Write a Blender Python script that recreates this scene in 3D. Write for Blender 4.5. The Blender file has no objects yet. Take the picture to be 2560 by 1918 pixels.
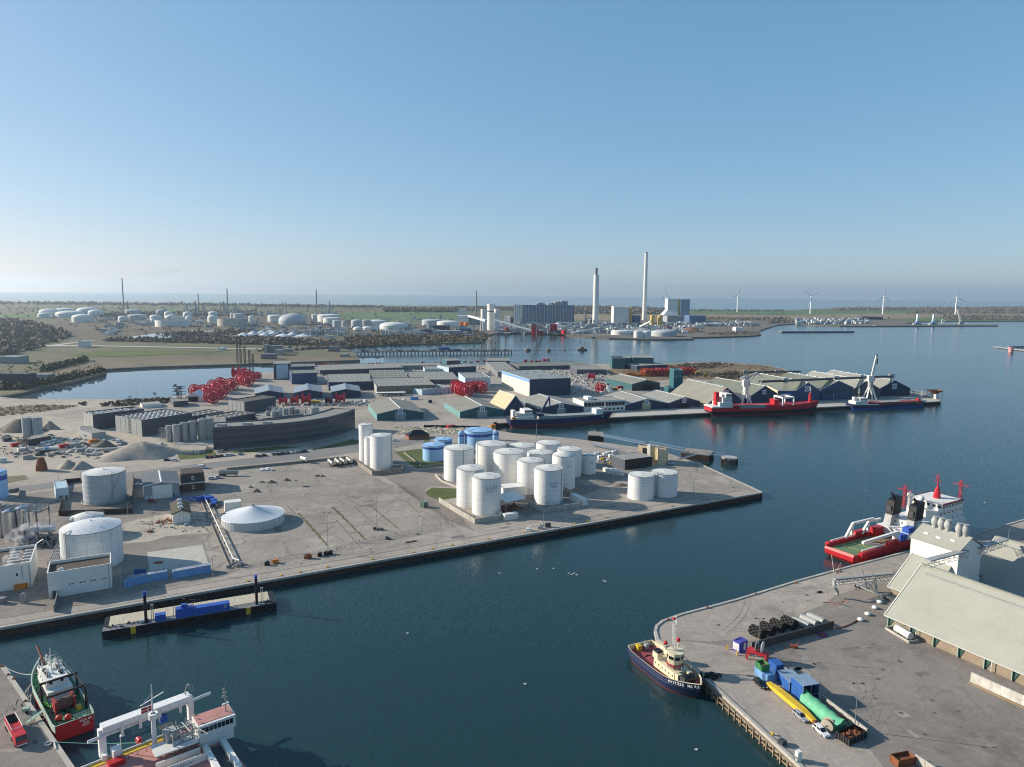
import bpy,math,random
from mathutils import Vector,Matrix
rnd=random.Random(11)
SC=bpy.context.scene
COL=SC.collection
R_=math.radians
PI=math.pi
# ------------------------------------------------------------------ camera
CAM_H,FOC,PITCH,ROLL=110.0,1775.0,R_(7.35),R_(0.54)
PW,PH=2560.0,1918.0
_f=Vector((0,math.cos(PITCH),-math.sin(PITCH)))
_r0=Vector((1,0,0));_u0=_r0.cross(_f)
CR=_r0*math.cos(ROLL)+_u0*math.sin(ROLL)
CU=-_r0*math.sin(ROLL)+_u0*math.cos(ROLL)
cam_d=bpy.data.cameras.new("camera")
cam=bpy.data.objects.new("camera",cam_d);COL.objects.link(cam)
cam_d.sensor_width=36.0;cam_d.lens=36.0*FOC/PW
cam_d.clip_start=1.0;cam_d.clip_end=80000.0
mw=Matrix((CR,CU,-_f)).transposed().to_4x4();mw.translation=(0,0,CAM_H)
cam.matrix_world=mw
SC.camera=cam
# ------------------------------------------------------------------ sky and sun
SUN_EL,SUN_AZ=R_(22.5),R_(168.0) # azimuth: counter-clockwise from +X
world=bpy.data.worlds.new("World");SC.world=world;world.use_nodes=True
wn=world.node_tree
sky=wn.nodes.new("ShaderNodeTexSky");sky.sky_type='NISHITA';sky.sun_disc=False
sky.sun_elevation=SUN_EL;sky.sun_rotation=PI/2-SUN_AZ
sky.air_density=1.0;sky.dust_density=1.7;sky.ozone_density=4.5;sky.altitude=1200
bg=wn.nodes["Background"];bg.inputs[1].default_value=0.105
def grade(src,col):
 x=wn.nodes.new("ShaderNodeMix");x.data_type='RGBA';x.blend_type='MULTIPLY';x.inputs[0].default_value=1.0
 x.clamp_result=False;x.inputs[7].default_value=(*col,1);wn.links.new(src,x.inputs[6]);return x.outputs[2]
sep=wn.nodes.new("ShaderNodeSeparateColor");cmb=wn.nodes.new("ShaderNodeCombineColor") # softer contrast and white balance of the whole sky
wn.links.new(grade(sky.outputs[0],(.150,.160,.178)),sep.inputs[0])
for i,(ex,gn) in enumerate(((.778,5.15),(.577,4.66),(.475,4.68))):
 pw=wn.nodes.new("ShaderNodeMath");pw.operation='POWER';pw.inputs[1].default_value=ex;wn.links.new(sep.outputs[i],pw.inputs[0])
 ml=wn.nodes.new("ShaderNodeMath");ml.operation='MULTIPLY';ml.inputs[1].default_value=gn;wn.links.new(pw.outputs[0],ml.inputs[0]);wn.links.new(ml.outputs[0],cmb.inputs[i])
wn.links.new(cmb.outputs[0],bg.inputs[0])
sun_d=bpy.data.lights.new("sun",'SUN');sun_d.energy=4.8;sun_d.angle=R_(0.55);sun_d.color=(1.0,0.895,0.765)
sun=bpy.data.objects.new("sun",sun_d);COL.objects.link(sun)
sd=Vector((math.cos(SUN_AZ)*math.cos(SUN_EL),math.sin(SUN_AZ)*math.cos(SUN_EL),math.sin(SUN_EL)))
sun.rotation_euler=sd.to_track_quat('Z','Y').to_euler();sun.location=sd*500
SC.view_settings.view_transform='Standard';SC.view_settings.look='None'
SC.view_settings.gamma=1.0;SC.view_settings.exposure=0.62
SC.view_settings.use_curve_mapping=False
SC.render.engine='CYCLES'
SC.cycles.use_denoising=True;SC.cycles.filter_width=1.1
SC.cycles.max_bounces=6;SC.cycles.volume_bounces=1;SC.cycles.diffuse_bounces=3;SC.cycles.glossy_bounces=3
SC.cycles.transparent_max_bounces=8;SC.cycles.caustics_reflective=False;SC.cycles.caustics_refractive=False
# ------------------------------------------------------------------ layout: photograph pixel -> point on a level plane
def G(x,y,z=0.0):
 d=_f+CR*((x-PW/2)/FOC)+CU*((PH/2-y)/FOC)
 t=(z-CAM_H)/d.z
 return Vector((d.x*t,d.y*t,z))
def PX(p):
 v=Vector(p)-Vector((0,0,CAM_H));d=v.dot(_f)
 return PW/2+FOC*v.dot(CR)/d,PH/2-FOC*v.dot(CU)/d
def HT(p,y):
 """height above p's plane at which the vertical through p reaches image row y"""
 a,b=-20.0,600.0
 for _ in range(48):
  m=(a+b)/2
  if PX((p[0],p[1],m))[1]>y:a=m
  else:b=m
 return (a+b)/2
def SZ(p,px):
 """metres covered by px pixels at point p"""
 v=Vector(p)-Vector((0,0,CAM_H));return px*v.dot(_f)/FOC
def frame(a,b,z=0.0):
 A,B=G(*a,z),G(*b,z);d=B-A
 return A,math.atan2(d.y,d.x),d.length
# ------------------------------------------------------------------ materials
def lin(h):
 if not isinstance(h,str):return tuple(h)
 h=h.lstrip('#');o=[]
 for i in (0,2,4):
  c=int(h[i:i+2],16)/255.0
  o.append(c/12.92 if c<=0.04045 else ((c+0.055)/1.055)**2.4)
 return tuple(o)
MATS={}
def mat(name,col,rough=.65,metal=0.,var=.12,scale=.35,bump=0.,streak=0.,dirt=None,spec=.35,fine=6.0):
 if name in MATS:return MATS[name]
 m=bpy.data.materials.new(name);m.use_nodes=True;MATS[name]=m
 n,l=m.node_tree.nodes,m.node_tree.links
 b=n["Principled BSDF"];c=lin(col)
 b.inputs["Roughness"].default_value=rough;b.inputs["Metallic"].default_value=metal
 b.inputs["Specular IOR Level"].default_value=spec
 tc=n.new("ShaderNodeTexCoord");oi=n.new("ShaderNodeObjectInfo")
 mu=n.new("ShaderNodeMath");mu.operation='MULTIPLY';mu.inputs[1].default_value=173.0
 l.new(oi.outputs["Random"],mu.inputs[0])
 ad=n.new("ShaderNodeVectorMath");ad.operation='ADD'
 l.new(tc.outputs["Object"],ad.inputs[0]);l.new(mu.outputs[0],ad.inputs[1])
 def noise(sc,det=4,vec=ad.outputs[0]):
  t=n.new("ShaderNodeTexNoise");t.inputs["Scale"].default_value=sc;t.inputs["Detail"].default_value=det
  t.inputs["Roughness"].default_value=.62
  l.new(vec,t.inputs["Vector"]);return t.outputs["Fac"]
 def mix(f,A,B):
  x=n.new("ShaderNodeMix");x.data_type='RGBA'
  l.new(f,x.inputs[0])
  for s,q in ((6,A),(7,B)):
   if isinstance(q,tuple):x.inputs[s].default_value=(*q,1)
   else:l.new(q,x.inputs[s])
  return x.outputs[2]
 def ramp(f,lo,hi):
  r=n.new("ShaderNodeMapRange");r.inputs[1].default_value=lo;r.inputs[2].default_value=hi
  l.new(f,r.inputs[0]);return r.outputs[0]
 dk=tuple(max(0,x*(1-var)) for x in c);lt=tuple(min(.95,x*(1+var)) for x in c)
 out=mix(ramp(noise(scale),.3,.7),dk,lt)
 if fine:
  f2=noise(fine,3)
  dk2=lin(dirt) if dirt else tuple(x*.72 for x in c)
  mm=n.new("ShaderNodeMath");mm.operation='MULTIPLY';mm.inputs[1].default_value=.35+var
  l.new(ramp(f2,.52,.8),mm.inputs[0]);out=mix(mm.outputs[0],out,dk2)
 if streak:
  mp=n.new("ShaderNodeMapping");mp.inputs["Scale"].default_value=(1,1,.05)
  l.new(ad.outputs[0],mp.inputs[0])
  mm=n.new("ShaderNodeMath");mm.operation='MULTIPLY';mm.inputs[1].default_value=streak
  l.new(ramp(noise(1.3,5,mp.outputs[0]),.48,.75),mm.inputs[0])
  out=mix(mm.outputs[0],out,lin(dirt) if dirt else tuple(x*.5 for x in c))
 l.new(out,b.inputs["Base Color"])
 if bump:
  bp=n.new("ShaderNodeBump");bp.inputs["Strength"].default_value=bump;bp.inputs["Distance"].default_value=.1
  l.new(noise(fine or 3.0,4),bp.inputs["Height"]);l.new(bp.outputs[0],b.inputs["Normal"])
 return m
def ground_mat(name,c1,c2,c3,big=.012,mid=.09,fine=1.2,cracks=0.,crack_scale=.08,rough=.9,stripes=None,patch=.55):
 m=bpy.data.materials.new(name);m.use_nodes=True;MATS[name]=m
 n,l=m.node_tree.nodes,m.node_tree.links
 b=n["Principled BSDF"];b.inputs["Roughness"].default_value=rough;b.inputs["Specular IOR Level"].default_value=.2
 tc=n.new("ShaderNodeTexCoord")
 def noise(sc,det=5,ro=.6,vec=None):
  t=n.new("ShaderNodeTexNoise");t.inputs["Scale"].default_value=sc;t.inputs["Detail"].default_value=det
  t.inputs["Roughness"].default_value=ro;l.new(vec or tc.outputs["Object"],t.inputs["Vector"]);return t
 def rng(f,lo,hi,a=0.,z=1.):
  r=n.new("ShaderNodeMapRange");r.inputs[1].default_value=lo;r.inputs[2].default_value=hi
  r.inputs[3].default_value=a;r.inputs[4].default_value=z;l.new(f,r.inputs[0]);return r.outputs[0]
 def mix(f,A,B):
  x=n.new("ShaderNodeMix");x.data_type='RGBA';l.new(f,x.inputs[0])
  for s,q in ((6,A),(7,B)):
   if isinstance(q,tuple):x.inputs[s].default_value=(*q,1)
   else:l.new(q,x.inputs[s])
  return x.outputs[2]
 o=mix(rng(noise(big,6,.6).outputs[0],.35,.65),lin(c1),lin(c2))
 o=mix(rng(noise(mid,7,.68).outputs[0],patch,.74),o,lin(c3))
 mp=n.new("ShaderNodeMapping");mp.inputs["Rotation"].default_value=(0,0,.6);mp.inputs["Scale"].default_value=(1,.12,1)
 l.new(tc.outputs["Object"],mp.inputs[0])
 o=mix(rng(noise(mid*3,5,.7,mp.outputs[0]).outputs[0],.5,.85,0,.45),o,tuple(x*.72 for x in lin(c1)))
 o=mix(rng(noise(mid*.45,6,.72).outputs[0],.52,.66,0,.55),o,tuple(x*.62 for x in lin(c1)))
 o=mix(rng(noise(mid*1.7,6,.75).outputs[0],.56,.72,0,.6),o,tuple(min(.9,x*1.32) for x in lin(c2)))
 o=mix(rng(noise(fine,4,.7).outputs[0],.45,.8,0,.6),o,tuple(x*.6 for x in lin(c1)))
 o=mix(rng(noise(fine*.27,4,.7).outputs[0],.5,.8,0,.4),o,tuple(min(.9,x*1.3) for x in lin(c2)))
 if cracks:
  v=n.new("ShaderNodeTexVoronoi");v.feature='DISTANCE_TO_EDGE';v.inputs["Scale"].default_value=crack_scale
  nz=noise(.3,4);ms=n.new("ShaderNodeVectorMath");ms.operation='MULTIPLY_ADD';ms.inputs[1].default_value=(6,6,0)
  l.new(nz.outputs["Color"],ms.inputs[0]);l.new(tc.outputs["Object"],ms.inputs[2]);l.new(ms.outputs[0],v.inputs["Vector"])
  o=mix(rng(v.outputs["Distance"],.0,.022,cracks,0),o,tuple(x*.4 for x in lin(c1)))
 if stripes:
  ang,per,ca,cb,amt=stripes
  mp2=n.new("ShaderNodeMapping");mp2.inputs["Rotation"].default_value=(0,0,ang)
  l.new(tc.outputs["Object"],mp2.inputs[0])
  w=n.new("ShaderNodeTexWave");w.inputs["Scale"].default_value=per;w.inputs["Distortion"].default_value=1.5
  w.inputs["Detail"].default_value=3;l.new(mp2.outputs[0],w.inputs["Vector"])
  o=mix(rng(w.outputs["Fac"],.4,.9,0,amt),o,lin(ca))
 l.new(o,b.inputs["Base Color"])
 bp=n.new("ShaderNodeBump");bp.inputs["Strength"].default_value=.35;bp.inputs["Distance"].default_value=.15
 l.new(noise(fine,5,.7).outputs[0],bp.inputs["Height"]);l.new(bp.outputs[0],b.inputs["Normal"])
 return m
# ------------------------------------------------------------------ mesh builder
class MB:
 def __init__(s):s.v=[];s.f=[]
 def add(s,vs,fs):
  o=len(s.v);s.v.extend([tuple(p) for p in vs]);s.f.extend([tuple(i+o for i in q) for q in fs]);return s
 def box(s,x0,x1,y0,y1,z0,z1):
  return s.add([(x0,y0,z0),(x1,y0,z0),(x1,y1,z0),(x0,y1,z0),(x0,y0,z1),(x1,y0,z1),(x1,y1,z1),(x0,y1,z1)],
 [(0,3,2,1),(4,5,6,7),(0,1,5,4),(1,2,6,5),(2,3,7,6),(3,0,4,7)])
 def cbox(s,cx,cy,z0,w,d,h,rz=0.):
  c,k=math.cos(rz),math.sin(rz);vs=[]
  for z in (z0,z0+h):
   for px,py in ((-w/2,-d/2),(w/2,-d/2),(w/2,d/2),(-w/2,d/2)):
    vs.append((cx+px*c-py*k,cy+px*k+py*c,z))
  return s.add(vs,[(0,3,2,1),(4,5,6,7),(0,1,5,4),(1,2,6,5),(2,3,7,6),(3,0,4,7)])
 def prism(s,pts,z0,z1,top=True,bottom=True):
  n=len(pts)
  a=sum(pts[i][0]*pts[(i+1)%n][1]-pts[(i+1)%n][0]*pts[i][1] for i in range(n))
  if a<0:pts=list(reversed(pts))
  vs=[(p[0],p[1],z0) for p in pts]+[(p[0],p[1],z1) for p in pts]
  fs=[(i,(i+1)%n,n+(i+1)%n,n+i) for i in range(n)]
  if top:fs.append(tuple(range(n,2*n)))
  if bottom:fs.append(tuple(reversed(range(n))))
  return s.add(vs,fs)
 def flat(s,pts,z):
  n=len(pts)
  a=sum(pts[i][0]*pts[(i+1)%n][1]-pts[(i+1)%n][0]*pts[i][1] for i in range(n))
  if a<0:pts=list(reversed(pts))
  return s.add([(p[0],p[1],z) for p in pts],[tuple(range(n))])
 def lathe(s,x,y,prof,n=20,caps=True):
  vs=[];fs=[]
  for r,z in prof:
   for i in range(n):
    a=2*PI*i/n;vs.append((x+r*math.cos(a),y+r*math.sin(a),z))
  for k in range(len(prof)-1):
   for i in range(n):
    j=(i+1)%n;fs.append((k*n+i,k*n+j,(k+1)*n+j,(k+1)*n+i))
  if caps:
   fs.append(tuple(reversed(range(n))));fs.append(tuple(range((len(prof)-1)*n,len(prof)*n)))
  return s.add(vs,fs)
 def cyl(s,x,y,z0,z1,r0,r1=None,n=16):return s.lathe(x,y,[(r0,z0),(r0 if r1 is None else r1,z1)],n)
 def tube(s,p,q,r,n=6,r2=None):
  p,q=Vector(p),Vector(q);d=q-p
  if d.length<1e-6:return s
  d.normalize();u=d.orthogonal().normalized();w=d.cross(u);vs=[]
  for c,rr in ((p,r),(q,r if r2 is None else r2)):
   for i in range(n):
    a=2*PI*i/n+PI/n;vs.append(c+(u*math.cos(a)+w*math.sin(a))*rr)
  return s.add(vs,[(i,(i+1)%n,n+(i+1)%n,n+i) for i in range(n)]+[tuple(reversed(range(n))),tuple(range(n,2*n))])
 def path(s,pts,r,n=5):
  for a,b in zip(pts[:-1],pts[1:]):s.tube(a,b,r,n)
  return s
 def bar(s,p,q,w,h,up=(0,0,1)):
  p,q=Vector(p),Vector(q);d=(q-p).normalized();u=Vector(up)
  sd_=d.cross(u)
  if sd_.length<1e-4:sd_=d.cross(Vector((0,1,0)))
  sd_.normalize();up2=sd_.cross(d);vs=[]
  for c in (p,q):
   for a,b in ((-1,-1),(1,-1),(1,1),(-1,1)):vs.append(c+sd_*(a*w/2)+up2*(b*h/2))
  return s.add(vs,[(0,3,2,1),(4,5,6,7),(0,1,5,4),(1,2,6,5),(2,3,7,6),(3,0,4,7)])
 def quad(s,a,b,c,d):return s.add([a,b,c,d],[(0,1,2,3)])
 def plate(s,pts,t,nrm=(0,0,1)):
  """a flat polygon given thickness t along -nrm"""
  nn=Vector(nrm).normalized();n=len(pts);P0=[Vector(p) for p in pts]
  vs=P0+[p-nn*t for p in P0]
  return s.add(vs,[tuple(range(n)),tuple(reversed(range(n,2*n)))]+[(i,n+i,n+(i+1)%n,(i+1)%n) for i in range(n)])
 def ball(s,c,r,n=10,m=6,sz=1.):
  vs=[];fs=[]
  for k in range(1,m):
   t=PI*k/m
   for i in range(n):
    a=2*PI*i/n;vs.append((c[0]+r*math.sin(t)*math.cos(a),c[1]+r*math.sin(t)*math.sin(a),c[2]+r*sz*math.cos(t)))
  vs+=[(c[0],c[1],c[2]+r*sz),(c[0],c[1],c[2]-r*sz)];T,B=(m-1)*n,(m-1)*n+1
  for i in range(n):
   j=(i+1)%n;fs.append((T,i,j));fs.append((B,(m-2)*n+j,(m-2)*n+i))
   for k in range(m-2):fs.append((k*n+i,(k+1)*n+i,(k+1)*n+j,k*n+j))
  return s.add(vs,fs)
 def ring(s,c,R,r,n=24,k=4,axis='z',a0=0.,a1=2*PI):
  full=abs(a1-a0-2*PI)<1e-6;vs=[];fs=[]
  steps=n if full else n+1
  for i in range(steps):
   a=a0+(a1-a0)*i/n
   for j in range(k):
    b=2*PI*j/k;q=R+r*math.cos(b);h=r*math.sin(b)
    p=(q*math.cos(a),q*math.sin(a),h)
    if axis=='x':p=(p[2],p[0],p[1])
    elif axis=='y':p=(p[0],p[2],p[1])
    vs.append((c[0]+p[0],c[1]+p[1],c[2]+p[2]))
  for i in range(n):
   i2=(i+1)%steps
   for j in range(k):fs.append((i*k+j,i2*k+j,i2*k+(j+1)%k,i*k+(j+1)%k))
  return s.add(vs,fs)
 def rot(s,M):
  s.v=[tuple(M@Vector(p)) for p in s.v];return s
 def mesh(s,name,smooth=False):
  me=bpy.data.meshes.new(name);me.from_pydata(s.v,[],s.f);me.update()
  if smooth:
   me.polygons.foreach_set('use_smooth',[True]*len(me.polygons));me.set_sharp_from_angle(angle=R_(38))
  return me
 def build(s,name,m,parent=None,smooth=False,loc=None):
  me=s.mesh(name,smooth);me.materials.append(m)
  o=bpy.data.objects.new(name,me);COL.objects.link(o)
  if parent is not None:o.parent=parent
  if loc is not None:o.location=loc
  return o
def tag(o,label=None,cat=None,group=None,kind=None):
 if label:o['label']=label
 if cat:o['category']=cat
 if group:o['group']=group
 if kind:o['kind']=kind
 return o
def thing(name,label,cat,loc=(0,0,0),rz=0.,group=None):
 o=bpy.data.objects.new(name,None);COL.objects.link(o)
 o.location=loc;o.rotation_euler=(0,0,rz);o.empty_display_size=.5
 return tag(o,label,cat,group)
def struct(name,mb,m,kind='structure'):
 return tag(mb.build(name,m),kind=kind)
def inst(o,name,loc,parent=None,rz=0.,scale=None):
 """another object on o's mesh"""
 c=bpy.data.objects.new(name,o.data);COL.objects.link(c);c.location=loc;c.rotation_euler=(0,0,rz)
 if scale:c.scale=scale
 c.parent=parent if parent is not None else o.parent
 return c
CHILD={}
def kids(o):return list(o.children)
def dup(o,loc,rz,label,group=None,scale=1.):
 def cp(a,par):
  c=a.copy();COL.objects.link(c);c.parent=par
  for k in kids(a):cp(k,c)
  return c
 r=cp(o,None);r.location=loc;r.rotation_euler=(0,0,rz);r.scale=(scale,)*3
 r['label']=label
 if group:r['group']=group
 return r
def text(s,size,m,parent,loc,rot,name='lettering',depth=.01,align='CENTER',bold=0.):
 c=bpy.data.curves.new(name,'FONT');c.body=s;c.size=size;c.align_x=align;c.align_y='CENTER';c.extrude=depth;c.offset=bold
 c.materials.append(m);o=bpy.data.objects.new(name,c);COL.objects.link(o)
 o.parent=parent;o.location=loc;o.rotation_euler=rot
 return o
NUM=['first','second','third','fourth','fifth','sixth','seventh','eighth','ninth','tenth','eleventh','twelfth','thirteenth','fourteenth','fifteenth','sixteenth','seventeenth','eighteenth','nineteenth','twentieth']
def jag(pts,step,amp,rng=rnd,closed=True):
 """resample a ground outline with a ragged edge"""
 out=[];n=len(pts)
 for i in range(n if closed else n-1):
  a,b=Vector(pts[i][:2]),Vector(pts[(i+1)%n][:2]);L=(b-a).length;k=max(1,min(60,int(L/step)));d=(b-a)/max(L,1e-6)
  for j in range(k):
   p=a+(b-a)*(j/k);o=rng.uniform(-amp,amp) if j else 0
   out.append((p.x-d.y*o,p.y+d.x*o))
 return out
def GP(pts,z=0.):return [tuple(G(x,y,z)[:2]) for x,y in pts]
WZ=-3.0
# ------------------------------------------------------------------ water
def water_mat(name,deep,rough,amp,scale,streak=.5):
 m=bpy.data.materials.new(name);m.use_nodes=True;MATS[name]=m
 n,l=m.node_tree.nodes,m.node_tree.links;b=n["Principled BSDF"]
 b.inputs["IOR"].default_value=1.33;b.inputs["Specular IOR Level"].default_value=.5
 tc=n.new("ShaderNodeTexCoord")
 mp=n.new("ShaderNodeMapping");mp.inputs["Rotation"].default_value=(0,0,.5);mp.inputs["Scale"].default_value=(1,.55,1)
 l.new(tc.outputs["Object"],mp.inputs[0])
 def noise(sc,det,ro=.6,vec=mp.outputs[0]):
  t=n.new("ShaderNodeTexNoise");t.inputs["Scale"].default_value=sc;t.inputs["Detail"].default_value=det;t.inputs["Roughness"].default_value=ro
  l.new(vec,t.inputs["Vector"]);return t.outputs["Fac"]
 mp2=n.new("ShaderNodeMapping");mp2.inputs["Rotation"].default_value=(0,0,-.15);mp2.inputs["Scale"].default_value=(.35,1,1)
 l.new(tc.outputs["Object"],mp2.inputs[0])
 patch=noise(.006,5,.6,mp2.outputs[0])
 r=n.new("ShaderNodeMapRange");r.inputs[1].default_value=.35;r.inputs[2].default_value=.68
 r.inputs[3].default_value=1-streak*.55;r.inputs[4].default_value=1+streak*.25;l.new(patch,r.inputs[0])
 def vnoise(sc,det):
  t=n.new("ShaderNodeTexNoise");t.inputs["Scale"].default_value=sc;t.inputs["Detail"].default_value=det;t.inputs["Roughness"].default_value=.65
  l.new(mp.outputs[0],t.inputs["Vector"]);u=n.new("ShaderNodeVectorMath");u.operation='SUBTRACT';u.inputs[1].default_value=(.5,.5,.5);l.new(t.outputs["Color"],u.inputs[0]);return u.outputs[0]
 sm=n.new("ShaderNodeVectorMath");sm.operation='ADD';l.new(vnoise(scale,3),sm.inputs[0]);l.new(vnoise(scale*5,2),sm.inputs[1])
 sc_=n.new("ShaderNodeVectorMath");sc_.operation='SCALE';l.new(sm.outputs[0],sc_.inputs[0])
 s2=n.new("ShaderNodeMath");s2.operation='MULTIPLY';s2.inputs[0].default_value=amp;l.new(r.outputs[0],s2.inputs[1]);l.new(s2.outputs[0],sc_.inputs["Scale"])
 fl=n.new("ShaderNodeVectorMath");fl.operation='MULTIPLY_ADD';fl.inputs[1].default_value=(1,1,0);fl.inputs[2].default_value=(0,0,1);l.new(sc_.outputs[0],fl.inputs[0])
 nm=n.new("ShaderNodeVectorMath");nm.operation='NORMALIZE';l.new(fl.outputs[0],nm.inputs[0]);l.new(nm.outputs[0],b.inputs["Normal"])
 x=n.new("ShaderNodeMix");x.data_type='RGBA';l.new(noise(.003,3),x.inputs[0])
 x.inputs[6].default_value=(*[c*.8 for c in deep],1);x.inputs[7].default_value=(*[c*1.15 for c in deep],1)
 l.new(x.outputs[2],b.inputs["Base Color"]);b.inputs["Roughness"].default_value=rough
 return m
W_SEA=water_mat("sea_water",(.013,.040,.045),.14,.28,1.3,.9)
W_BASIN=water_mat("basin_water",(.06,.095,.115),.03,.015,.3,.3)
W_POND=water_mat("pond_water",(.05,.08,.1),.05,.06,.3,.2)
N_=96
struct("sea",MB().flat([(20000*math.cos(2*PI*i/N_),20000*math.sin(2*PI*i/N_)) for i in range(N_)],WZ),W_SEA)
# ------------------------------------------------------------------ air
hz=MB().box(-20600,20600,-20500,20600,-8.0,330).build("haze",None)
hz.data.materials.clear()
hm=bpy.data.materials.new("air");hm.use_nodes=True
hm.node_tree.nodes.remove(hm.node_tree.nodes["Principled BSDF"])
pv=hm.node_tree.nodes.new("ShaderNodeVolumePrincipled");pv.inputs["Color"].default_value=(.72,.87,1.,1)
pv.inputs["Density"].default_value=4.2e-5;pv.inputs["Anisotropy"].default_value=.62
hm.node_tree.links.new(pv.outputs[0],hm.node_tree.nodes["Material Output"].inputs["Volume"])
hz.data.materials.append(hm);hz['kind']='stuff'
# ------------------------------------------------------------------ ground materials
ASPH=ground_mat("quay_asphalt","958d83","aba195","7e7870",mid=.06,fine=1.1,cracks=.25,crack_scale=.035)
ASPH_D=ground_mat("dark_asphalt","7f7871","8f877d","6a645e",mid=.06,fine=1.3,cracks=.25,crack_scale=.04)
ROAD=ground_mat("road_asphalt","7a7876","86837f","6e6c69",mid=.05,fine=1.5)
YARD=ground_mat("yard_concrete","857f76","9f978c","b0a99e",mid=.045,fine=.9,cracks=.5,crack_scale=.045,patch=.5)
SLAB=ground_mat("slab_concrete","b5b3a8","bdbab0","9c988c",mid=.12,fine=1.0,stripes=(-.2,.35,"8d8a7d","8d8a7d",.35))
SAND=ground_mat("gravel_ground","a39a8c","b3a999","8e8678",mid=.05,fine=.8)
GRASS=ground_mat("short_grass","4f5a32","5d663b","6f6a48",mid=.08,fine=1.2)
ROUGH=ground_mat("rough_grass","6d6451","7a705a","5a5643",mid=.05,fine=.5)
HEATH=ground_mat("dry_heath","746550","87765c","584e3d",mid=.03,fine=.35)
FIELD_G=ground_mat("green_field","556b45","5e734a","667050",big=.003,mid=.01,fine=.1)
FIELD_B=ground_mat("brown_field","83765f","8c7f68","776b58",big=.003,mid=.01,fine=.1)
FARLAND=ground_mat("far_land","5f6149","6f6a54","4f5340",big=.0022,mid=.006,fine=.05)
INDUS=ground_mat("works_ground","6b665f","7a746b","57534c",big=.006,mid=.02,fine=.15)
CONC=mat("concrete","a9a59b",.85,var=.15,scale=.25,streak=.45,dirt="6f6a60",fine=1.5)
CONC_D=mat("old_concrete","8b867c",.9,var=.2,scale=.3,streak=.5,dirt="57534b",fine=1.5)
PILE=mat("rusty_sheet_pile","4a3a31",.85,var=.35,scale=.5,streak=.6,dirt="2a2622",fine=2.)
ROCK=mat("shore_rock","6b655b",.95,var=.4,scale=.2,fine=.9,bump=.5)
# ------------------------------------------------------------------ land outlines (photograph pixels at quay level)
FRONT=[(-420,1644),(1906,1231)]
M_T=FRONT+[(1741,1155.6),(1640,1124),(1430,1096),(1367,1090.5),(1283,1083),(1240,1076),(1234,1059),(1529,1043.6),
 (2352,1003.5),(2348,996),(2310,984),(2264,976),(2180,962),(2090,950),(1998,936),(1958,922),(1920,913.5),(1850,908),(1772,904.5),(1720,906),(1686,908),(1376,911),
 (1160,913),(960,914),(870,920),(700,927),(640,934),(600,944),(540,955),(475,985),(428,993),(315,998.6),(200,997),(46,997),(0,992),(-60,990),(-900,1010),(-1500,1300)]
N_T=[(-60,992),(0,991),(58,981),(121,964),(174,955),(240,939),(266,930),(257,923),(380,916.5),(639,909),(900,900),(894,891),(886,883),(870,874),(845,868),(889,864.5),
 (987,860),(1132,857),(1207,854),(1222,838),(1236,833.5),(1279,832),(1326,832),(1392,835),(1422,838.5),(1465,841.5),(1523,845),(1636,848),(1735,847),(1728,843.5),(1800,841.5),(1880,839),(1903,836),
 (1890,830),(1912,822),(1943,812),(1985,809),(2040,812.5),(2100,815),(2160,815.6),(2494,814.2),(2494,811.5),(2260,810.5),(2300,804),(2400,803),(2560,802),(3300,806),(3300,776),
 (2560,766.5),(2086,770.5),(1960,776),(1720,774),(1560,768),(1440,766),(1000,764),(640,760.5),(300,757),(0,755),(-900,750),(-1500,790),(-900,1000)]
R_T=[(1638,1578),(1641,1566),(1656,1553.5),(1705,1536),(1841,1500),(1990,1454),(2127,1416),(2420,1340),(2560,1300),(2960,1186),(3900,1190),(3900,2150),(2177,2120),(2003,1917),(1818,1746),(1676,1619),(1643,1598)]
B_T=[(8,1666),(179,1918),(302,2099),(-700,2100),(-700,1720),(-200,1690)]
def land(name,pts,m,wall,z=0.,drop=-6.5,skirt=True):
 g=GP(pts)
 struct(name,MB().flat(g,z),m)
 if skirt:struct(wall[0],MB().prism(g,drop,z-.01,top=False,bottom=False),wall[1])
land("quay_ground",M_T,ASPH,("quay_wall",CONC_D))
land("far_shore_ground",N_T,FARLAND,("rocky_shore",ROCK),z=-.3)
land("right_quay_ground",R_T,ASPH,("right_quay_wall",CONC_D))
land("left_quay_ground",B_T,ASPH_D,("left_quay_wall",CONC_D))
# corrugated sheet piling with a concrete cope along the long quay
def sheet_pile(name,pts,m,z0=-6.,z1=-.55,pitch=1.4,dep=.38):
 b=MB();prof=[]
 for a,c in zip(pts[:-1],pts[1:]):
  a,c=Vector(a),Vector(c);L=(c-a).length;d=(c-a)/L;nrm=Vector((d.y,-d.x));k=int(L/pitch)
  for i in range(k):
   for u,o in ((0,.06),(.25,dep),(.5,dep),(.75,.06)):
    p=a+d*((i+u)*pitch)+nrm*o;prof.append((p.x,p.y))
  p=c+nrm*.06;prof.append((p.x,p.y))
 vs=[(x,y,z0) for x,y in prof]+[(x,y,z1) for x,y in prof];n=len(prof)
 b.add(vs,[(i,i+1,n+i+1,n+i) for i in range(n-1)])
 return struct(name,b,m)
sheet_pile("sheet_piling",GP([(-420,1644),(1906,1231)]),PILE)
sheet_pile("end_sheet_piling",GP([(1906,1231),(1741,1155.6)]),PILE)
sheet_pile("basin_sheet_piling",GP([(1234,1059),(1529,1043.6),(2352,1003.5)]),PILE,pitch=2.)
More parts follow.
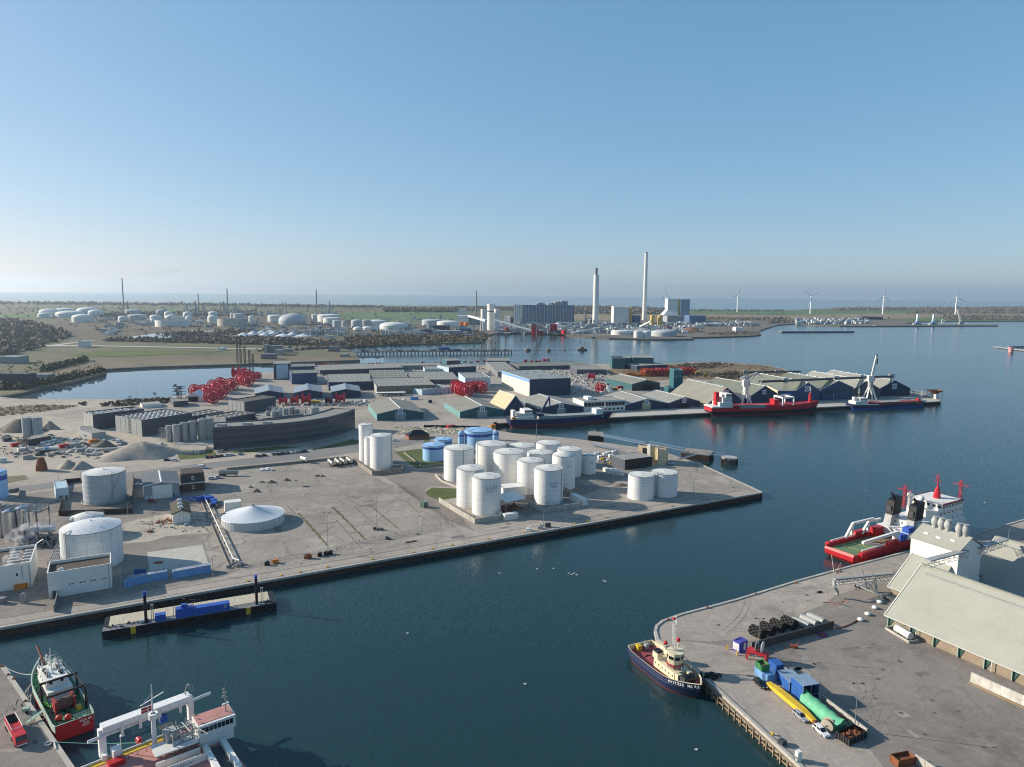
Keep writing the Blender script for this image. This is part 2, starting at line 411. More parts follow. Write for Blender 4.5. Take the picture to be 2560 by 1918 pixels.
def cope(name,pts,m,w=1.1,z0=-.7,z1=.16,closed=False):
 b=MB()
 for a,c in zip(pts[:-1],pts[1:]):
  a,c=Vector(a),Vector(c);d=(c-a).normalized();nr=Vector((d.y,-d.x))
  o=nr*.45;i=-nr*(w-.45)
  q=[a+o,c+o,c+i,a+i];b.prism([(p.x,p.y) for p in q],z0,z1)
 return struct(name,b,m)
cope("quay_cope",GP([(-420,1644),(1906,1231)]),CONC)
cope("end_quay_cope",GP([(1906,1231),(1741,1155.6)]),CONC,z1=.2)
cope("basin_quay_cope",GP([(1529,1043.6),(2352,1003.5)]),CONC)
cope("right_quay_cope",GP([(2177,2120),(2003,1917),(1818,1746),(1676,1619),(1643,1598),(1638,1578),(1641,1566),(1656,1553.5),(1705,1536),(1841,1500),(1990,1454),(2127,1416),(2420,1340),(2960,1186)][::-1]),CONC,w=1.0,z1=.3)
cope("left_quay_cope",GP([(302,2099),(179,1918),(8,1666)]),CONC,z1=.2)
# timber fender piles along the right quay's lower face
fb=MB();a,c=(Vector(p) for p in GP([(2003,1917),(1668,1612)]));d=(c-a).normalized();nr=Vector((-d.y,d.x))
for q in GP([(2177,2120),(2003,1917)]):pass
L=(c-a).length
TIMB=mat("weathered_timber","8a7861",.9,var=.3,scale=.8,streak=.4,dirt="4a4034")
fo=nr*.95
for i in range(int(L/2.6)):
 p=a+d*(i*2.6+.8)+fo;fb.cbox(p.x,p.y,-6,.38,.38,5.0+(.25 if i%3 else .5),math.atan2(d.y,d.x))
 if i%2==0:p=a+d*(i*2.6+2.)+fo*.7;fb.cbox(p.x,p.y,-6,.25,.25,4.2,.4)
fb2=MB()
for z in (-.75,-2.2):fb.bar((*(a+fo*.75),z),(*(c+fo*.75),z),.3,.35)
struct("fender_piles",fb,TIMB)
# ------------------------------------------------------------------ sheets of ground cover
def zone(name,pts,m,z,jit=(3.,.5)):
 g=GP(pts)
 if jit:g=jag(g,*jit)
 return struct(name,MB().flat(g,z),m)
zone("storage_yard",[(509,1240),(520,1205),(567,1175),(720,1160),(868,1146),(932,1189),(958,1205),(995,1216),(1120,1302),(1180,1345),(1120,1325),(960,1358),(800,1386),(607,1421),(578,1423)],YARD,.012,(4,.4))
zone("road",[(-500,1275),(0,1222),(162,1203),(313,1182),(493,1160),(640,1144),(770,1128),(897,1108),(980,1100),(1060,1096),(1060,1106),(985,1120),(900,1130),(780,1147),(640,1160),(493,1175),(313,1198),(162,1217),(0,1238),(-500,1296)],ROAD,.016,None)
zone("gravel_yard",[(-500,1110),(0,1046),(120,1040),(200,1048),(290,1072),(420,1100),(448,1138),(380,1158),(250,1172),(100,1190),(0,1202),(-400,1240)],SAND,.01,(4,1.2))
zone("sandy_track",[(-400,1075),(0,1040),(130,1028),(215,1010),(300,1003),(310,1006),(215,1020),(150,1034),(0,1052),(-400,1090)],SAND,.014,(4,1.0))
zone("sandy_bank",[(-100,1000),(46,998),(200,998),(310,1000),(250,1012),(100,1018),(0,1030),(-100,1040)],SAND,.008,(5,1.5))
zone("rough_ground",[(-300,1030),(0,1020),(110,1012),(208,1014),(190,1020),(80,1030),(0,1040),(-300,1062)],ROUGH,.012,(4,1.))
zone("rough_verge",[(-300,1225),(0,1192),(60,1188),(75,1198),(0,1213),(-300,1250)],ROUGH,.014,(4,1.))
zone("dark_works_ground",[(-400,1320),(0,1258),(60,1235),(165,1222),(355,1190),(500,1180),(560,1300),(600,1425),(560,1440),(420,1470),(0,1545),(-400,1612)],ASPH_D,.009,(4,.5))
zone("mud_patch",[(300,1312),(380,1290),(520,1275),(530,1330),(420,1340),(360,1356),(302,1358)],SAND,.013,(3,1.))
zone("earth_track",[(506,1345),(530,1330),(588,1420),(560,1430),(530,1425)],YARD,.014,(3,.6))
zone("concrete_slab",[(368,1381),(505,1362),(521,1409),(374,1431)],SLAB,.02,None)
zone("lawn",[(440,1127),(532,1124),(545,1142),(450,1150)],GRASS,.015,(3,.5))
zone("front_lawn",[(560,1130),(690,1116),(755,1118),(600,1134)],GRASS,.014,(3,.5))
zone("car_park",[(505,1152),(560,1136),(770,1117),(800,1128),(770,1133),(510,1166)],SAND,.013,None)
zone("grass_bank",[(780,1125),(880,1098),(905,1102),(893,1112),(840,1124),(800,1133)],GRASS,.013,(3,.5))
zone("tank_lawn",[(985,1130),(1050,1122),(1120,1150),(1110,1165),(1040,1172),(1010,1150)],GRASS,.015,(3,.5))
zone("roadside_lawn",[(985,1104),(1075,1092),(1075,1103),(985,1121)],GRASS,.014,(3,.4))
zone("corner_lawn",[(1063,1230),(1080,1219),(1150,1222),(1150,1242),(1097,1252),(1070,1240)],GRASS,.015,(3,.3))
zone("service_road",[(985,1122),(1010,1152),(1040,1174),(1110,1170),(1180,1205),(1160,1218),(1075,1216),(1060,1228),(1150,1290),(1190,1330),(1120,1302),(995,1216),(945,1180),(915,1150),(930,1130)],ASPH_D,.011,(4,.3))
zone("quay_head",[(1560,1212),(1700,1160),(1738,1157),(1850,1208),(1890,1228),(1700,1240),(1600,1240)],YARD,.012,(4,1.2))
zone("tank_farm_ground",[(1060,1190),(1180,1130),(1560,1130),(1620,1170),(1480,1230),(1400,1260),(1320,1296)],ASPH_D,.010,(4,.6))
zone("heath",[(1520,925),(1600,912),(1690,909),(1772,905.5),(1850,909),(1920,914.5),(1958,923),(1998,937),(2050,948),(1960,960),(1800,952),(1700,948),(1560,958),(1530,945)],HEATH,.02,(8,3.))
zone("track",[(905,1070),(930,1075),(985,1105),(900,1110),(872,1104),(868,1080)],SAND,.012,(4,.6))
zone("rubble_ground",[(985,1080),(1100,1066),(1235,1062),(1240,1078),(1130,1088),(1060,1090),(985,1097)],SAND,.013,(4,1.))
zone("basin_quay_deck",[(1529,1042.8),(1545,1030),(1640,1026),(1780,1018),(2060,1007),(2200,1000),(2338,996),(2350,1002.8)],SLAB,.02,None)
zone("quay_yard",[(1680,1600),(1905,1600),(2010,1530),(2200,1440),(2560,1345),(2900,1260),(2900,2100),(2300,2100),(2180,1880),(2000,1720),(1885,1625)],ASPH_D,.011,(5,1.0))
# the far shore
zone("wasteland",[(-200,950),(60,945),(120,925),(250,900),(420,895),(640,890),(880,885),(895,897),(640,906),(380,913.5),(257,920),(240,936),(174,952),(121,961),(58,978),(0,988),(-200,992)],ROUGH,-.1,(8,4.))
zone("green_strip",[(175,888),(250,877),(400,876),(560,878),(520,884),(360,889),(220,893)],GRASS,.05,(8,4.))
zone("far_road",[(-60,866),(105,866.5),(211,865.4),(400,868.6),(640,873.5),(845,876),(845,874.2),(640,871.5),(400,866.6),(211,863.4),(150,863),(240,851),(236,850),(130,862.6),(-60,862)],SLAB,.1,None)
zone("dock_edge",[(257,922.6),(380,916),(639,908.6),(899,899.6),(899,896.5),(639,905),(380,912.4),(262,918)],INDUS,.0,None)
struct("pond",MB().flat(jag(GP([(300,846),(350,839),(388,834),(474,826),(582,828),(547,836),(500,841),(431,849),(362,849)]),20,6),.12),W_POND)
SCRUBG=ground_mat("scrub_ground","5d5648","6b6455","4b4638",big=.004,mid=.015,fine=.1)
zone("refinery_ground",[(90,810),(250,795),(420,792),(640,786),(860,790),(900,806),(1180,800),(1215,820),(1200,850),(1130,853),(1000,856),(900,862),(700,855),(560,842),(320,838),(200,850),(120,830)],SCRUBG,-.15,(20,12))
zone("power_station_ground",[(1140,812),(1280,806),(1640,800),(1720,806),(1980,800),(2060,803),(2000,808),(1943,811),(1900,824),(1900,836),(1800,840),(1728,843),(1733,846.6),(1636,847.5),(1523,844.5),(1422,838),(1326,831.5),(1236,833),(1225,836)],INDUS,-.1,(20,8))
zone("port_ground",[(1985,808.6),(2040,812),(2160,815.2),(2494,813.8),(2494,811.8),(2260,810.6),(2280,803),(2130,797),(2000,797),(1980,802)],INDUS,0.,(20,5))
zone("field",[(840,792),(868,780.5),(1143,780),(1150,800),(1000,806),(900,805)],FIELD_G,-.05,None)
zone("ploughed_field",[(1330,790),(1500,782),(1700,786),(1960,788),(2250,783),(2700,785),(2700,789),(2200,797),(1900,800),(1640,800),(1400,800)],FIELD_B,-.2,None)
zone("meadow",[(1720,777),(1950,779),(2050,777),(2300,778),(2280,783),(2000,787),(1720,784)],FIELD_G,-.15,None)
zone("pasture",[(-300,790),(0,786),(120,782),(110,790),(0,800),(-300,806)],FIELD_G,-.15,None)
zone("green_pasture",[(200,778),(420,773),(620,775),(560,782),(250,784)],FIELD_G,-.18,None)
zone("stubble_field",[(2260,797),(2420,790),(2800,790),(2800,801),(2400,801.5),(2300,803)],FIELD_G,-.1,None)
# calm inner basin and canal
struct("inner_basin",MB().flat(GP([(-120,1010),(60,1010),(320,1008),(440,1000),(640,960),(700,940),(960,922),(960,885),(640,890),(380,905),(200,925),(-120,960)]),WZ+.02),W_BASIN)
# ------------------------------------------------------------------ shared materials
WHITE=mat("white_paint","dcdad2",.5,var=.06,scale=.25,fine=3.)
TANKW=mat("tank_white","e0e0dc",.55,var=.05,scale=.12,streak=.16,dirt="a39c8b",fine=1.2)
TANKG=mat("tank_grey","a9b2b4",.55,var=.06,scale=.12,streak=.18,dirt="7d817d",fine=1.2)
TANKROOF=mat("tank_roof","cfcfc8",.6,var=.08,scale=.2,fine=1.5)
TANKB=mat("tank_blue","93bce0",.5,var=.06,scale=.12,streak=.12,fine=1.5)
TANKBD=mat("tank_blue_band","2c4f96",.5,var=.06)
FARW=mat("far_tank_white","d2d2cc",.7,var=.05,scale=.05,fine=.3)
FARG=mat("far_tank_grey","a8aeae",.7,var=.06,scale=.05,fine=.3)
STEEL=mat("galvanised_steel","9a9d9e",.45,.55,var=.12,scale=1.)
STEELD=mat("dark_steel","4a4d50",.55,.3,var=.15,scale=1.)
INOX=mat("stainless_steel","b9bcbe",.28,.85,var=.08,scale=.3,fine=0)
BLACK=mat("black_paint","1d1e20",.5,var=.2,scale=.8)
RUBBER=mat("black_rubber","191919",.85,var=.25,scale=1.)
GLASS=mat("dark_glass","1a2228",.12,var=.2,scale=.2,fine=0,spec=.6)
ROOFD=mat("dark_roofing","56544f",.9,var=.15,scale=.15,fine=.8)
ROOFG=mat("grey_roofing","86857d",.85,var=.12,scale=.12,streak=.0,fine=.8)
ROOFT=mat("weathered_roof_sheet","828176",.8,var=.1,scale=.08,fine=.6,dirt="7c7a68")
ROOFL=mat("pale_roof_sheet","908f87",.75,var=.1,scale=.1,fine=.6)
ROOFGR=mat("green_grey_roof","6f7468",.85,var=.14,scale=.1,fine=.7)
NAVY=mat("navy_cladding","283a52",.6,var=.1,scale=.15,streak=.15,fine=2.)
BLUEC=mat("blue_cladding","34496a",.6,var=.1,scale=.15,streak=.15,fine=2.)
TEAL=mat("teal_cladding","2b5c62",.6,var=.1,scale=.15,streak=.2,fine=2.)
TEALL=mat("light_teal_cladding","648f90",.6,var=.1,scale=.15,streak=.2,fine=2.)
PBLUE=mat("pale_blue_cladding","a9bfc9",.6,var=.08,scale=.15,streak=.15,fine=2.)
CGREY=mat("grey_cladding","75787a",.65,var=.1,scale=.15,streak=.2,fine=2.)
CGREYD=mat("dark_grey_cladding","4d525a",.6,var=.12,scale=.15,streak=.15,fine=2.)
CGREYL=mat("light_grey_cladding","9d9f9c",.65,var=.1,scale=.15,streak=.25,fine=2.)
BEIGE=mat("beige_render","c5b793",.75,var=.08,scale=.2,streak=.2,fine=2.)
BRICK=mat("brown_brick","5e463c",.85,var=.25,scale=.8,fine=5.)
REDB=mat("red_brick","8d5a45",.85,var=.2,scale=.8,fine=5.)
TIN=mat("pale_skylight","d8d8d2",.4,var=.05,fine=0)
REELR=mat("reel_red","b8283c",.5,var=.15,scale=.4,fine=2.)
REELO=mat("reel_orange_red","b8442c",.55,var=.2,scale=.4,fine=2.)
REELB=mat("reel_blue","2e4f8c",.5,var=.15,scale=.4,fine=2.)
YELLOW=mat("yellow_paint","d0ac32",.5,var=.1,scale=.6,fine=3.)
ORANGE=mat("orange_paint","c4762a",.5,var=.12,scale=.6,fine=3.)
RED=mat("red_paint","b3242c",.42,var=.12,scale=.4,fine=3.)
REDDK=mat("dull_red_deck","8a4a44",.75,var=.18,scale=.5,fine=2.)
BLUE=mat("bright_blue_paint","2f56a8",.45,var=.1,scale=.5,fine=2.)
CONTB=mat("container_blue","6c9ac6",.55,var=.14,scale=.4,streak=.35,dirt="8a97a3",fine=2.)
CONTB2=mat("container_deep_blue","2d5a9c",.5,var=.12,scale=.4,streak=.2,fine=2.)
GREEN=mat("green_paint","3f7d4a",.6,var=.15,scale=.5,fine=2.)
WOODL=mat("pale_timber","bab19b",.85,var=.18,scale=.4,streak=.0,fine=2.,dirt="8c7d60")
RUST=mat("rusty_iron","7a4a30",.85,var=.3,scale=.6,fine=2.)
EARTH=mat("gravel_heap","979085",.95,var=.18,scale=.3,fine=1.5,bump=.6)
EARTHD=mat("dark_earth","6a645b",.95,var=.2,scale=.5,fine=1.5,bump=.6)
BROWNP=mat("brown_heap","86664d",.95,var=.2,scale=.05,fine=.5)
ROPE=mat("pale_rope","c6c2b4",.8,var=.1)
GREENROPE=mat("green_rope","6fa795",.8,var=.1)
# ------------------------------------------------------------------ tanks
def tank_px(xl,xr,yb,yt):
 F=G((xl+xr)/2,yb);r=SZ(F,(xr-xl)/2);d=Vector((F.x,F.y,0)).normalized()
 for _ in range(4):r=SZ(F+d*r,(xr-xl)/2)*.995
 return F+d*r,r,HT(F,yt)
def tank(label,xl,xr,yb,yt,m=None,roof='cone',rise=.12,rail=True,band=None,stair=None,group=None,name='storage_tank',courses=0,roofm=None,n=40,pipe=False,cat='tank',rim=None,seams=True):
 c,r,h=tank_px(xl,xr,yb,yt);m=m or TANKW
 t=thing(name,label,cat,c,0,group)
 MB().cyl(0,0,-.05,h,r,n=n).build('shell',m,t,True)
 b=MB();k=5;prof=[]
 for i in range(k+1):
  u=i/k
  z={'cone':u*rise*r,'dome':math.sin(u*PI/2)*rise*r,'tent':(u**1.35)*rise*r,'flat':-.5*(u>.1)}[roof]
  prof.append((max(.05,r*(1.005-u)) if u<1 else .05,h+.02+z))
 if roof=='flat':prof=[(r*.985,h-.9),(.05,h-.85)]
 b.lathe(0,0,prof,n,caps=True);b.build('roof',roofm or (TANKROOF if m is TANKW else m),t,True)
 e=MB().ring((0,0,h+.02),r+.03,.11,n,4)
 e.build('rim',rim or STEELD,t)
 if courses:
  s=MB()
  for i in range(1,courses):s.ring((0,0,h*i/courses),r+.0,.07,n,4)
  s.build('weld_band',mat('weld_line','bfc0ba',.7,var=.1),t)
 if band:
  z0,z1,bm=band
  MB().lathe(0,0,[(r+.03,h*z0),(r+.03,h*z1)],n,caps=False).build('painted_band',bm,t,True)
 if rail:
  s=MB();s.ring((0,0,h+1.05),r-.1,.035,n,3);s.ring((0,0,h+.55),r-.1,.025,n,3)
  q=max(10,int(r*2.4))
  for i in range(q):
   a=2*PI*i/q;x,y=(r-.1)*math.cos(a),(r-.1)*math.sin(a);s.tube((x,y,h),(x,y,h+1.05),.03,3)
  s.build('guard_rail',STEEL,t)
 if stair is not None:
  s=MB();a0,a1=stair;q=max(8,int(h*1.4))
  for i in range(q):
   a=a0+(a1-a0)*i/q;z=h*i/q;ca,sa=math.cos(a),math.sin(a)
   s.add([((r+.05)*ca-.5*sa*k2,(r+.05)*sa+.5*ca*k2,z) for k2 in (0,)],[])
   s.cbox((r+.5)*ca,(r+.5)*sa,z,.9,.35,.06,a)
  pts=[((r+.95)*math.cos(a0+(a1-a0)*i/q),(r+.95)*math.sin(a0+(a1-a0)*i/q),h*i/q+1.) for i in range(q+1)]
  s.path(pts,.04,3);s.build('stair',STEEL,t)
 if roof in ('cone','dome') and r>3 and seams:
  s=MB().cyl(0,0,h+rise*r-.1,h+rise*r+.55,.35,n=10);s.cyl(r*.55,-r*.35,h+.3*rise*r,h+.45*rise*r+.45,.28,n=8)
  s.build('roof_vent',TANKROOF,t)
 if pipe:
  s=MB();a=pipe;x,y=math.cos(a),math.sin(a)
  s.path([(x*(r+.3),y*(r+.3),0),(x*(r+.3),y*(r+.3),h+.6),(x*(r*.8),y*(r*.8),h+.9)],.16,6)
  for z in (h*.25,h*.5,h*.75):s.tube((x*r,y*r,z),(x*(r+.35),y*(r+.35),z),.06,4)
  s.build('riser_pipe',STEEL,t)
 return t,r,h
def ladder(parent,x,y,z0,z1,ang,m=None,w=.5):
 s=MB();ca,sa=math.cos(ang),math.sin(ang)
 for k in (-1,1):s.tube((x-sa*w/2*k,y+ca*w/2*k,z0),(x-sa*w/2*k,y+ca*w/2*k,z1),.04,3)
 z=z0+.3
 while z<z1:s.tube((x-sa*w/2,y+ca*w/2,z),(x+sa*w/2,y-ca*w/2,z),.025,3);z+=.45
 return s.build('ladder',m or STEEL,parent)
# ------------------------------------------------------------------ buildings
def base3(L,C,R,z=0.):
 pL,pC,pR=G(*L,z),G(*C,z),G(*R,z);a,b=pR-pC,pL-pC
 if a.length>=b.length:ux=a.normalized();uy=Vector((-ux.y,ux.x,0))
 else:uy=b.normalized();ux=Vector((uy.y,-uy.x,0))
 return pC,math.atan2(ux.y,ux.x),abs(a.dot(ux)),abs(b.dot(uy))
SKYP={}
def sky_piece(w,d,h=.5):
 k=(round(w,1),round(d,1),h)
 if k not in SKYP:
  b=MB().box(-w/2,w/2,-d/2,d/2,-.25,h*.35)
  b.add([(-w/2*.94,-d/2*.94,h*.35),(w/2*.94,-d/2*.94,h*.35),(w/2*.94,d/2*.94,h*.35),(-w/2*.94,d/2*.94,h*.35),(-w*.3,0-d*.2,h),(w*.3,-d*.2,h),(w*.3,d*.2,h),(-w*.3,d*.2,h)],
 [(0,1,5,4),(1,2,6,5),(2,3,7,6),(3,0,4,7),(4,5,6,7)])
  me=b.mesh('skylight');me.materials.append(TIN);SKYP[k]=me
 return SKYP[k]
def put(me,name,parent,loc,rz=0.,rx=0.,ry=0.):
 o=bpy.data.objects.new(name,me);COL.objects.link(o);o.parent=parent;o.location=loc;o.rotation_euler=(rx,ry,rz);return o
def skylights(t,x0,x1,y0,y1,z,nx,ny,w,d,skip=0.,rng=None):
 rng=rng or random.Random(nx*31+ny);me=sky_piece(w,d)
 for i in range(nx):
  for j in range(ny):
   if rng.random()<skip:continue
   put(me,'skylight',t,(x0+(x1-x0)*(i+.5)/nx,y0+(y1-y0)*(j+.5)/ny,z))
def hall(name,label,L,C,R,ytop,wm,rm=None,side=None,cat='building',group=None,par=.5,sky=None,z=0.,h=None,depth=None,seam=0,trim=None):
 p,rz,W,D=base3(L,C,R,z);h=h or HT(p,ytop)-z
 if depth:D=depth
 t=thing(name,label,cat,p,rz,group);rm=rm or ROOFD;side=side or wm;k=.25
 MB().box(0,W,0,k,0,h).build('wall',wm,t);MB().box(0,W,D-k,D,0,h).build('wall',wm,t)
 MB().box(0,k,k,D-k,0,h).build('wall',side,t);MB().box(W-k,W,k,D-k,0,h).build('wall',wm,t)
 MB().box(k-.02,W-k+.02,k-.02,D-k+.02,h-par-.3,h-par).build('roof',rm,t)
 b=MB()
 for q in ((-.06,W+.06,-.06,.32),(-.06,W+.06,D-.32,D+.06),(-.06,.32,.32,D-.32),(W-.32,W+.06,.32,D-.32)):b.box(*q,h,h+.12)
 b.build('parapet_cap',trim or CGREYL,t)
 if seam:
  b=MB();q=int(W/seam)
  for i in range(1,q):b.box(W*i/q-.05,W*i/q+.05,-.07,0,.2,h-.1)
  q2=max(2,int(D/seam))
  for i in range(1,q2):b.box(-.07,0,D*i/q2-.05,D*i/q2+.05,.2,h-.1)
  b.build('cladding_rib',wm,t)
 if sky:nx,ny,w,d=sky[:4];skylights(t,1.5,W-1.5,1.5,D-1.5,h-par,nx,ny,w,d,sky[4] if len(sky)>4 else 0.)
 return t,W,D,h
def wins(t,xs,y,z,w,h,m=None,face='front',name='window',th=.08):
 """windows standing 8 cm proud on a wall: face front (y=const) or left (x=const)"""
 o=None
 for x in xs:
  if face=='front':
   if o is None or True:
    MBx=MB().box(x-w/2,x+w/2,y-th,y+.02,z,z+h)
  elif face=='left':MBx=MB().box(y-th,y+.02,x-w/2,x+w/2,z,z+h)
  else:MBx=MB().box(y-.02,y+th,x-w/2,x+w/2,z,z+h)
  MBx.build(name,m or GLASS,t)
def shed(label,a,b,yeave,yapex,back,wm,rm,left_m=None,door=None,cat='warehouse',name='gabled_warehouse',group=None,vents=0,emblem=None,over=.5,rm2=None,cap=None,upper=None,pitch_slabs=0,depth=None):
 """gable towards the viewer, a/b = base pixels of the gable, back = ridge's far end"""
 A,B=G(*a),G(*b);mid=(A+B)/2;he=max(1.5,HT(A,yeave));hr=HT(mid,yapex)
 q=G(*back,hr)-Vector((mid.x,mid.y,hr));q.z=0;uy=q.normalized();ux=Vector((uy.y,-uy.x,0));D=depth or q.length
 W=abs((B-A).dot(ux));rz=math.atan2(ux.y,ux.x)
 t=thing(name,label,cat,mid,rz,group);w2=W/2;k=.25
 def gable(y0,y1,m):
  s=MB();pts=[(-w2,0),(w2,0),(w2,he),(0,hr),(-w2,he)]
  vs=[(x,y0,z) for x,z in pts]+[(x,y1,z) for x,z in pts]
  s.add(vs,[(0,1,2,3,4),(9,8,7,6,5)]+[(i,5+i,5+(i+1)%5,(i+1)%5) for i in range(5)]);s.build('wall',m,t)
 gable(0,k,wm);gable(D-k,D,wm)
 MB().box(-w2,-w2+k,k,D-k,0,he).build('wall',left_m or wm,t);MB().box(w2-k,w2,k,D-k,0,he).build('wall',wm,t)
 sl=math.hypot(w2,hr-he);ex=over/w2
 for sgn in (-1,1):
  x1,z1=sgn*(w2*(1+ex)),he-(hr-he)*ex
  nrm=Vector((sgn*(hr-he),0,w2)).normalized()
  s=MB().plate([(0,-.6,hr+.28),(0,D+.6,hr+.28),(x1,D+.6,z1+.28),(x1,-.6,z1+.28)] if sgn<0 else [(0,-.6,hr+.28),(x1,-.6,z1+.28),(x1,D+.6,z1+.28),(0,D+.6,hr+.28)],.24,nrm)
  s.build('roof',rm if sgn<0 else (rm2 or rm),t)
  if pitch_slabs:
   s=MB();n=pitch_slabs
   for i in range(1,n):
    y=D*i/n;s.bar((0,y,hr+.29),(x1,y,z1+.29),.12,.08)
   s.build('roof_seam',rm if sgn<0 else (rm2 or rm),t)
 s=MB().plate([(-.7,-.65,hr+.12),(-.7,D+.65,hr+.12),(0,D+.65,hr+.42),(0,-.65,hr+.42)][::-1],.1,(-.3,0,1));s.plate([(.7,-.65,hr+.12),(.7,D+.65,hr+.12),(0,D+.65,hr+.42),(0,-.65,hr+.42)],.1,(.3,0,1))
 s.build('ridge_cap',cap or rm,t)
 s=MB()
 for sgn in (-1,1):s.bar((0,-.68,hr+.14),(sgn*w2*(1+ex),-.68,he-(hr-he)*ex+.14),.12,.5)
 s.build('barge_board',cap or TIN,t)
 if vents:
  me=sky_piece(2.2,1.5,.9)
  for i in range(vents):put(me,'ridge_vent',t,(0,D*(i+.5)/vents,hr+.45))
 if door:
  x,w,h,m=door;MB().box(x*W-w/2,x*W+w/2,-.1,.05,0,h).build('door',m,t)
 return t,W,D,he,hr
# ------------------------------------------------------------------ small repeated things
CARP={}
def car_proto(colm,kind='hatch'):
 key=(colm.name,kind)
 if key in CARP:return CARP[key]
 L,W,H={'hatch':(4.3,1.78,1.5),'estate':(4.75,1.82,1.5),'van':(5.4,2.0,2.35),'pickup':(5.2,1.9,1.75)}[kind]
 t=thing('car','-','car')
 s=MB();w=W/2;zb=.28
 belt=.92 if kind!='van' else 1.25
 prof={'hatch':[(0,zb),(0,.75),(.12,belt),(3.2,belt),(4.15,.72),(4.3,.55),(4.3,zb)],
   'estate':[(0,zb),(0,.78),(.1,belt),(3.45,belt),(4.6,.74),(4.75,.55),(4.75,zb)],
   'van':[(0,zb),(0,1.2),(.02,2.28),(3.3,H),(4.3,belt+.05),(5.25,.95),(5.4,.6),(5.4,zb)],
   'pickup':[(0,zb),(0,.98),(.05,1.),(3.9,1.02),(5.05,.85),(5.2,.55),(5.2,zb)]}[kind]
 n=len(prof);vs=[]
 for y,ins in ((-w,0),(w,0)):
  for x,z in prof:vs.append((x,y*(1-.06*(z>.8)),z))
 s.add(vs,[tuple(range(n-1,-1,-1))[::-1],tuple(range(2*n-1,n-1,-1))]+[(i,n+i,n+(i+1)%n,(i+1)%n) for i in range(n)])
 s.build('body',colm,t)
 if kind in ('hatch','estate','pickup'):
  x0,x1,x2,x3={'hatch':(.1,.5,2.35,3.25),'estate':(.08,.45,2.6,3.5),'pickup':(1.9,2.05,3.1,3.9)}[kind]
  a,c=w*.92,w*.74
  MB().add([(x0,-a,belt),(x3,-a,belt),(x3,a,belt),(x0,a,belt),(x1,-c,H-.06),(x2,-c,H-.06),(x2,c,H-.06),(x1,c,H-.06)],[(0,1,5,4),(1,2,6,5),(2,3,7,6),(3,0,4,7),(4,5,6,7)]).build('window',GLASS,t)
  MB().add([(x1-.08,-c-.03,H-.09),(x2+.05,-c-.03,H-.09),(x2+.05,c+.03,H-.09),(x1-.08,c+.03,H-.09),(x1+.1,-c+.08,H),(x2-.15,-c+.08,H),(x2-.15,c-.08,H),(x1+.1,c-.08,H)],[(0,1,5,4),(1,2,6,5),(2,3,7,6),(3,0,4,7),(4,5,6,7)]).build('roof',colm,t)
  b=MB();xm=(x1+x2)/2
  for sg in (-1,1):b.bar((xm,sg*a*1.0,belt),(xm,sg*c*1.03,H-.08),.12,.05);b.bar((x1-.1,sg*c*1.02,H-.1),(x0+.05,sg*a*1.01,belt),.1,.05);b.bar((x2,sg*c*1.02,H-.1),(x3,sg*a*1.01,belt),.09,.05)
  b.build('pillar',colm,t)
 else:
  MB().plate([(3.36,-w*.82,H-.06),(4.25,-w*.86,belt+.1),(4.25,w*.86,belt+.1),(3.36,w*.82,H-.06)],-.03,(.75,0,.66)).build('windscreen',GLASS,t)
  for sg in (-1,1):MB().box(2.9,3.75,sg*w*.95-.02,sg*w*.95+.02,1.3,1.95).build('window',GLASS,t)
 ws=MB().tube((0,-.11,0),(0,.11,0),.33,12);wm=ws.mesh('wheel');wm.materials.append(RUBBER)
 hb=MB().tube((0,-.12,0),(0,.12,0),.19,8).mesh('hub');hb.materials.append(STEEL)
 for x in (L*.17,L*.8):
  for sg in (-1,1):
   o=put(wm,'wheel',t,(x,sg*(w-.1),.33));put(hb,'hub',o,(0,sg*.015,0))
 for sg in (-1,1):
  MB().box(L-.22,L-.02,sg*w*.68-.2,sg*w*.68+.2,.6,.74).build('headlight',TIN,t);MB().box(-.02,.06,sg*w*.78-.14,sg*w*.78+.14,.62,.85).build('tail_light',RED,t)
 CARP[key]=t;t['used']=0;t.location=(0,0,-500)
 return t
PAINTS={'white':mat("car_white","d6d7d6",.3,var=.03,fine=0,spec=.5),'black':mat("car_black","17181a",.25,var=.05,fine=0,spec=.6),'silver':mat("car_silver","a8adb2",.3,.4,var=.04,fine=0,spec=.5),
 'grey':mat("car_grey","5a5f64",.3,.3,var=.04,fine=0,spec=.5),'red':mat("car_red","a3232a",.3,var=.04,fine=0,spec=.5),'blue':mat("car_blue","2c4a78",.3,var=.04,fine=0,spec=.5)}
def car(colour,pos,rz,label,kind='hatch',group=None):
 p=car_proto(PAINTS[colour],kind);loc=Vector(pos)
 L={'hatch':4.3,'estate':4.75,'van':5.4,'pickup':5.2}[kind]
 loc=loc-Vector((math.cos(rz),math.sin(rz),0))*(L/2)
 if not p['used']:
  p['used']=1;p.location=loc;p.rotation_euler=(0,0,rz);p['label']=label;o=p
 else:o=dup(p,loc,rz,label)
 o.name={'van':'van','pickup':'pickup_truck'}.get(kind,'parked_car');o['category']={'van':'van','pickup':'pickup'}.get(kind,'car')
 if group:o['group']=group
 elif 'group' in o:del o['group']
 return o
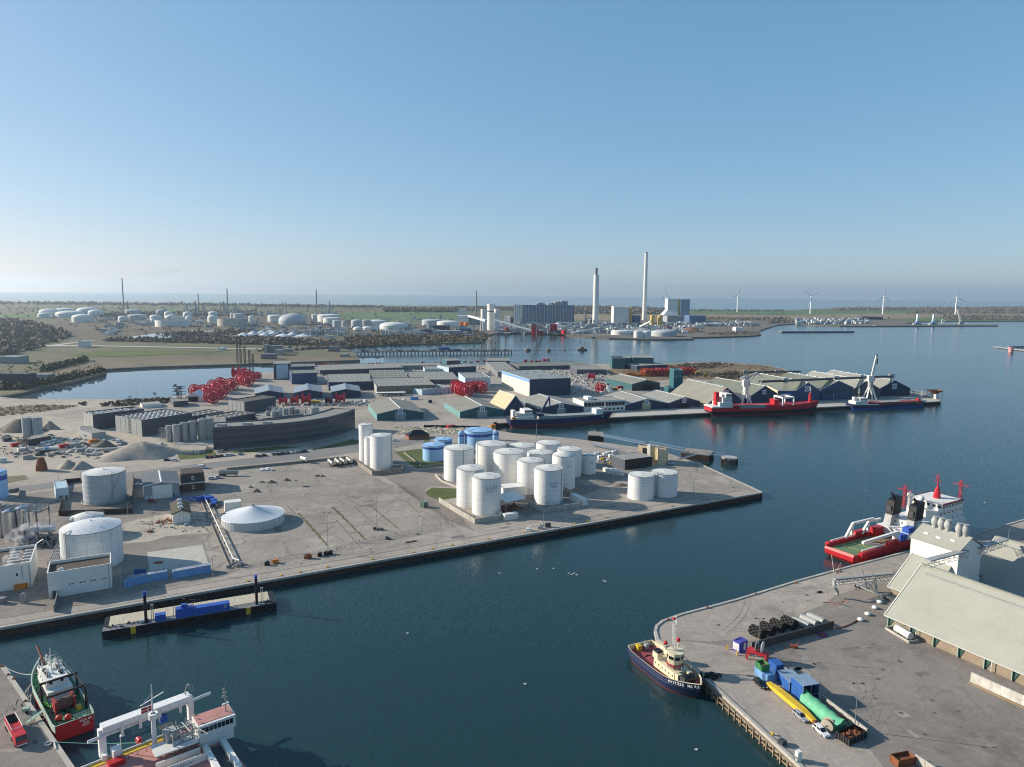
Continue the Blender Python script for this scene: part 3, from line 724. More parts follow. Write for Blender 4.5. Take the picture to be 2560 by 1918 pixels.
def lamp_post(px,py,ytop,label,heads=2,name='lamp_post',rz=0.,base=True,z=0.,m=None,group=None):
 p=G(px,py,z);h=HT(p,ytop)-z;t=thing(name,label,'lamp post',p,rz,group);m=m or STEEL
 s=MB().tube((0,0,0),(0,0,h*.5),.13,6,.1);s.tube((0,0,h*.5),(0,0,h),.1,6,.07);s.build('pole',m,t)
 for i in range(heads):
  a=2*PI*i/heads;c,k=math.cos(a),math.sin(a)
  b=MB().bar((0,0,h-.05),(c*.9,k*.9,h+.05),.08,.08);b.build('arm',m,t)
  MB().cbox(c*1.15,k*1.15,h-.05,.75,.4,.2,a).build('floodlight',STEELD,t)
 if base:MB().cbox(0,0,0,.9,.9,.6).build('footing',CONC_D,t)
 return t
def bollard_proto():
 t=thing('mooring_bollard','-','bollard');MB().lathe(0,0,[(.34,0),(.26,.1),(.24,.45),(.38,.55),(.36,.68),(.1,.74)],10).build('post',YELLOW,t,True);MB().box(-.55,.55,-.55,.55,.0,.06).build('base_plate',RUST,t)
 return t
def container(label,a,b,ytop=None,h=2.6,w=2.44,m=None,z=0.,name='shipping_container',cat='container',open_top=False,group=None,L=None,roofm=None):
 A,rz,LL=frame(a,b,z);L=L or LL;m=m or CONTB
 if ytop:h=HT(A,ytop)-z
 t=thing(name,label,cat,A,rz,group);n=max(4,int(L/.55))
 for y0,sg in ((0,-1),(w,1)):
  s=MB();prof=[]
  for i in range(n):
   for u,o in ((0,0),(.3,0),(.45,.06),(.85,.06)):prof.append(((i+u)*L/n,y0-sg*o))
  prof.append((L,y0));k=len(prof);s.add([(x,y,.15) for x,y in prof]+[(x,y,h-.12) for x,y in prof],[(i,i+1,k+i+1,k+i) if sg<0 else (i+1,i,k+i,k+i+1) for i in range(k-1)])
  s.build('side_panel',m,t)
 for x in (0.03,L-.03):MB().box(x-.03,x+.03,.05,w-.05,.15,h-.12).build('end_door',m,t)
 if open_top:MB().box(.1,L-.1,.1,w-.1,h*.6,h*.62).build('load',RUST,t)
 else:MB().box(0.02,L-.02,.02,w-.02,h-.14,h-.05).build('roof',roofm or m,t)
 MB().box(.05,L-.05,.05,w-.05,.05,.15).build('floor',m,t)
 s=MB()
 for x in (0,L):
  for y in (0,w):s.box(x-.07,x+.07,y-.07,y+.07,0,h)
 for y in (0,w):
  for z2 in (.07,h-.07):s.box(0,L,y-.065,y+.065,z2-.065,z2+.065)
 for x in (0,L):
  for z2 in (.07,h-.07):s.box(x-.065,x+.065,0,w,z2-.065,z2+.065)
 s.build('frame',m,t)
 return t,L,h
def fence(label,pts,h=2.,z=0.,m=None,name='wire_fence',post=3.,group=None,mesh_=True):
 P=[G(*q,z) for q in pts];o=P[0];t=thing(name,label,'fence',o,0,group);m=m or STEELD
 s=MB();posts=[]
 for a,b in zip(P[:-1],P[1:]):
  a,b=a-o,b-o;L=(b-a).length;k=max(1,int(L/post))
  for i in range(k+1):posts.append(a+(b-a)*(i/k))
  for zz in (h*.04,h*.5,h*.97):s.tube((*a.xy,zz),(*b.xy,zz),.03,3)
  if mesh_:
   q=int(L/.5)
   for i in range(q):p=a+(b-a)*((i+.5)/q);s.tube((*p.xy,0),(*p.xy,h),.012,3)
 tag(s.build('wire_mesh',m,t),kind='stuff')
 pm=MB().cyl(0,0,0,h+.1,.05,n=5).mesh('post');pm.materials.append(m)
 for p in posts:put(pm,'post',t,p)
 return t
def wallrun(label,pts,h,th=.35,m=None,name='concrete_wall',panel=3.,z=0.,group=None,cat='wall',cap=False):
 """a wall of separate concrete panels"""
 P=[G(*q,z) for q in pts];o=P[0];t=thing(name,label,cat,o,0,group);m=m or CONC
 for a,b in zip(P[:-1],P[1:]):
  a,b=a-o,b-o;L=(b-a).length;k=max(1,int(round(L/panel)));ang=math.atan2((b-a).y,(b-a).x)
  me=MB().box(.02,L/k-.02,-th/2,th/2,-.05,h).mesh('wall_panel');me.materials.append(m)
  for i in range(k):
   p=a+(b-a)*(i/k);put(me,'wall_panel',t,p+Vector((0,0,rnd.uniform(-.03,.03))),ang)
 return t
def heap(label,px,py,w_px,ytop,m=None,seed=1,name='gravel_heap',cat='heap',sq=.55,kind=None,n=26):
 p=G(px,py);r=SZ(p,w_px/2);h=HT(p,ytop);rg=random.Random(seed);b=MB();vs=[(0,0,h*.98)];fs=[]
 lob=[(rg.uniform(.5,1),rg.uniform(0,6.28),rg.randint(2,5)) for _ in range(4)]
 K=6
 for k in range(1,K+1):
  u=k/K
  for i in range(n):
   a=2*PI*i/n;q=1+sum(.11*l*math.sin(a*f+ph) for l,ph,f in lob)*u
   rr=r*u*q;z=h*max(0,(1-u**1.15))*(1+rg.uniform(-.09,.09)) if k<K else -.1
   vs.append((rr*math.cos(a),rr*math.sin(a)*sq,z))
 for i in range(n):fs.append((0,1+i,1+(i+1)%n))
 for k in range(K-1):
  for i in range(n):fs.append((1+k*n+i,1+(k+1)*n+i,1+(k+1)*n+(i+1)%n,1+k*n+(i+1)%n))
 b.add(vs,fs);o=b.build(name,m or EARTH,None,False,p)
 for pl in o.data.polygons:pl.use_smooth=True
 return tag(o,label,cat,kind=kind)
# ------------------------------------------------------------------ cable reels
def reel_proto(R=5.,w=5.,m=None,drum=None,spokes=16):
 m=m or REELR;t=thing('cable_reel','-','cable reel')
 for sg in (-1,1):
  s=MB();x=sg*w/2
  def ann(r0,r1,th):
   n=32;vs=[];fs=[]
   for i in range(n):
    a=2*PI*i/n
    for r,xx in ((r0,x-th),(r1,x-th),(r1,x+th),(r0,x+th)):vs.append((xx,r*math.cos(a),R+r*math.sin(a)))
   for i in range(n):
    j=(i+1)%n
    for k in range(4):fs.append((i*4+k,j*4+k,j*4+(k+1)%4,i*4+(k+1)%4))
   s.add(vs,fs)
  ann(R*.82,R,.14);ann(R*.16,R*.62,.10)
  for i in range(spokes):
   a=2*PI*i/spokes;s.bar((x,R*.3*math.cos(a),R+R*.3*math.sin(a)),(x,R*.9*math.cos(a),R+R*.9*math.sin(a)),.34,R*.13,(1,0,0))
  f=s.build('flange',m,t)
  q=MB()
  for i in range(12):
   a=2*PI*i/12;q.tube((x+sg*.1,R*.36*math.cos(a),R+R*.36*math.sin(a)),(x+sg*.18,R*.36*math.cos(a),R+R*.36*math.sin(a)),R*.06,6)
   a+=.3;q.tube((x+sg*.14,R*.75*math.cos(a),R+R*.75*math.sin(a)),(x+sg*.22,R*.75*math.cos(a),R+R*.75*math.sin(a)),R*.05,5)
  q.build('bolt_plate',TIN,f)  # pale discs added in place of the bright see-through holes of the flange
 MB().tube((-w/2,0,R),(w/2,0,R),R*.48,24).build('drum',drum or mat('reel_drum_dark','7a2230',.6,var=.2),t)
 return t
# ------------------------------------------------------------------ ships
def hull_ring(L,B,z,ws=1.,xs=0.,xb=None,s0=.8,ts=.15,tb=.65,p=2.,n=18,sheer=(0,0),inset=0.):
 xb=L if xb is None else xb;P=[];xs+=inset;xb-=inset*1.6
 for i in range(n+1):
  t=i/n;hb=B/2*ws
  if t<ts:u=t/ts;hb*=s0+(1-s0)*math.sin(u*PI/2)
  if t>tb:u=(t-tb)/(1-tb);hb*=max(0.,1-u**p)
  hb=max(.02,hb-inset)
  zz=z+sheer[1]*max(0,(t-.35)/.65)**2+sheer[0]*max(0,(.35-t)/.35)**2
  P.append((xs+(xb-xs)*t,hb,zz))
 return P
def skin(b,r1,r2):
 n=len(r1);A=r1+[(x,-y,z) for x,y,z in reversed(r1)];C=r2+[(x,-y,z) for x,y,z in reversed(r2)];k=2*n
 return b.add(A+C,[(i,k+i,k+(i+1)%k,(i+1)%k) for i in range(k)])
def deckcap(b,r):
 n=len(r);vs=r+[(x,-y,z) for x,y,z in r]
 return b.add(vs,[(i,n+i,n+i+1,i+1) for i in range(n-1)])
def hull(t,L,B,lv,deck_z,bul,mats,kw,sheer=(0,0),deckm=None,bulm=None,bulin=None):
 """lv: list of (z, width scale, stern x, bow x); mats: material per band (len(lv)-1), names per band"""
 rings=[]
 for i,(z,ws,xs,xb) in enumerate(lv):
  f=max(0,(z-lv[0][0])/(lv[-1][0]-lv[0][0]))
  rings.append(hull_ring(L,B,z,ws,xs,xb,sheer=(sheer[0]*f**1.5,sheer[1]*f**1.5),**kw))
 i=0
 while i<len(rings)-1:
  b=MB();j=i
  while j<len(rings)-1 and mats[j]==mats[i]:skin(b,rings[j],rings[j+1]);j+=1
  b.build(mats[i][0],mats[i][1],t,True);i=j
 z,ws,xs,xb=lv[-1];top=rings[-1]
 def inner(zz):return hull_ring(L,B,zz,ws,xs,xb,sheer=sheer,inset=.22,**kw)
 b=MB();skin(b,top,inner(z));skin(b,inner(z),inner(deck_z));b.build('bulwark',bulin or bulm or mats[-1][1],t)
 b=MB();deckcap(b,inner(deck_z));b.build('deck',deckm,t)
 return rings
def rails(pts,h=1.05,post=1.5,m=None,parent=None,name='railing',r=.03):
 s=MB()
 for a,b in zip(pts[:-1],pts[1:]):
  a,b=Vector(a),Vector(b);k=max(1,int((b-a).length/post));u=Vector((0,0,h))
  s.tube(a+u,b+u,r,3);s.tube(a+u*.5,b+u*.5,r*.8,3)
  for i in range(k+1):p=a+(b-a)*(i/k);s.tube(p,p+u,r,3)
 return s.build(name,m or WHITE,parent)
def house(t,x0,x1,w,z0,z1,m,name='deckhouse',taper=0.,fr=0.,roofm=None,wz=None,ww=.7,wh=.7,side_n=0,front_n=0,back_n=0):
 """deckhouse block centred on the keel line, with windows as parts"""
 a,c=w/2,w/2-taper
 MB().add([(x0,-a,z0),(x1,-a,z0),(x1,a,z0),(x0,a,z0),(x0,-c,z1),(x1-fr,-c,z1),(x1-fr,c,z1),(x0,c,z1)],[(0,3,2,1),(4,5,6,7),(0,1,5,4),(1,2,6,5),(2,3,7,6),(3,0,4,7)]).build(name,m,t)
 if roofm:MB().box(x0-.15,x1-fr+.2,-c-.15,c+.15,z1,z1+.1).build('roof',roofm,t)
 if wz is None:return
 for i in range(side_n):
  x=x0+(x1-fr-x0)*(i+.5)/side_n
  for sg in (-1,1):MB().box(x-ww/2,x+ww/2,sg*(a-.04)-.06,sg*(a-.04)+.06,wz,wz+wh).build('window',GLASS,t)
 for i in range(front_n):
  y=-w/2+w*(i+.5)/front_n;xx=x1-fr*((wz+wh/2-z0)/(z1-z0));MB().box(xx-.06,xx+.07,y-ww/2,y+ww/2,wz,wz+wh).build('window',GLASS,t)
 for i in range(back_n):
  y=-w/2+w*(i+.5)/back_n;MB().box(x0-.07,x0+.06,y-ww/2,y+ww/2,wz,wz+wh).build('window',GLASS,t)
def lattice(p,q,w,bays,r=.06,up=(0,0,1),b=None):
 """square lattice boom"""
 b=b or MB();p,q=Vector(p),Vector(q);d=(q-p).normalized();s=d.cross(Vector(up)).normalized();u=s.cross(d)
 cor=[(s*i+u*j)*(w/2) for i,j in ((-1,-1),(1,-1),(1,1),(-1,1))]
 for c in cor:b.tube(p+c,q+c,r,4)
 for k in range(bays):
  a,e=p+(q-p)*(k/bays),p+(q-p)*((k+1)/bays)
  for i in range(4):
   c,f=cor[i],cor[(i+1)%4];b.tube(a+c,a+f,r*.7,3);b.tube((a+c) if k%2 else (a+f),(e+f) if k%2 else (e+c),r*.6,3)
 return b
# ------------------------------------------------------------------ white tank farm on the quay head
TG='white tanks of the quay tank farm'
def tf(label,xl,xr,yb,yt,**k):return tank(label,xl,xr,yb,yt,group=TG,**k)
INK=mat("faded_grey_lettering","8f9aa6",.7,var=.1,fine=0);INKB=mat("faded_blue_lettering","7f93b5",.7,var=.1,fine=0)
def tank_text(t,r,z,s,size,m=None,a=0.):
 """lettering on a tank wall, one character after another round the curve; a = bearing from the side facing the viewer"""
 p=t.location;base=math.atan2(-p.y,-p.x)+a;m=m or INK;w=size*.72
 for i,ch in enumerate(s):
  if ch==' ':continue
  th=base+(i-(len(s)-1)/2)*w/r
  text(ch,size,m,t,((r+.03)*math.cos(th),(r+.03)*math.sin(th),z),(PI/2,0,th+PI/2),depth=.01,bold=.012)
t,r,h=tf("white tank with faded lettering standing foremost in the left bund, beside the white shed",1179.6,1252.3,1291,1199,courses=7,stair=(.2,1.8));tank_text(t,r,h*.76,"ARGO",2.2,a=.35);tank_text(t,r,h*.66,"CNOIL",2.0,a=.35)
t,r,h=tf("white tank with a railed roof platform, close behind the foremost tank of the left bund",1141.4,1211.5,1271,1178,pipe=-1.1,courses=7)
t,r,h=tf("white tank with shadow slanting across it, foremost in the right concrete bund",1334.3,1406.7,1263.5,1178,courses=7,pipe=-.6);tank_text(t,r,h*.63,"ARGO",2.0,INKB,a=.42);tank_text(t,r,h*.53,"NMF",1.7,INK,a=.42)
t,r,h=tf("slimmer white tank half hidden behind the foremost tank of the right bund",1292,1359,1237,1157.6,courses=6,pipe=-.2)
t,r,h=tf("broad white tank in the centre of the tank farm behind the white shed",1233.2,1310.9,1214,1137,courses=6);tank_text(t,r,h*.68,"ARGO",1.9,TIN,a=.35)
t,r,h=tf("broad white tank standing alone at the tank farm's left edge",1109.5,1184.8,1205.5,1127,courses=6,pipe=-1.2)
t,r,h=tf("white tank between the leftmost white tank and the central one, with railed roof",1189,1266,1187,1117,courses=6,pipe=-2.6)
t,r,h=tf("domed white tank at the right side of the farm behind the right bund's front tank",1379.5,1436.9,1225.5,1143,roof='dome',rise=.3,courses=6);tank_text(t,r,h*.7,"CO",2.2,a=.5)
t,r,h=tf("white tank between the central tank and the right bund tanks, set behind both",1316.6,1381.8,1201,1137.3,pipe=-2.)
t,r,h=tf("tall white tank rising directly behind the domed white tank",1392,1452.8,1195,1128.6,courses=6)
t,r,h=tf("smallest white tank at the right end of the farm, beside the parked vans",1452.8,1489,1187,1140,courses=4);tank_text(t,r,h*.62,"CA",1.7,a=.4)
t,r,h=tf("white tank in the rear row of the farm, left of the rearmost one",1271.7,1338.4,1179,1120)
t,r,h=tf("rearmost white tank of the farm, nearest the basin",1339.8,1402,1166,1112.7)
t,r,h=tank("left one of two white tanks standing alone on the open quay head",1568.7,1633.3,1252.5,1194,courses=8,group='pair of white tanks on the quay head',rise=.06);
t,r,h=tank("right one of two white tanks standing alone on the quay head, set further back",1626,1692,1244,1187.5,courses=8,group='pair of white tanks on the quay head',rise=.06,pipe=-2.3)
BG='light blue tanks with a dark blue band'
t,r,h=tank("largest light blue tank with a dark band, behind the white tank farm",1161,1231.8,1122,1081,m=TANKB,band=(.68,.84,TANKBD),group=BG,roofm=TANKB,stair=(-2.4,-.8),rise=.1)
s=MB().bar((0,0,h+r*.1),(-r*.62,-r*.45,h+.4),.5,.15);s.build('roof_walkway',STEELD,t)
t,r,h=tank("light blue tank with a dark band beside the grass, left of the white tanks",1056.8,1113,1155,1117,m=TANKB,band=(.78,.92,TANKBD),group=BG,roofm=TANKB,rise=.12)
t,r,h=tank("lower light blue tank half hidden behind the one beside the grass",1086.3,1130.4,1130,1101,m=TANKB,band=(.66,.82,TANKBD),group=BG,roofm=TANKB)
t,r,h=tank("slim upright light blue tank left of the largest blue tank",1144.9,1160.2,1118,1083,m=TANKB,roof='dome',rise=.6,rail=False,band=(.75,.85,TANKBD),roofm=TANKB,group=BG)
t,r,h=tank("small light blue tank right of the largest blue tank, in its shade",1231,1247,1102,1082,m=TANKB,roof='dome',rise=.5,rail=False,band=(.7,.85,TANKBD),roofm=TANKB,group=BG)
UG='slim white silos in a concrete bund by the road'
t,r,h=tank("tallest slim white silo with a blue rim, left of its bund by the road",898.6,932.5,1156,1064,rim=TANKBD,group=UG,name='white_silo',cat='silo',rail=False,courses=8)
t,r,h=tank("middle slim white silo, hidden between the tallest and the widest one",911.6,944,1166,1097,rim=TANKBD,group=UG,name='white_silo',cat='silo',rail=False)
t,r,h=tank("widest slim white silo with a railed top, foremost in the bund by the road",926.7,982,1173.5,1093,rim=TANKBD,group=UG,name='white_silo',cat='silo',courses=8,pipe=-.3)
# bunds
wallrun("stained concrete bund wall round the two front white tanks",[(1097.5,1256),(1187.5,1310),(1250,1300),(1254,1288)],2.6,m=CONC,name='bund_wall')
wallrun("concrete bund wall round the right hand front white tank",[(1320,1262),(1356,1283),(1455,1268),(1450,1252),(1410,1228)],2.6,m=CONC,name='bund_wall')
wallrun("low concrete bund wall left of the broad white tank",[(1147,1223),(1104,1206),(1088,1190)][::-1],1.4,m=CONC,name='bund_wall')
wallrun("concrete bund wall round the slim white silos",[(869,1145),(931,1189),(1006,1180),(1000,1165)],2.6,m=CONC_D,name='bund_wall')
wallrun("low grey wall along the road edge of the storage yard",[(567,1176),(720,1161),(868,1146)],1.5,m=CONC_D,name='yard_wall',panel=4)
wallrun("low wall round the light blue tanks on the grass",[(1010,1133),(1055,1168),(1125,1160)],1.0,m=CONC_D,name='bund_wall')
# loading shed, office, huts between the tanks
t,W,D,h=hall('loading_shed',"white flat roofed shed between the two front bunds of the tank farm",(1262,1239),(1258,1254),(1314,1248),1222,WHITE,WHITE,par=.1)
t=thing('loading_canopy',"white sloping canopy over pumps in front of the white shed",'canopy',G(1266,1286));
A,B=G(1266,1286),G(1314,1275);d=B-A;rz=math.atan2(d.y,d.x);t.rotation_euler=(0,0,rz);L=d.length
MB().plate([(0,0,6.2),(L,0,6.2),(L+.5,10,7.6),(-.5,10,7.6)],.25,(0,0,1)).build('canopy_roof',WHITE,t)
for x in (.2,L-.2):
 for y in (.2,9.8):MB().tube((x,y,0),(x,y,6.2+.13*y),.14,6).build('column',STEEL,t)
MB().box(.4,L*.6,6.,6.2,3.,6.4).build('side_sheet',WHITE,t)
s=MB();rg=random.Random(5)
for i in range(16):s.cbox(rg.uniform(.6,L-.6),rg.uniform(1,9),0,rg.uniform(.3,1.2),rg.uniform(.3,1.),rg.uniform(.5,2.2),rg.uniform(0,1))
for i in range(10):s.path([(rg.uniform(0,L),1+i*.8,.8),(rg.uniform(0,L),1+i*.8,.8),(rg.uniform(0,L),1+i*.8,3)],.12,5)
s.build('pump_set',RUST,t)
container("white site container on the quay below the front white tank",(1263,1302),(1295.5,1297),1287,m=WHITE,w=2.6)
container("long white container standing end on behind the right bund",(1456,1265),(1469,1263),1249,m=WHITE,w=12)
hall('timber_office',"dark clad two storey office with a pale flat roof and a row of windows",(1542,1160),(1562,1175),(1630,1166),1150,mat("dark_brown_cladding","2f2b2d",.6,var=.1),ROOFL,side=CGREYD,par=.1)
t=bpy.data.objects['timber_office'] if 'timber_office' in bpy.data.objects else None
W=14
wins(t,[2,5,6.4,9,10.4,13],0,3.1,1.1,1.2,GLASS)
p=base3((1542,1160),(1562,1175),(1630,1166));
t,W,D,h=hall('office_tower',"cream rendered building with a tall glazed stairwell between two wings",(1566,1141),(1594,1150),(1662,1160),1113,BEIGE,ROOFD,par=.3)
MB().box(3.2,6.6,-.12,0,1.,h-1.2).build('stairwell_window',GLASS,t)
s=MB()
for z in range(1,int(h)-1):s.box(3.2,6.6,-.2,-.12,z+.6,z+.72)
for x in (4.3,5.4):s.box(x-.05,x+.05,-.2,-.12,1.,h-1.2)
s.build('window_frame',STEELD,t)
MB().box(6.9,9.,-1.2,0,0,h+1.5).build('chimney_shaft',WHITE,t)
wins(t,[W-1.5,W-3.2],0,h*.62,.9,.35);wins(t,[1.4],0,h*.55,1.,.35)
hall('office_wing',"lower cream wing with a flat roof at the right of the glazed stairwell",(1640,1150),(1643,1163),(1664,1163),1126,BEIGE,ROOFD,par=.2)
# vehicles, tanks and clutter by the office
for i,(x,y) in enumerate([(1495,1139),(1503,1147),(1516,1140),(1524,1137),(1531,1144),(1538,1135)]):
 car('white',G(x,y),.35+.1*(i%2),NUM[i]+" from the left of the white vans parked behind the dark office",'van','white vans behind the dark office')
car('silver',G(1675,1161),.1,"silver car parked beside the cream building on the quay head",'estate')
for i in range(3):
 container(["left","middle","right"][i]+" one of three white containers lying in a row before the dark office",(1507+i*12,1178+i*2),(1529+i*11,1187+i*1.2),None,m=WHITE,h=2.4,w=2.2,L=9.,group='white containers in a row')
for i,(x,y) in enumerate([(1497,1155),(1505,1151),(1512,1158),(1520,1154),(1528,1160),(1488,1146)]):
 tag(MB().cbox(0,0,0,2.2,1.6,1.4).cbox(.3,.2,1.4,1.,.8,.6).build('equipment_crate',[WHITE,YELLOW,STEEL][i%3],None,loc=G(x,y)),NUM[i]+" from the left of the pale and yellow crates stacked before the vans",'crate','crates before the vans')
heap("low spread gravel heap between the tank farm and the twin tanks",1485,1208,95,1196,seed=3)
heap("small rubble heap left of the twin white tanks",1553,1214,45,1208,seed=9,m=EARTHD)
# rails and catwalks over the basin
def dolphin(label,a,b,c,top,name='mooring_dolphin',m=None,round_=False):
 A,rz,L=frame(a,b,WZ);p=G(*c,WZ);d=(p-A);D=abs(-math.sin(rz)*d.x+math.cos(rz)*d.y) or L;h=HT(A,top)-WZ
 t=thing(name,label,'mooring dolphin',A,rz)
 s=MB();n=int(L/1.2)
 if round_:
  MB().cyl(L/2,L/2,-2,h-.8,L/2-.2,n=24).build('core',CONC_D,t);
  for i in range(22):a_=2*PI*i/22;s.cbox(L/2+L/2*math.cos(a_),L/2+L/2*math.sin(a_),-2,.7,.5,h+.9,a_)
  s.build('pile',PILE,t);MB().cyl(L/2,L/2,h-.8,h,L/2-.1,n=24).build('cap',CONC,t)
 else:
  for i in range(n):
   x=(i+.5)*L/n;s.box(x-.35,x+.35,-.35,.2,-2,h-.3);s.box(x-.35,x+.35,D-.2,D+.35,-2,h-.3)
  m2=int(D/1.2)
  for i in range(m2):y=(i+.5)*D/m2;s.box(-.3,.2,y-.35,y+.35,-2,h-.3);s.box(L-.2,L+.3,y-.35,y+.35,-2,h-.3)
  s.build('pile',PILE,t);MB().box(.1,L-.1,.1,D-.1,-2,h-.5).build('core',BLACK,t);MB().box(-.2,L+.2,-.2,D+.2,h-.3,h+.25).build('cap',CONC_D,t)
 return t,L,D,h
dolphin("dark piled dolphin with a flat top left of the cream building",(1471,1103),(1508,1104),(1508,1094),1089)
dolphin("long rusty piled platform in the water behind the cream building",(1703,1146),(1772,1154),(1775,1142),1131)
dolphin("round pale concrete dolphin with dark fender piles alone in the water",(1808,1162),(1848,1163),(1848,1150),1147,round_=True)
LBLUE=mat("pale_blue_steel","8ea6bd",.5,var=.08)
def catwalk(label,a,b,z=3.0,w=2.,n=14,m=None,name='catwalk'):
 P,Q=G(*a,z),G(*b,z);t=thing(name,label,'catwalk',P);q=Q-P;m=m or LBLUE
 MB().bar((0,0,0),q,w*.6,.08).build('deck',STEEL,t)
 sd_=Vector((-q.y,q.x,0)).normalized()*(w/2);s=MB()
 for k in (-1,1):
  u=Vector((0,0,1.5));s.tube(sd_*k,q+sd_*k,.08,4);s.tube(sd_*k+u,q+sd_*k+u,.07,4)
  for i in range(n+1):
   e=q*(i/n)+sd_*k;s.tube(e,e+u,.06,3)
   if i<n:s.tube(e,q*((i+1)/n)+sd_*k+u,.05,3)
 s.build('truss',m,t);return t
catwalk("pale blue truss catwalk from the left dolphin towards the cream building",(1502,1090),(1612,1110))
catwalk("pale blue truss catwalk between the cream building and the rusty platform",(1622,1108),(1708,1126))
catwalk("short pale blue catwalk from the rusty platform to the round dolphin",(1766,1136),(1812,1139),n=7)
catwalk("pale blue catwalk along the quay edge left of the cream building",(1478,1112),(1545,1125),z=1.)
catwalk("sloping grey gangway down from the rusty platform to the quay",(1697,1149),(1740,1136),z=2.,m=STEEL,n=8)
# lamp posts
lamp_post(1246,1300,1216,"tall lamp post in front of the foremost white tank")
lamp_post(1355,1283,1243,"lamp post at the left corner of the right bund",1)
lamp_post(1358,1315,1281,"low lamp post on the quay before the right bund",1)
lamp_post(1531,1268,1183,"tall lamp post left of the twin white tanks")
lamp_post(820,1384,1281,"tall twin headed lamp post at the fence of the storage yard")
lamp_post(942,1326,1230,"slender tall mast in the middle of the storage yard")
lamp_post(1043,1336,1292,"short lamp post near the quay fence",1)
lamp_post(1831,1219,1184,"lone lamp post near the point of the quay head",1)
lamp_post(1733,1240,1200,"thin grey mast on the gravel of the quay head",1)
lamp_post(533,1440,1390,"lamp post beside the blue containers on the quay",1)
lamp_post(303,1480,1424,"lamp post beside the corner of the white building",1)
lamp_post(1590,1112,1077,"twin headed lamp post behind the cream building",2)
lamp_post(1720,1131,1099,"twin headed lamp post on the rusty platform",2,z=1.5)
lamp_post(1812,1138,1108,"lamp post at the round concrete dolphin",1,z=3)
lamp_post(1477,1090,1060,"thin lamp post on the left piled dolphin",1,z=2)
lamp_post(1341,1090,1058,"thin lamp post on the basin quay",1)
# quay furniture
bp=bollard_proto();first=True
for i,(x,y) in enumerate([(1082,1373),(1130,1363),(1221,1348),(1310,1332),(1437,1310),(1469,1304),(1514,1294),(1033,1382),(930,1399),(819,1418),(703,1440),(750,1431),(1680,1266),(1795,1246),(620,1454)]):
 p=G(x,y);lb="yellow mooring bollard on the long quay edge"
 if first:bp.location=p;bp['label']=lb;bp['group']='bollards along the long quay';first=False
 else:dup(bp,p,rnd.uniform(-.2,.2),lb,'bollards along the long quay')
fence("tall mesh fence from the yard corner to the left bund",[(1072,1328),(1187,1301)],2.6)
fence("mesh fence along the right side of the storage yard",[(995,1217),(1050,1255),(1120,1305)],2.2)
fence("low fence along the quay side of the storage yard",[(880,1361),(990,1341),(1072,1328)],1.8)
fence("broken fence along the quay left of the lamp post",[(606,1421),(700,1402),(800,1384),(880,1366)],1.4)
t,W,D,h=hall('transformer_hut',"small green transformer hut at the yard fence",(1050,1268),(1060,1271),(1072,1269),1257,mat("hut_green","4d5f55",.7),mat("hut_green","4d5f55",.7),par=.05)
for i,(x,y,w) in enumerate([(1351,1322,11),(1370,1318,9),(1323,1327,7)]):
 tag(MB().cbox(0,0,0,2.6,1.6,1.3+.7*(i==1)).cbox(.2,.1,1.3,1.,.8,.8).build('pump_box',[CGREYL,STEELD,WHITE][i],None,loc=G(x,y)),["grey pump box on the quay below the right bund","dark cabinet on the quay right of the grey pump box","white hose stand on the quay left of the grey pump box"][i],'pump box')
# tank trailers
def trailer(label,px,py,rz,L=9.5,r=1.15,m=None,group=None,wheels=True,name='tank_trailer',cat='tank trailer'):
 t=thing(name,label,cat,G(px,py),rz,group);m=m or INOX
 MB().tube((0,0,1.2+r),(L,0,1.2+r),r,16).build('tank_barrel',m,t,True)
 b=MB()
 for k in range(1,6):b.add(*_ringx(L*k/6,1.2+r,r+.04))
 b.build('band',STEEL,t);MB().box(.2,L-.2,-.5,.5,.9,1.25).build('chassis',STEELD,t);MB().box(.5,L-.5,-.35,.35,1.2+2*r-.02,1.2+2*r+.1).build('top_walkway',STEELD,t)
 if wheels:
  wm=MB().tube((0,-.15,0),(0,.15,0),.5,10).mesh('wheel');wm.materials.append(RUBBER)
  for x in (.8,2.1,3.4):
   for sg in (-1,1):put(wm,'wheel',t,(x,sg*.95,.5))
  MB().box(L-1.4,L-1.2,-.6,.6,0,1.).build('landing_leg',STEELD,t)
 return t
def _ringx(x,z,r,n=16):
 vs=[]
 for xx in (x-.06,x+.06):
  for i in range(n):a=2*PI*i/n;vs.append((xx,r*math.cos(a),z+r*math.sin(a)))
 return vs,[(i,n+i,n+(i+1)%n,(i+1)%n) for i in range(n)]
A=G(833,1167);B=G(816,1153)
rz=math.atan2((B-A).y,(B-A).x)
for i,(x,y) in enumerate([(833,1168),(850,1166),(863,1164),(879,1162)]):
 trailer(NUM[i]+" from the left of four steel tank trailers parked by the yard wall",x,y,rz,m=mat("trailer_steel","b9b6ab",.4,.5,var=.1),group='tank trailers by the yard wall')
trailer("single white tank trailer standing on the yard near the road wall",767,1158,2.4,6.,1.3,WHITE)
trailer("grey bulk trailer parked at the left corner of the storage yard",548,1190,.08,11,1.2,CGREYL)
car('white',G(543,1196),.3,"white pickup parked left beside the yard's corner fence",'pickup');car('white',G(530,1198),.3,"white car parked beside the white pickup at the yard corner")
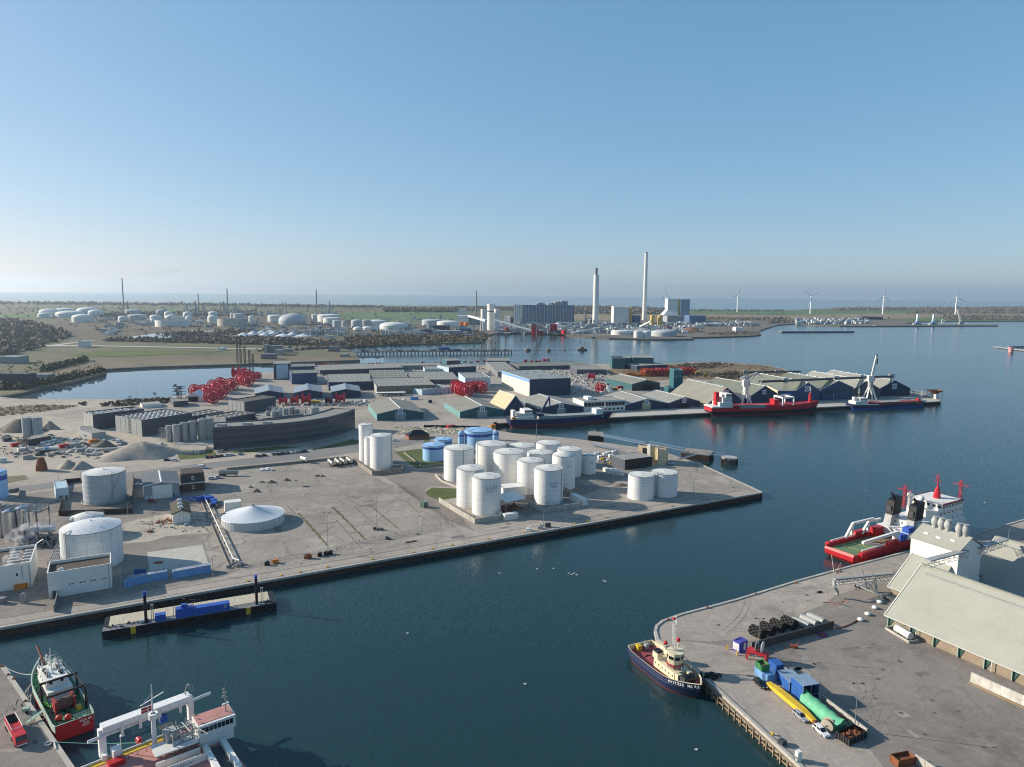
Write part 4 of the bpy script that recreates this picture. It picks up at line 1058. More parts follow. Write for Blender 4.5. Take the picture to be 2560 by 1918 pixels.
# heaps and litter on the yard
for i,(x,y,w,yt,lb) in enumerate([(627,1219,14,1213,"small grey heap nearest the domed store"),(642,1230,24,1222,"low rubble heap in front of the small grey one"),(655,1206,20,1202,"dark heap left of the pair on the yard"),(678,1207,28,1200,"widest dark gravel heap on the yard"),(716,1202,20,1195,"rightmost dark heap on the yard"),(739,1202,8,1199,"tiny heap beside the rightmost dark heap")]):
 heap(lb,x,y,w,yt,EARTHD,seed=20+i)
rg=random.Random(8);s=MB()
tag(MB().cbox(0,0,0,5.5,3,.9,.3).cbox(2,.6,.9,2,1.6,.7,.9).cbox(-1.5,-.4,.7,2.4,.7,.8,-.4).cbox(4,-.3,0,1.5,2,1.1,.5).build('scrap_pile',WHITE,None,loc=G(662,1176)),"heap of white scrap sheets by the yard wall",'scrap')
for x,y,lb in [(798,1191,"dark trolley alone on the upper part of the yard"),(945,1325,"dark machine at the foot of the tall mast"),(973,1348,"row of dark concrete blocks beside the quay fence")]:
 b=MB()
 for i in range(5):b.cbox(rg.uniform(-2,2),rg.uniform(-.5,.5),0,rg.uniform(.8,1.6),rg.uniform(.6,1.2),rg.uniform(.5,1.3),rg.uniform(0,1))
 tag(b.build('yard_machine',STEELD,None,loc=G(x,y)),lb,'machine')
tag(MB().box(-1.9,1.9,-1.4,1.4,0,.1).build('pit_cover',BLACK,None,loc=G(766,1217)),"dark square pit cover in the middle of the yard",'pit cover')
b=MB()
for i in range(9):a=2*PI*i/9;b.bar((0,0,.4),(1.5*math.cos(a),1.5*math.sin(a),.2+.7*abs(math.sin(a*2))),.35,.5)
b.cbox(0,0,0,1.6,1.4,1.6);tag(b.build('grab_bucket',ORANGE,None,loc=G(688,1408)),"orange grab bucket lying by the quay fence",'grab bucket')
b=MB().cbox(0,0,0,2.6,2.,1.2).cbox(.4,.1,1.2,1.4,1.4,.7);b.add([(-1.6,-1,0),(1.6,-1,0),(.9,0,2.),(-.9,0,2.)],[(0,1,2,3)]);tag(b.build('grab_bucket',RUST,None,loc=G(770,1396)),"rusty clamshell grab right of the orange one",'grab bucket')
for i,(x,y) in enumerate([(800,1391),(815,1388),(826,1386),(668,1413)]):
 tag(MB().cbox(0,0,0,1.9,1.4,1.3,.2).tube((0,-.7,1.3),(0,.7,1.3),.5,8).build('dark_winch',BLACK,None,loc=G(x,y)),["left","middle","right"][i]+" one of three dark winches beside the tall lamp post" if i<3 else "dark winch left of the orange grab bucket",'winch')
# weed grown joints running across the yard
WEED=ground_mat("weed_strip","5a5a3c","6b6642","4b4a38",mid=.3,fine=2.)
for i,(a,b,w) in enumerate([((747,1283),(820,1365),1.3),((832,1268),(915,1350),1.4),((887,1268),(960,1330),.5),((928,1265),(1002,1327),.8),((840,1300),(905,1372),.5),((715,1262),(742,1288),.5),((1015,1252),(1062,1300),.35),((888,1266),(1030,1245),.35)]):
 A,B=G(*a),G(*b);d=(B-A).normalized();nn=Vector((-d.y,d.x,0))*w/2
 struct('weed_strip',MB().flat(jag([(A+nn)[:2],(B+nn*.6)[:2],(B-nn*.6)[:2],(A-nn)[:2]],1.5,w*.3),.022),WEED,'stuff')
# domed store with a fabric roof
t,r,h=tank("low round store with a pale pointed fabric roof and panelled wall",559.7,709.4,1329.6,1308.5,m=mat("store_panel","b9bdbd",.6,var=.08,streak=.2),roof='tent',rise=.3,rail=False,name='round_store',cat='store',roofm=mat("fabric_roof","c3c9cd",.7,var=.05,scale=.3,fine=2.),seams=False,n=64,rim=STEEL)
me=MB().box(-.03,.03,-.12,.02,0,h).mesh('panel_joint');me.materials.append(STEELD)
for i in range(48):a=2*PI*i/48;put(me,'panel_joint',t,(r*math.cos(a),r*math.sin(a),0),a-PI/2)
MB().lathe(0,0,[(.6,h+r*.295),(.5,h+r*.34),(.1,h+r*.36)],10).build('vent_cap',STEEL,t)
MB().path([(-r-.4,-1,0),(-r-.4,-1,4.2),(-r+1.2,-.6,4.6)],.3,8).build('inlet_pipe',BLACK,t)
container("white container standing behind the domed store",(563,1281),(604,1276),1258,m=WHITE,w=5)
# white pipe line running down to the quay
A,B=G(509,1237,1.6),G(583,1396,1.6);t=thing('pipe_line',"long white pipe on short trestles running from the blue crane to the quay",'pipeline',(A.x,A.y,0));q=B-A;q.z=0
s=MB().tube((0,0,1.6),(q.x,q.y,1.6),.24,10);E_=G(598,1401,1.6)-A;s.tube((q.x,q.y,1.6),(E_.x,E_.y,1.6),.28,10);s.build('pipe',WHITE,t,True)
for i in range(14):p=q*(i/13);MB().cbox(p.x,p.y,0,.8,.3,1.2,math.atan2(q.y,q.x)+PI/2).build('trestle',CONC_D,t)
wallrun("low concrete edging alongside the white pipe",[(497,1240),(573,1418)],.6,m=CONC_D,name='edging_wall',panel=5)
b=MB();rg=random.Random(3)
for i in range(14):b.path([(rg.uniform(-3,3),rg.uniform(-2,2),0),(rg.uniform(-3,3),rg.uniform(-2,2),rg.uniform(.8,2.4))],.1,5);b.cbox(rg.uniform(-3,3),rg.uniform(-2,2),0,.6,.6,rg.uniform(.6,1.4))
tag(b.build('valve_station',STEEL,None,loc=G(590,1416)),"tangle of pipes and valves where the white pipe meets the quay",'valve station')
# ------------------------------------------------------------------ left works: tanks and white buildings by the quay
t,r,h=tank("large streaked white tank behind the white flat roofed building",167,302.7,1429,1335,m=mat("streaked_tank_white","d3d6d6",.55,var=.08,scale=.12,streak=.55,dirt="8f8672",fine=1.),roof='dome',rise=.2,rail=False,courses=5,pipe=-1.9,n=56)
s=MB().ring((0,0,h+1.05),r-.1,.05,40,3,a0=1.8,a1=3.6)
for i in range(12):a=1.8+1.8*i/11;s.tube(((r-.1)*math.cos(a),(r-.1)*math.sin(a),h),((r-.1)*math.cos(a),(r-.1)*math.sin(a),h+1.05),.04,3)
s.build('guard_rail',STEELD,t);ladder(t,-r*.4,-r*.93,0,h+.6,-PI/2)
MB().path([(r*.75,-r*.8,2),(r*.95,-r*.72,2),(r*.95,-r*.72,.2)],1.0,10).build('outlet_elbow',CGREYL,t)
tank("small white domed tank with a roof rail, just behind the large streaked tank",182,258.7,1345,1302,m=TANKG,roof='dome',rise=.25,roofm=TANKROOF)
t,r,h=tank("large pale grey tank with a white cone roof inside a dark bund by the road",217,313,1263,1189,m=TANKG,roofm=TANKROOF,courses=6,pipe=-.7,stair=(-1.0,-.3))
s=MB().ring((0,0,.5),r+.9,.25,40,6);s.build('foot_ring',CGREYL,t)
tank("light blue tank with a dark band at the left edge of the picture",-32,17.5,1249,1183,m=TANKB,band=(.68,.86,TANKBD),roofm=TANKB,n=48)
wallrun("dark bund wall round the large pale grey tank",[(149,1287),(163,1208),(216,1204)],2.4,m=mat("dark_bund","3b302b",.9,var=.2),name='bund_wall')
wallrun("dark rusty bund wall in front of the large pale grey tank",[(147,1290),(330,1283),(335,1196)],2.6,m=mat("dark_bund","3b302b",.9,var=.2),name='bund_wall')
wallrun("low dark wall right of the blue tank at the left edge",[(20,1232),(50,1226),(48,1243)],1.6,m=CONC_D,name='bund_wall')
t,W,D,h=hall('pump_house',"small pale grey pump house in front of the large grey tank",(136,1232),(141,1252),(175,1254),1223,PBLUE,PBLUE,par=.05)
MB().box(W*.72,W*.9,-.08,.02,0,2.2).build('door',STEELD,t);MB().box(W*.3,W*.45,-.08,.02,1.2,2.2).build('window',GLASS,t)
# stainless silos wrapped in steam
for i,(xl,xr,yb,yt) in enumerate([(-6,10,1345,1262),(13.5,43,1352,1281),(48,75,1348,1272)]):
 t,r,h=tank(["leftmost stainless silo cut by the picture edge","middle stainless silo with steam at its foot","right stainless silo with steam at its foot"][i],xl,xr,yb,yt,m=INOX,roof='dome',rise=.35,rail=False,name='steel_silo',cat='silo',group='stainless silos by the white building',roofm=INOX)
 ladder(t,r*.9,r*.5,0,h,.5)
t=thing('pipe_bridge',"gallery of silver pipes over the tops of the stainless silos",'pipe bridge',G(40,1350));s=MB();hh=12.5
for k in range(5):s.tube((-10,1+k*1.3,hh+.3*k),(10,2+k*1.5,hh+.3*k),.3,6)
for k in range(6):s.path([(-9+k*3.6,-1,hh-1),(-9+k*3.6,0,hh+1.2),(-8+k*3.6,8,hh+1.4),(-8+k*3.6,9,hh-3)],.22,6)
s.build('pipe',STEEL,t);s=MB()
for x in (-10,-3,4,10):
 for y in (0,8):s.tube((x,y,0),(x,y,hh+.5),.18,5)
 s.bar((x,0,hh-.4),(x,8,hh-.4),.25,.3)
s.build('support',STEELD,t)
t=thing('pressure_vessel',"horizontal white pressure tank on legs right of the stainless silos",'tank',G(84,1337),.1)
MB().tube((0,0,2.6),(8.5,0,2.6),1.5,18).ball((0,0,2.6),1.49,14,8).ball((8.5,0,2.6),1.49,14,8).build('vessel',WHITE,t,True)
for x in (1.5,7):MB().box(x-.25,x+.25,-1.1,1.1,0,1.6).build('saddle',CONC_D,t)
t=thing('process_pipework',"tangle of grey process pipes beside the white pressure tank",'pipework',G(105,1362));rg=random.Random(4);s=MB();s2=MB()
for i in range(26):
 x,y=rg.uniform(-7,7),rg.uniform(-4,5);s.path([(x,y,0),(x,y,rg.uniform(1,4)),(x+rg.uniform(-4,4),y,rg.uniform(1,4)),(x+rg.uniform(-4,4),y+rg.uniform(-2,2),0)],rg.uniform(.08,.22),5)
for i in range(10):s2.cbox(rg.uniform(-7,7),rg.uniform(-4,5),0,rg.uniform(.8,2),rg.uniform(.8,1.6),rg.uniform(1,3))
s.build('pipe',STEEL,t);s2.build('machine',STEELD,t)
t=thing('pipe_rack',"rack of parallel grey pipes running beside the large streaked tank",'pipe rack',G(138,1412));A=Vector(G(138,1412));B=G(168,1345)-A;s=MB();n_=Vector((B.y,-B.x,0)).normalized()
for k in range(7):o=n_*(k*.75-2.2);s.tube((o.x,o.y,1.6),(B.x+o.x,B.y+o.y,1.6),.2,6)
s.build('pipe',STEEL,t);s=MB()
for k in range(9):p=B*(k/8);s.bar((p.x-n_.x*2.6,p.y-n_.y*2.6,1.3),(p.x+n_.x*2.6,p.y+n_.y*2.6,1.3),.25,.3);s.tube((p.x-n_.x*2.4,p.y-n_.y*2.4,0),(p.x-n_.x*2.4,p.y-n_.y*2.4,1.3),.14,4);s.tube((p.x+n_.x*2.4,p.y+n_.y*2.4,0),(p.x+n_.x*2.4,p.y+n_.y*2.4,1.3),.14,4)
s.build('support',STEELD,t)
# white buildings
DARKROOF=mat("brown_felt_roof","4f473f",.9,var=.12,scale=.2,fine=1.)
p,rz,W,D=base3((-60,1496),(81,1467),(97,1417))
t,W,D,h=hall('white_process_building',"white flat roofed building cut by the left picture edge, steam rising from its roof",(-75,1493),(81,1467),(96,1418),1406,WHITE,DARKROOF,par=.9,trim=WHITE)
me=sky_piece(3.2,1.1,.4)
for i in range(5):
 for j in range(2):
  put(me,'roof_light',t,(W*(.14+.17*i),D*(.10+.24*j),h-.9),PI/2)
W0,D0,h0,t0=W,D,h,t
MB().box(-.12,0,D*.02,D*.02+.35,0,h-1).build('downpipe',CGREYL,t);MB().box(-.12,0,D*.14,D*.14+.3,4,h-1).build('downpipe',CGREYL,t)
MB().box(-.1,.02,D*.22,D*.25,5,6).build('window',GLASS,t)
container("small orange container against the white process building",(38,1477),(69,1470),1464,m=ORANGE,w=2.4)
t,W,D,h=hall('white_flat_building',"long white flat roofed building with a dark roof in front of the streaked tank",(125,1466),(122,1497),(281,1470),1434,WHITE,DARKROOF,par=1.0,trim=WHITE,depth=None)
MB().box(W*.06,W*.115,-.1,.02,0,2.6).build('door',STEELD,t)
wins(t,[W*x for x in (.33,.38,.51,.56,.68,.73,.85,.90)],0,h*.42,.45,.45)
put(sky_piece(2.0,1.4,.8),'roof_light',t,(W*.2,D*.35,h-1.))
MB().box(W-.9,W-.7,-.15,0,0,h).build('downpipe',CGREYL,t)
wallrun("leaning steel sheet wall between the white buildings and the quay",[(136,1531),(146,1494)],2.6,m=CGREY,name='sheet_wall')
fence("rail fence with a gate post before the white buildings",[(55,1505),(96,1489),(130,1500)],2.0,mesh_=False)
tag(MB().cbox(0,0,0,1.6,1.2,3.2).cbox(0,0,3.2,1.,.8,.5).build('gate_cabinet',STEEL,None,loc=G(59,1508)),"grey cabinet at the gate before the white buildings",'cabinet')
tag(MB().cbox(0,0,0,3.,2.,2.0).build('waste_box',CGREY,None,loc=G(3,1508)),"grey box at the left edge of the quay",'box')
# blue containers beside the slab
container("faded light blue container with a rusty top, left of the pair by the slab",(322,1466),(419,1447),None,m=CONTB,h=3.1,w=2.6,roofm=mat("worn_container_roof","8b8f93",.8,var=.5,scale=.6,fine=2.))
container("light blue container with a rusty top, right of the pair by the slab",(433,1448.5),(527,1431),None,m=CONTB,h=3.1,w=2.6,roofm=mat("worn_container_roof","8b8f93",.8,var=.5,scale=.6,fine=2.))
tag(MB().cbox(0,0,0,1.2,2.2,2.4).cbox(1.4,0,0,1.2,2.2,2.4).build('tote_box',CONTB,None,loc=G(318,1466)),"blue crates at the left end of the light blue containers",'crate')
tag(MB().cbox(0,0,0,4.5,.3,2.8).cbox(0,.4,0,4.5,.6,.3).build('blue_panel',CONTB2,None,loc=G(351,1440)),"deep blue panel standing behind the left light blue container",'panel')
tag(MB().box(-1.7,1.7,-1.2,1.2,0,.12).build('slab_plate',RUST,None,loc=G(396,1407,.02)),"rusty plate lying on the pale concrete slab",'plate')
# gabled shed, brick house, small white gable building
GSHED=mat("shed_grey","8d9499",.6,var=.06,scale=.2,streak=.1)
t,W,D,he,hr=shed("grey gabled workshop with a large white door beside the brick house",(360,1247),(450.5,1245),1212,1205,(398,1178),GSHED,mat("shed_roof","5d6369",.7,var=.06,scale=.2),door=(.02,9.5,7.2,WHITE),cap=TIN,name='workshop')
wins(t,[-W*.43,-W*.31],0,.6,1.3,1.3,TIN);MB().box(W*.3,W*.34,-.1,.02,0,2.2).build('door',STEELD,t)
t,W,D,h=hall('brick_house',"dark brick house with a slate upper storey and white windows",(452,1212),(455,1231),(513,1228),1209,BRICK,ROOFD,par=.1)
MB().add([(-.3,-.4,h-.2),(W+.3,-.4,h-.2),(W+.3,D+.4,h-.2),(-.3,D+.4,h-.2),(0,2.2,h+4.6),(W,2.2,h+4.6),(W,D-1,h+4.6),(0,D-1,h+4.6)],[(0,1,5,4),(1,2,6,5),(2,3,7,6),(3,0,4,7),(4,5,6,7)]).build('mansard_roof',mat("slate_brown","4a3f3c",.85,var=.2,scale=.8),t)
for z,y in ((1.2,0.),(h+1.2,.55)):
 MB().box(W*.5-.6,W*.5+.6,y-.15,y+.4,z,z+2.).build('window',WHITE,t);MB().box(W*.5-.3,W*.5+.3,y-.2,y-.14,z+.3,z+1.6).build('pane',GLASS,t)
MB().box(-.3,W+.3,-1.2,-.3,h-.3,h+.05).build('canopy',WHITE,t)
t,W,D,he,hr=shed("small white gabled store with a mossy dark roof",(432,1309),(477,1307),1284,1276,(447.6,1249),WHITE,mat("mossy_roof","4b473c",.9,var=.2,scale=.4,fine=1.5),name='store_building',cap=ROOFD,vents=3)
s=MB()
for x in (-.12,.12):s.box(W*x-.05,W*x+.05,-.06,0,0,he)
s.build('door_frame',CGREYL,t)
# blue boom crane lying behind
t=thing('crane_boom',"blue lattice crane sections lying on the ground above the small white store",'crane',G(430,1259),.15)
b=lattice((0,0,1.6),(16,2,1.8),1.8,8,.12);b.build('boom',BLUE,t);MB().cbox(14,3,0,5,3,2.4,.3).cbox(18,1,1,4,3,2.,.5).build('cab',BLUE,t);MB().bar((17,2,2),(22,-3,2),2.2,1.).bar((22,-3,2),(22,-7,1),2.6,.8).build('counterjib',BLUE,t)
rg=random.Random(12)
for k,(x,y,lb,m,n_) in enumerate([(415,1305,"heap of broken bricks left of the small white store",REDB,34),(536,1268,"scrap metal scattered beside the white pipe",STEELD,30),(545,1292,"pile of white rubble behind the domed store",CGREYL,22),(465,1312,"white sacks at the foot of the small white store",WHITE,8),(375,1330,"pallet of scrap on the muddy ground",RUST,8)]):
 b=MB()
 for i in range(n_):a=rg.uniform(0,6.3);q=rg.random()**.7*(4.5 if n_>10 else 1.5);b.cbox(q*math.cos(a),q*math.sin(a),0,rg.uniform(.3,1.2),rg.uniform(.3,.8),rg.uniform(.2,.9),rg.uniform(0,3))
 tag(b.build('rubble_pile',m,None,loc=G(x,y)),lb,'rubble')
for x,yb,yt,lb in [(381,1315,1273,"thin lamp mast left of the small white store"),(375,1338,1304,"thin lamp mast on the muddy ground"),(203,1213,1166,"thin lamp mast by the road behind the grey tank"),(146,1200,1178,"thin lamp mast by the road left of the grey tank"),(320,1290,1256,"red and white lattice mast at the dark bund")]:
 lamp_post(x,yb,yt,lb,1,base=False)
car('white',G(346,1214),.6,"white car parked between the grey tank and the workshop");car('red',G(381,1255),.1,"small red car before the workshop door")
car('white',G(507,1171),.12,"white van driving along the road above the workshop",'van')
# ------------------------------------------------------------------ gravel works at far left
for i,(xl,xr) in enumerate([(59,83),(85,107)]):
 t,r,h=tank(["left","right"][i]+" one of two slim grey silos at the gravel works",xl,xr,1095,1046,m=mat("silo_concrete","9aa3a6",.75,var=.12,streak=.4,dirt="6d7375"),roof='cone',rise=.05,rail=False,name='grey_silo',cat='silo',group='twin silos at the gravel works');ladder(t,-r-.2,0,0,h,PI)
heap("largest pale gravel heap at the gravel works",350,1137,180,1104,seed=2,sq=.9)
heap("dark topped gravel mound adjoining the largest heap",262,1118,60,1100,EARTHD,seed=4)
heap("small pale gravel heap left of the road",172,1170,60,1149,seed=5);heap("second small pale gravel heap beside the road",205,1172,60,1152,seed=6)
heap("low dark mound between the pale heaps",247,1150,36,1142,EARTHD,seed=7)
heap("grey gravel bank behind the twin silos",50,1078,120,1047,EARTHD,seed=8,sq=.4);heap("low gravel bank right of the twin silos",125,1073,50,1052,EARTH,seed=10,sq=.4)
tag(MB().lathe(0,0,[(3.2,0),(3.,3),(2.2,6),(1.6,8)],9).build('rusty_hopper',RUST,None,loc=G(104,1176)),"rusty hopper standing beside the road",'hopper')
hall('site_barracks',"dark low row of site cabins with windows at the gravel works",(66,1108),(70,1116),(128,1105),1100,STEELD,ROOFG,par=.05)
t,W,D,h=hall('site_shed',"grey flat roofed shed between the heaps and the grey factory",(199,1090),(230,1100),(262,1094),1084,CGREYL,ROOFG,par=.1);MB().box(-.08,0,D*.4,D*.6,1,2.2).build('window',GLASS,t)
t,W,D,h=hall('site_shed',"small dark walled annex with a sloping roof before the grey factory",(199,1082),(204,1091),(240,1093),1076,CGREYL,ROOFG,par=.1)
for i,(x,y,c,k) in enumerate([(113,1112,'white','van'),(125,1110,'white','van'),(139,1107,'white','van'),(149,1106,'white','hatch'),(128,1090,'silver','hatch'),(71,1120,'white','hatch')]):
 car(c,G(x,y),.2,NUM[i]+" from the left of the vehicles at the gravel works cabins" if i<4 else ["silver car by the right grey silo","white car under the bare tree"][i-4],k)
for i,(x,y,m,lb) in enumerate([(125,1126,WHITE,"white concrete mixer drum lying at the gravel works"),(150,1122,RED,"red container among the gravel works trucks"),(175,1120,CGREYL,"pale container right of the red one"),(46,1131,WHITE,"white box van body at the gravel works"),(94,1138,STEELD,"dark tipper left of the heaps")]):
 if 'drum' in lb:tag(MB().tube((0,0,1.4),(6,0,1.6),1.4,12,1.).build('mixer_drum',m,None,loc=G(x,y)),lb,'mixer drum')
 else:container(lb,(x,y),(x+28,y-4),None,m=m)
t=thing('flat_stack',"stack of long white concrete beams on the gravel",'beams',G(207,1127),.1)
for k in range(4):MB().box(0,15,k*1.2,k*1.2+1.,.1,.9).build('beam',CGREYL,t)
t=thing('dump_truck',"long dump truck parked right of the white beams",'truck',G(258,1131),.25);MB().box(0,9,-1.2,1.2,1.2,2.8).build('tipper_body',CGREYL,t);MB().box(9.3,11.5,-1.2,1.2,.8,3.4).build('cab',WHITE,t)
for x in (1,2.3,6.5,10.5):
 for sg in (-1,1):MB().tube((x,sg*1.2-.15,.5),(x,sg*1.2+.15,.5),.5,10).build('wheel',RUBBER,t)
tag(MB().lathe(0,0,[(1.6,0),(1.9,1.2),(1.2,2.2)],8).build('rock_block',EARTHD,None,loc=G(95,1139)),"dark boulder beside the tipper",'boulder')
for x,y in [(5,1158),(70,1150)]:
 container({5:"white cabin at the left picture edge of the gravel works",70:"low grey cabin at the gravel works fence"}[x],(x-12,y),(x+12,y-4),None,m=WHITE if x==5 else CGREYL)
rg=random.Random(31);b=MB()
for i in range(110):p=G(rg.uniform(0,230),rg.uniform(1090,1145));b.cbox(p.x,p.y,0,rg.uniform(.4,2.2),rg.uniform(.4,1.5),rg.uniform(.2,1.0),rg.uniform(0,3))
tag(b.build('scattered_debris',EARTHD),kind='stuff')
b=MB()
for i in range(90):p=G(rg.uniform(380,520),rg.uniform(1255,1330));b.cbox(p.x,p.y,0,rg.uniform(.3,1.2),rg.uniform(.3,.9),rg.uniform(.1,.5),rg.uniform(0,3))
tag(b.build('scattered_rubble',CGREY),kind='stuff')
rg=random.Random(52)
PARK=[(300,1106,'white','van'),(312,1112,'grey','hatch'),(418,1152,'black','hatch'),(438,1153,'white','hatch'),(405,1113,'white','pickup'),(20,1092,'silver','hatch'),(162,1103,'black','pickup'),(183,1105,'white','van'),(216,1112,'red','hatch')]
LB=["white van by the white beams","grey car beside the white beams","black car on the verge right of the largest heap","white car beside the black one on the verge","white pickup between the heap and the silos","silver car at the far left of the gravel works","black pickup right of the gravel works cabins","white van before the grey flat shed","red car between the sheds of the gravel works"]
for (x,y,c,k),lb in zip(PARK,LB):car(c,G(x,y),rg.uniform(-.3,.5),lb,k)
for i,(x,y,m,lb) in enumerate([(30,1118,RED,"short red container among the gravel works clutter"),(112,1128,CONTB,"blue container behind the boulder"),(192,1132,CGREYL,"grey container left of the dump truck"),(225,1109,ORANGE,"orange digger body before the grey factory"),(10,1105,STEELD,"dark container at the left edge of the gravel works"),(60,1146,RUST,"rusty container on the gravel before the boulder")]):container(lb,(x,y),(x+20,y-3),None,m=m,h=2.4)
b=MB()
for i in range(120):p=G(rg.uniform(30,300),rg.uniform(1098,1140));b.cbox(p.x,p.y,0,rg.uniform(.8,4),rg.uniform(.6,2),rg.uniform(.3,1.6),rg.uniform(0,3))
tag(b.build('building_material',CGREYL),kind='stuff')
# ------------------------------------------------------------------ grey factory: lit left faces and shaded fronts painted as two greys
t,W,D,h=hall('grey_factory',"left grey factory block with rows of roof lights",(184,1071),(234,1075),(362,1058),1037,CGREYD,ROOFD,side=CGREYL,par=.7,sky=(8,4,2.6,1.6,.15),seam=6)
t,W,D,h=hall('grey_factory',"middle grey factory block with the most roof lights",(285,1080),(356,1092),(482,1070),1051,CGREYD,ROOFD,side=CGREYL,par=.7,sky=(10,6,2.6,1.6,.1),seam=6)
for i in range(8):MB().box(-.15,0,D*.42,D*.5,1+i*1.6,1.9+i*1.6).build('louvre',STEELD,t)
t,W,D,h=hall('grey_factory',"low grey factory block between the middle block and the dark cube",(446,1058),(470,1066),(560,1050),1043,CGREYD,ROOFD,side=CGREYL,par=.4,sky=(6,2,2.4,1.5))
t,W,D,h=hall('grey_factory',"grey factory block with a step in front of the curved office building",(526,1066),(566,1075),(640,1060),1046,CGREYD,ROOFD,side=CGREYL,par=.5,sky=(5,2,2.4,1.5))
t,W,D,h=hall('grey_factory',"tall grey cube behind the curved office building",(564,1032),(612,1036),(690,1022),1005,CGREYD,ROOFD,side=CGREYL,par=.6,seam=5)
lamp_post(343,1015,965,"slim grey chimney pipe behind the left grey factory block",0,name='flue',base=False)
# curved office building
pts_f=[(534,1125),(600,1121),(654,1117),(720,1111),(778,1103),(820,1095),(850,1086),(872,1078),(888,1071)]
Pf=[G(*q) for q in pts_f];O=Pf[0];h=HT(Pf[0],1069);t=thing('curved_office',"long dark grey office building with a curved front and ribbon windows",'building',O)
F=[p-O for p in Pf];dp=19.
Bk=[]
for i,p in enumerate(F):
 a=F[max(0,i-1)];c=F[min(len(F)-1,i+1)];d=(c-a).normalized();Bk.append(p+Vector((-d.y,d.x,0))*dp)
def strip(i,z0,z1,off,m,nm):
 s=MB();q=[]
 for i in range(len(F)):
  d=(F[i]-Bk[i]).normalized();q.append(F[i]+d*off)
 n=len(q);s.add([(*p.xy,z0) for p in q]+[(*p.xy,z1) for p in q],[(i,i+1,n+i+1,n+i) for i in range(n-1)])
 return s.build(nm,m,t)
OFF=mat("office_dark_panel","4c5157",.5,var=.08,scale=.3,fine=0)
strip(0,0,h,0,OFF,'wall')
MB().add([(*F[0].xy,0),(*Bk[0].xy,0),(*Bk[0].xy,h),(*F[0].xy,h)],[(0,1,2,3)][::1]).build('wall',CGREYL,t)
MB().add([(*F[-1].xy,0),(*Bk[-1].xy,0),(*Bk[-1].xy,h),(*F[-1].xy,h)],[(3,2,1,0)]).build('wall',OFF,t)
n=len(F);MB().add([(*p.xy,0) for p in Bk]+[(*p.xy,h) for p in Bk],[(i+1,i,n+i,n+i+1) for i in range(n-1)]).build('wall',OFF,t)
MB().add([(*p.xy,h-.5) for p in F]+[(*p.xy,h-.5) for p in Bk],[(i,i+1,n+i+1,n+i) for i in range(n-1)]).build('roof',ROOFG,t)
GLS=mat("ribbon_glass","333f49",.15,var=.25,scale=.5,fine=0,spec=.5)
for k in range(3):
 z=h*(.16+.29*k)
 for i in range(n-1):
  for j in range(3):
   a=F[i]+(F[i+1]-F[i])*(j/3+.012);c=F[i]+(F[i+1]-F[i])*((j+1)/3-.012);d=(F[i]-Bk[i]).normalized()*.07
   MB().add([(*(a+d).xy,z),(*(c+d).xy,z),(*(c+d).xy,z+h*.13),(*(a+d).xy,z+h*.13)],[(0,1,2,3)]).build('window',GLS,t)
s=MB();s.path([(*p.xy,h+.1) for p in F],.25,4);s.path([(*p.xy,h+.1) for p in Bk],.25,4);s.build('roof_edge',CGREYL,t)
for i in (0,1,2):q=(F[i]+Bk[i])/2;MB().cbox(q.x+6,q.y,h-.5,6,3,1.4,-.1).build('roof_unit',CGREYL,t)
# process silos
SG='grey silos beside the grey factory';SILO=mat("silo_steel","9fa2a1",.45,.3,var=.1,streak=.25)
for i,(x,yb,yt) in enumerate([(426,1105,1066),(443,1107,1064),(462,1104,1059),(483,1102,1055),(508,1100,1050),(524,1098,1049)]):
 t,r,h=tank(NUM[i]+" from the left of the steel silos beside the grey factory",x-9.5-(i>3)*2,x+9.5+(i>3)*2,yb,yt,m=SILO,roof='cone',rise=.2,rail=False,name='process_silo',cat='silo',group=SG,n=20,roofm=SILO);s=MB().ring((0,0,h+.9),r*.9,.06,16,3);s.build('guard_rail',STEEL,t)
SG2='steel tanks behind the curved office'
for i,(xl,xr,yb,yt) in enumerate([(664,676,1062,1030),(679,693,1064,1030),(694,707,1063,1027),(708,721,1060,1023),(723,737,1056,1020),(776,798,1062,1022),(686,696,1046,1018),(738,750,1056,1026)]):
 tank(NUM[i]+" of the steel tanks behind the curved office, counted from the left" if i<5 else ["largest steel tank behind the curved office","small steel tank in the rear row behind the curved office","short steel tank left of the largest one"][i-5],xl,xr,yb,yt,m=SILO,roof='dome',rise=.25,rail=False,name='process_tank',cat='tank',group=SG2,n=18,roofm=SILO)
t=thing('process_gantry',"steel gantry with pipes among the tanks behind the curved office",'gantry',G(760,1056));rg=random.Random(9);s=MB()
for i in range(60):x,y=rg.uniform(-30,14),rg.uniform(-4,14);s.path([(x,y,6),(x,y,rg.uniform(7,13)),(x+rg.uniform(-7,7),y+rg.uniform(-3,3),rg.uniform(7,14))],.12,4)
s.build('pipe',STEEL,t);s=MB()
for x in range(-30,16,6):
 for y in (-3,5,12):s.tube((x,y,0),(x,y,12),.15,4)
 for z in (5,9,12):s.bar((x,-3,z),(x,12,z),.2,.25)
s.build('steel_frame',STEEL,t)
hall('process_hall',"long dark hall with grey roof behind the steel tanks",(640,1056),(655,1070),(760,1058),1047,OFF,ROOFG,side=CGREYD,par=.3)
t=thing('storage_rack',"galvanised frame rack beside the leftmost steel silo",'frame',G(398,1105));s=MB()
for i in range(4):
 for j in range(3):
  s.tube((i*2.2,j*2,0),(i*2.2,j*2,10),.1,4)
for z in (2,4,6,8,10):
 for j in range(3):s.tube((0,j*2,z),(6.6,j*2,z),.09,4)
 for i in range(4):s.tube((i*2.2,0,z),(i*2.2,4,z),.09,4)
s.build('frame',STEEL,t)
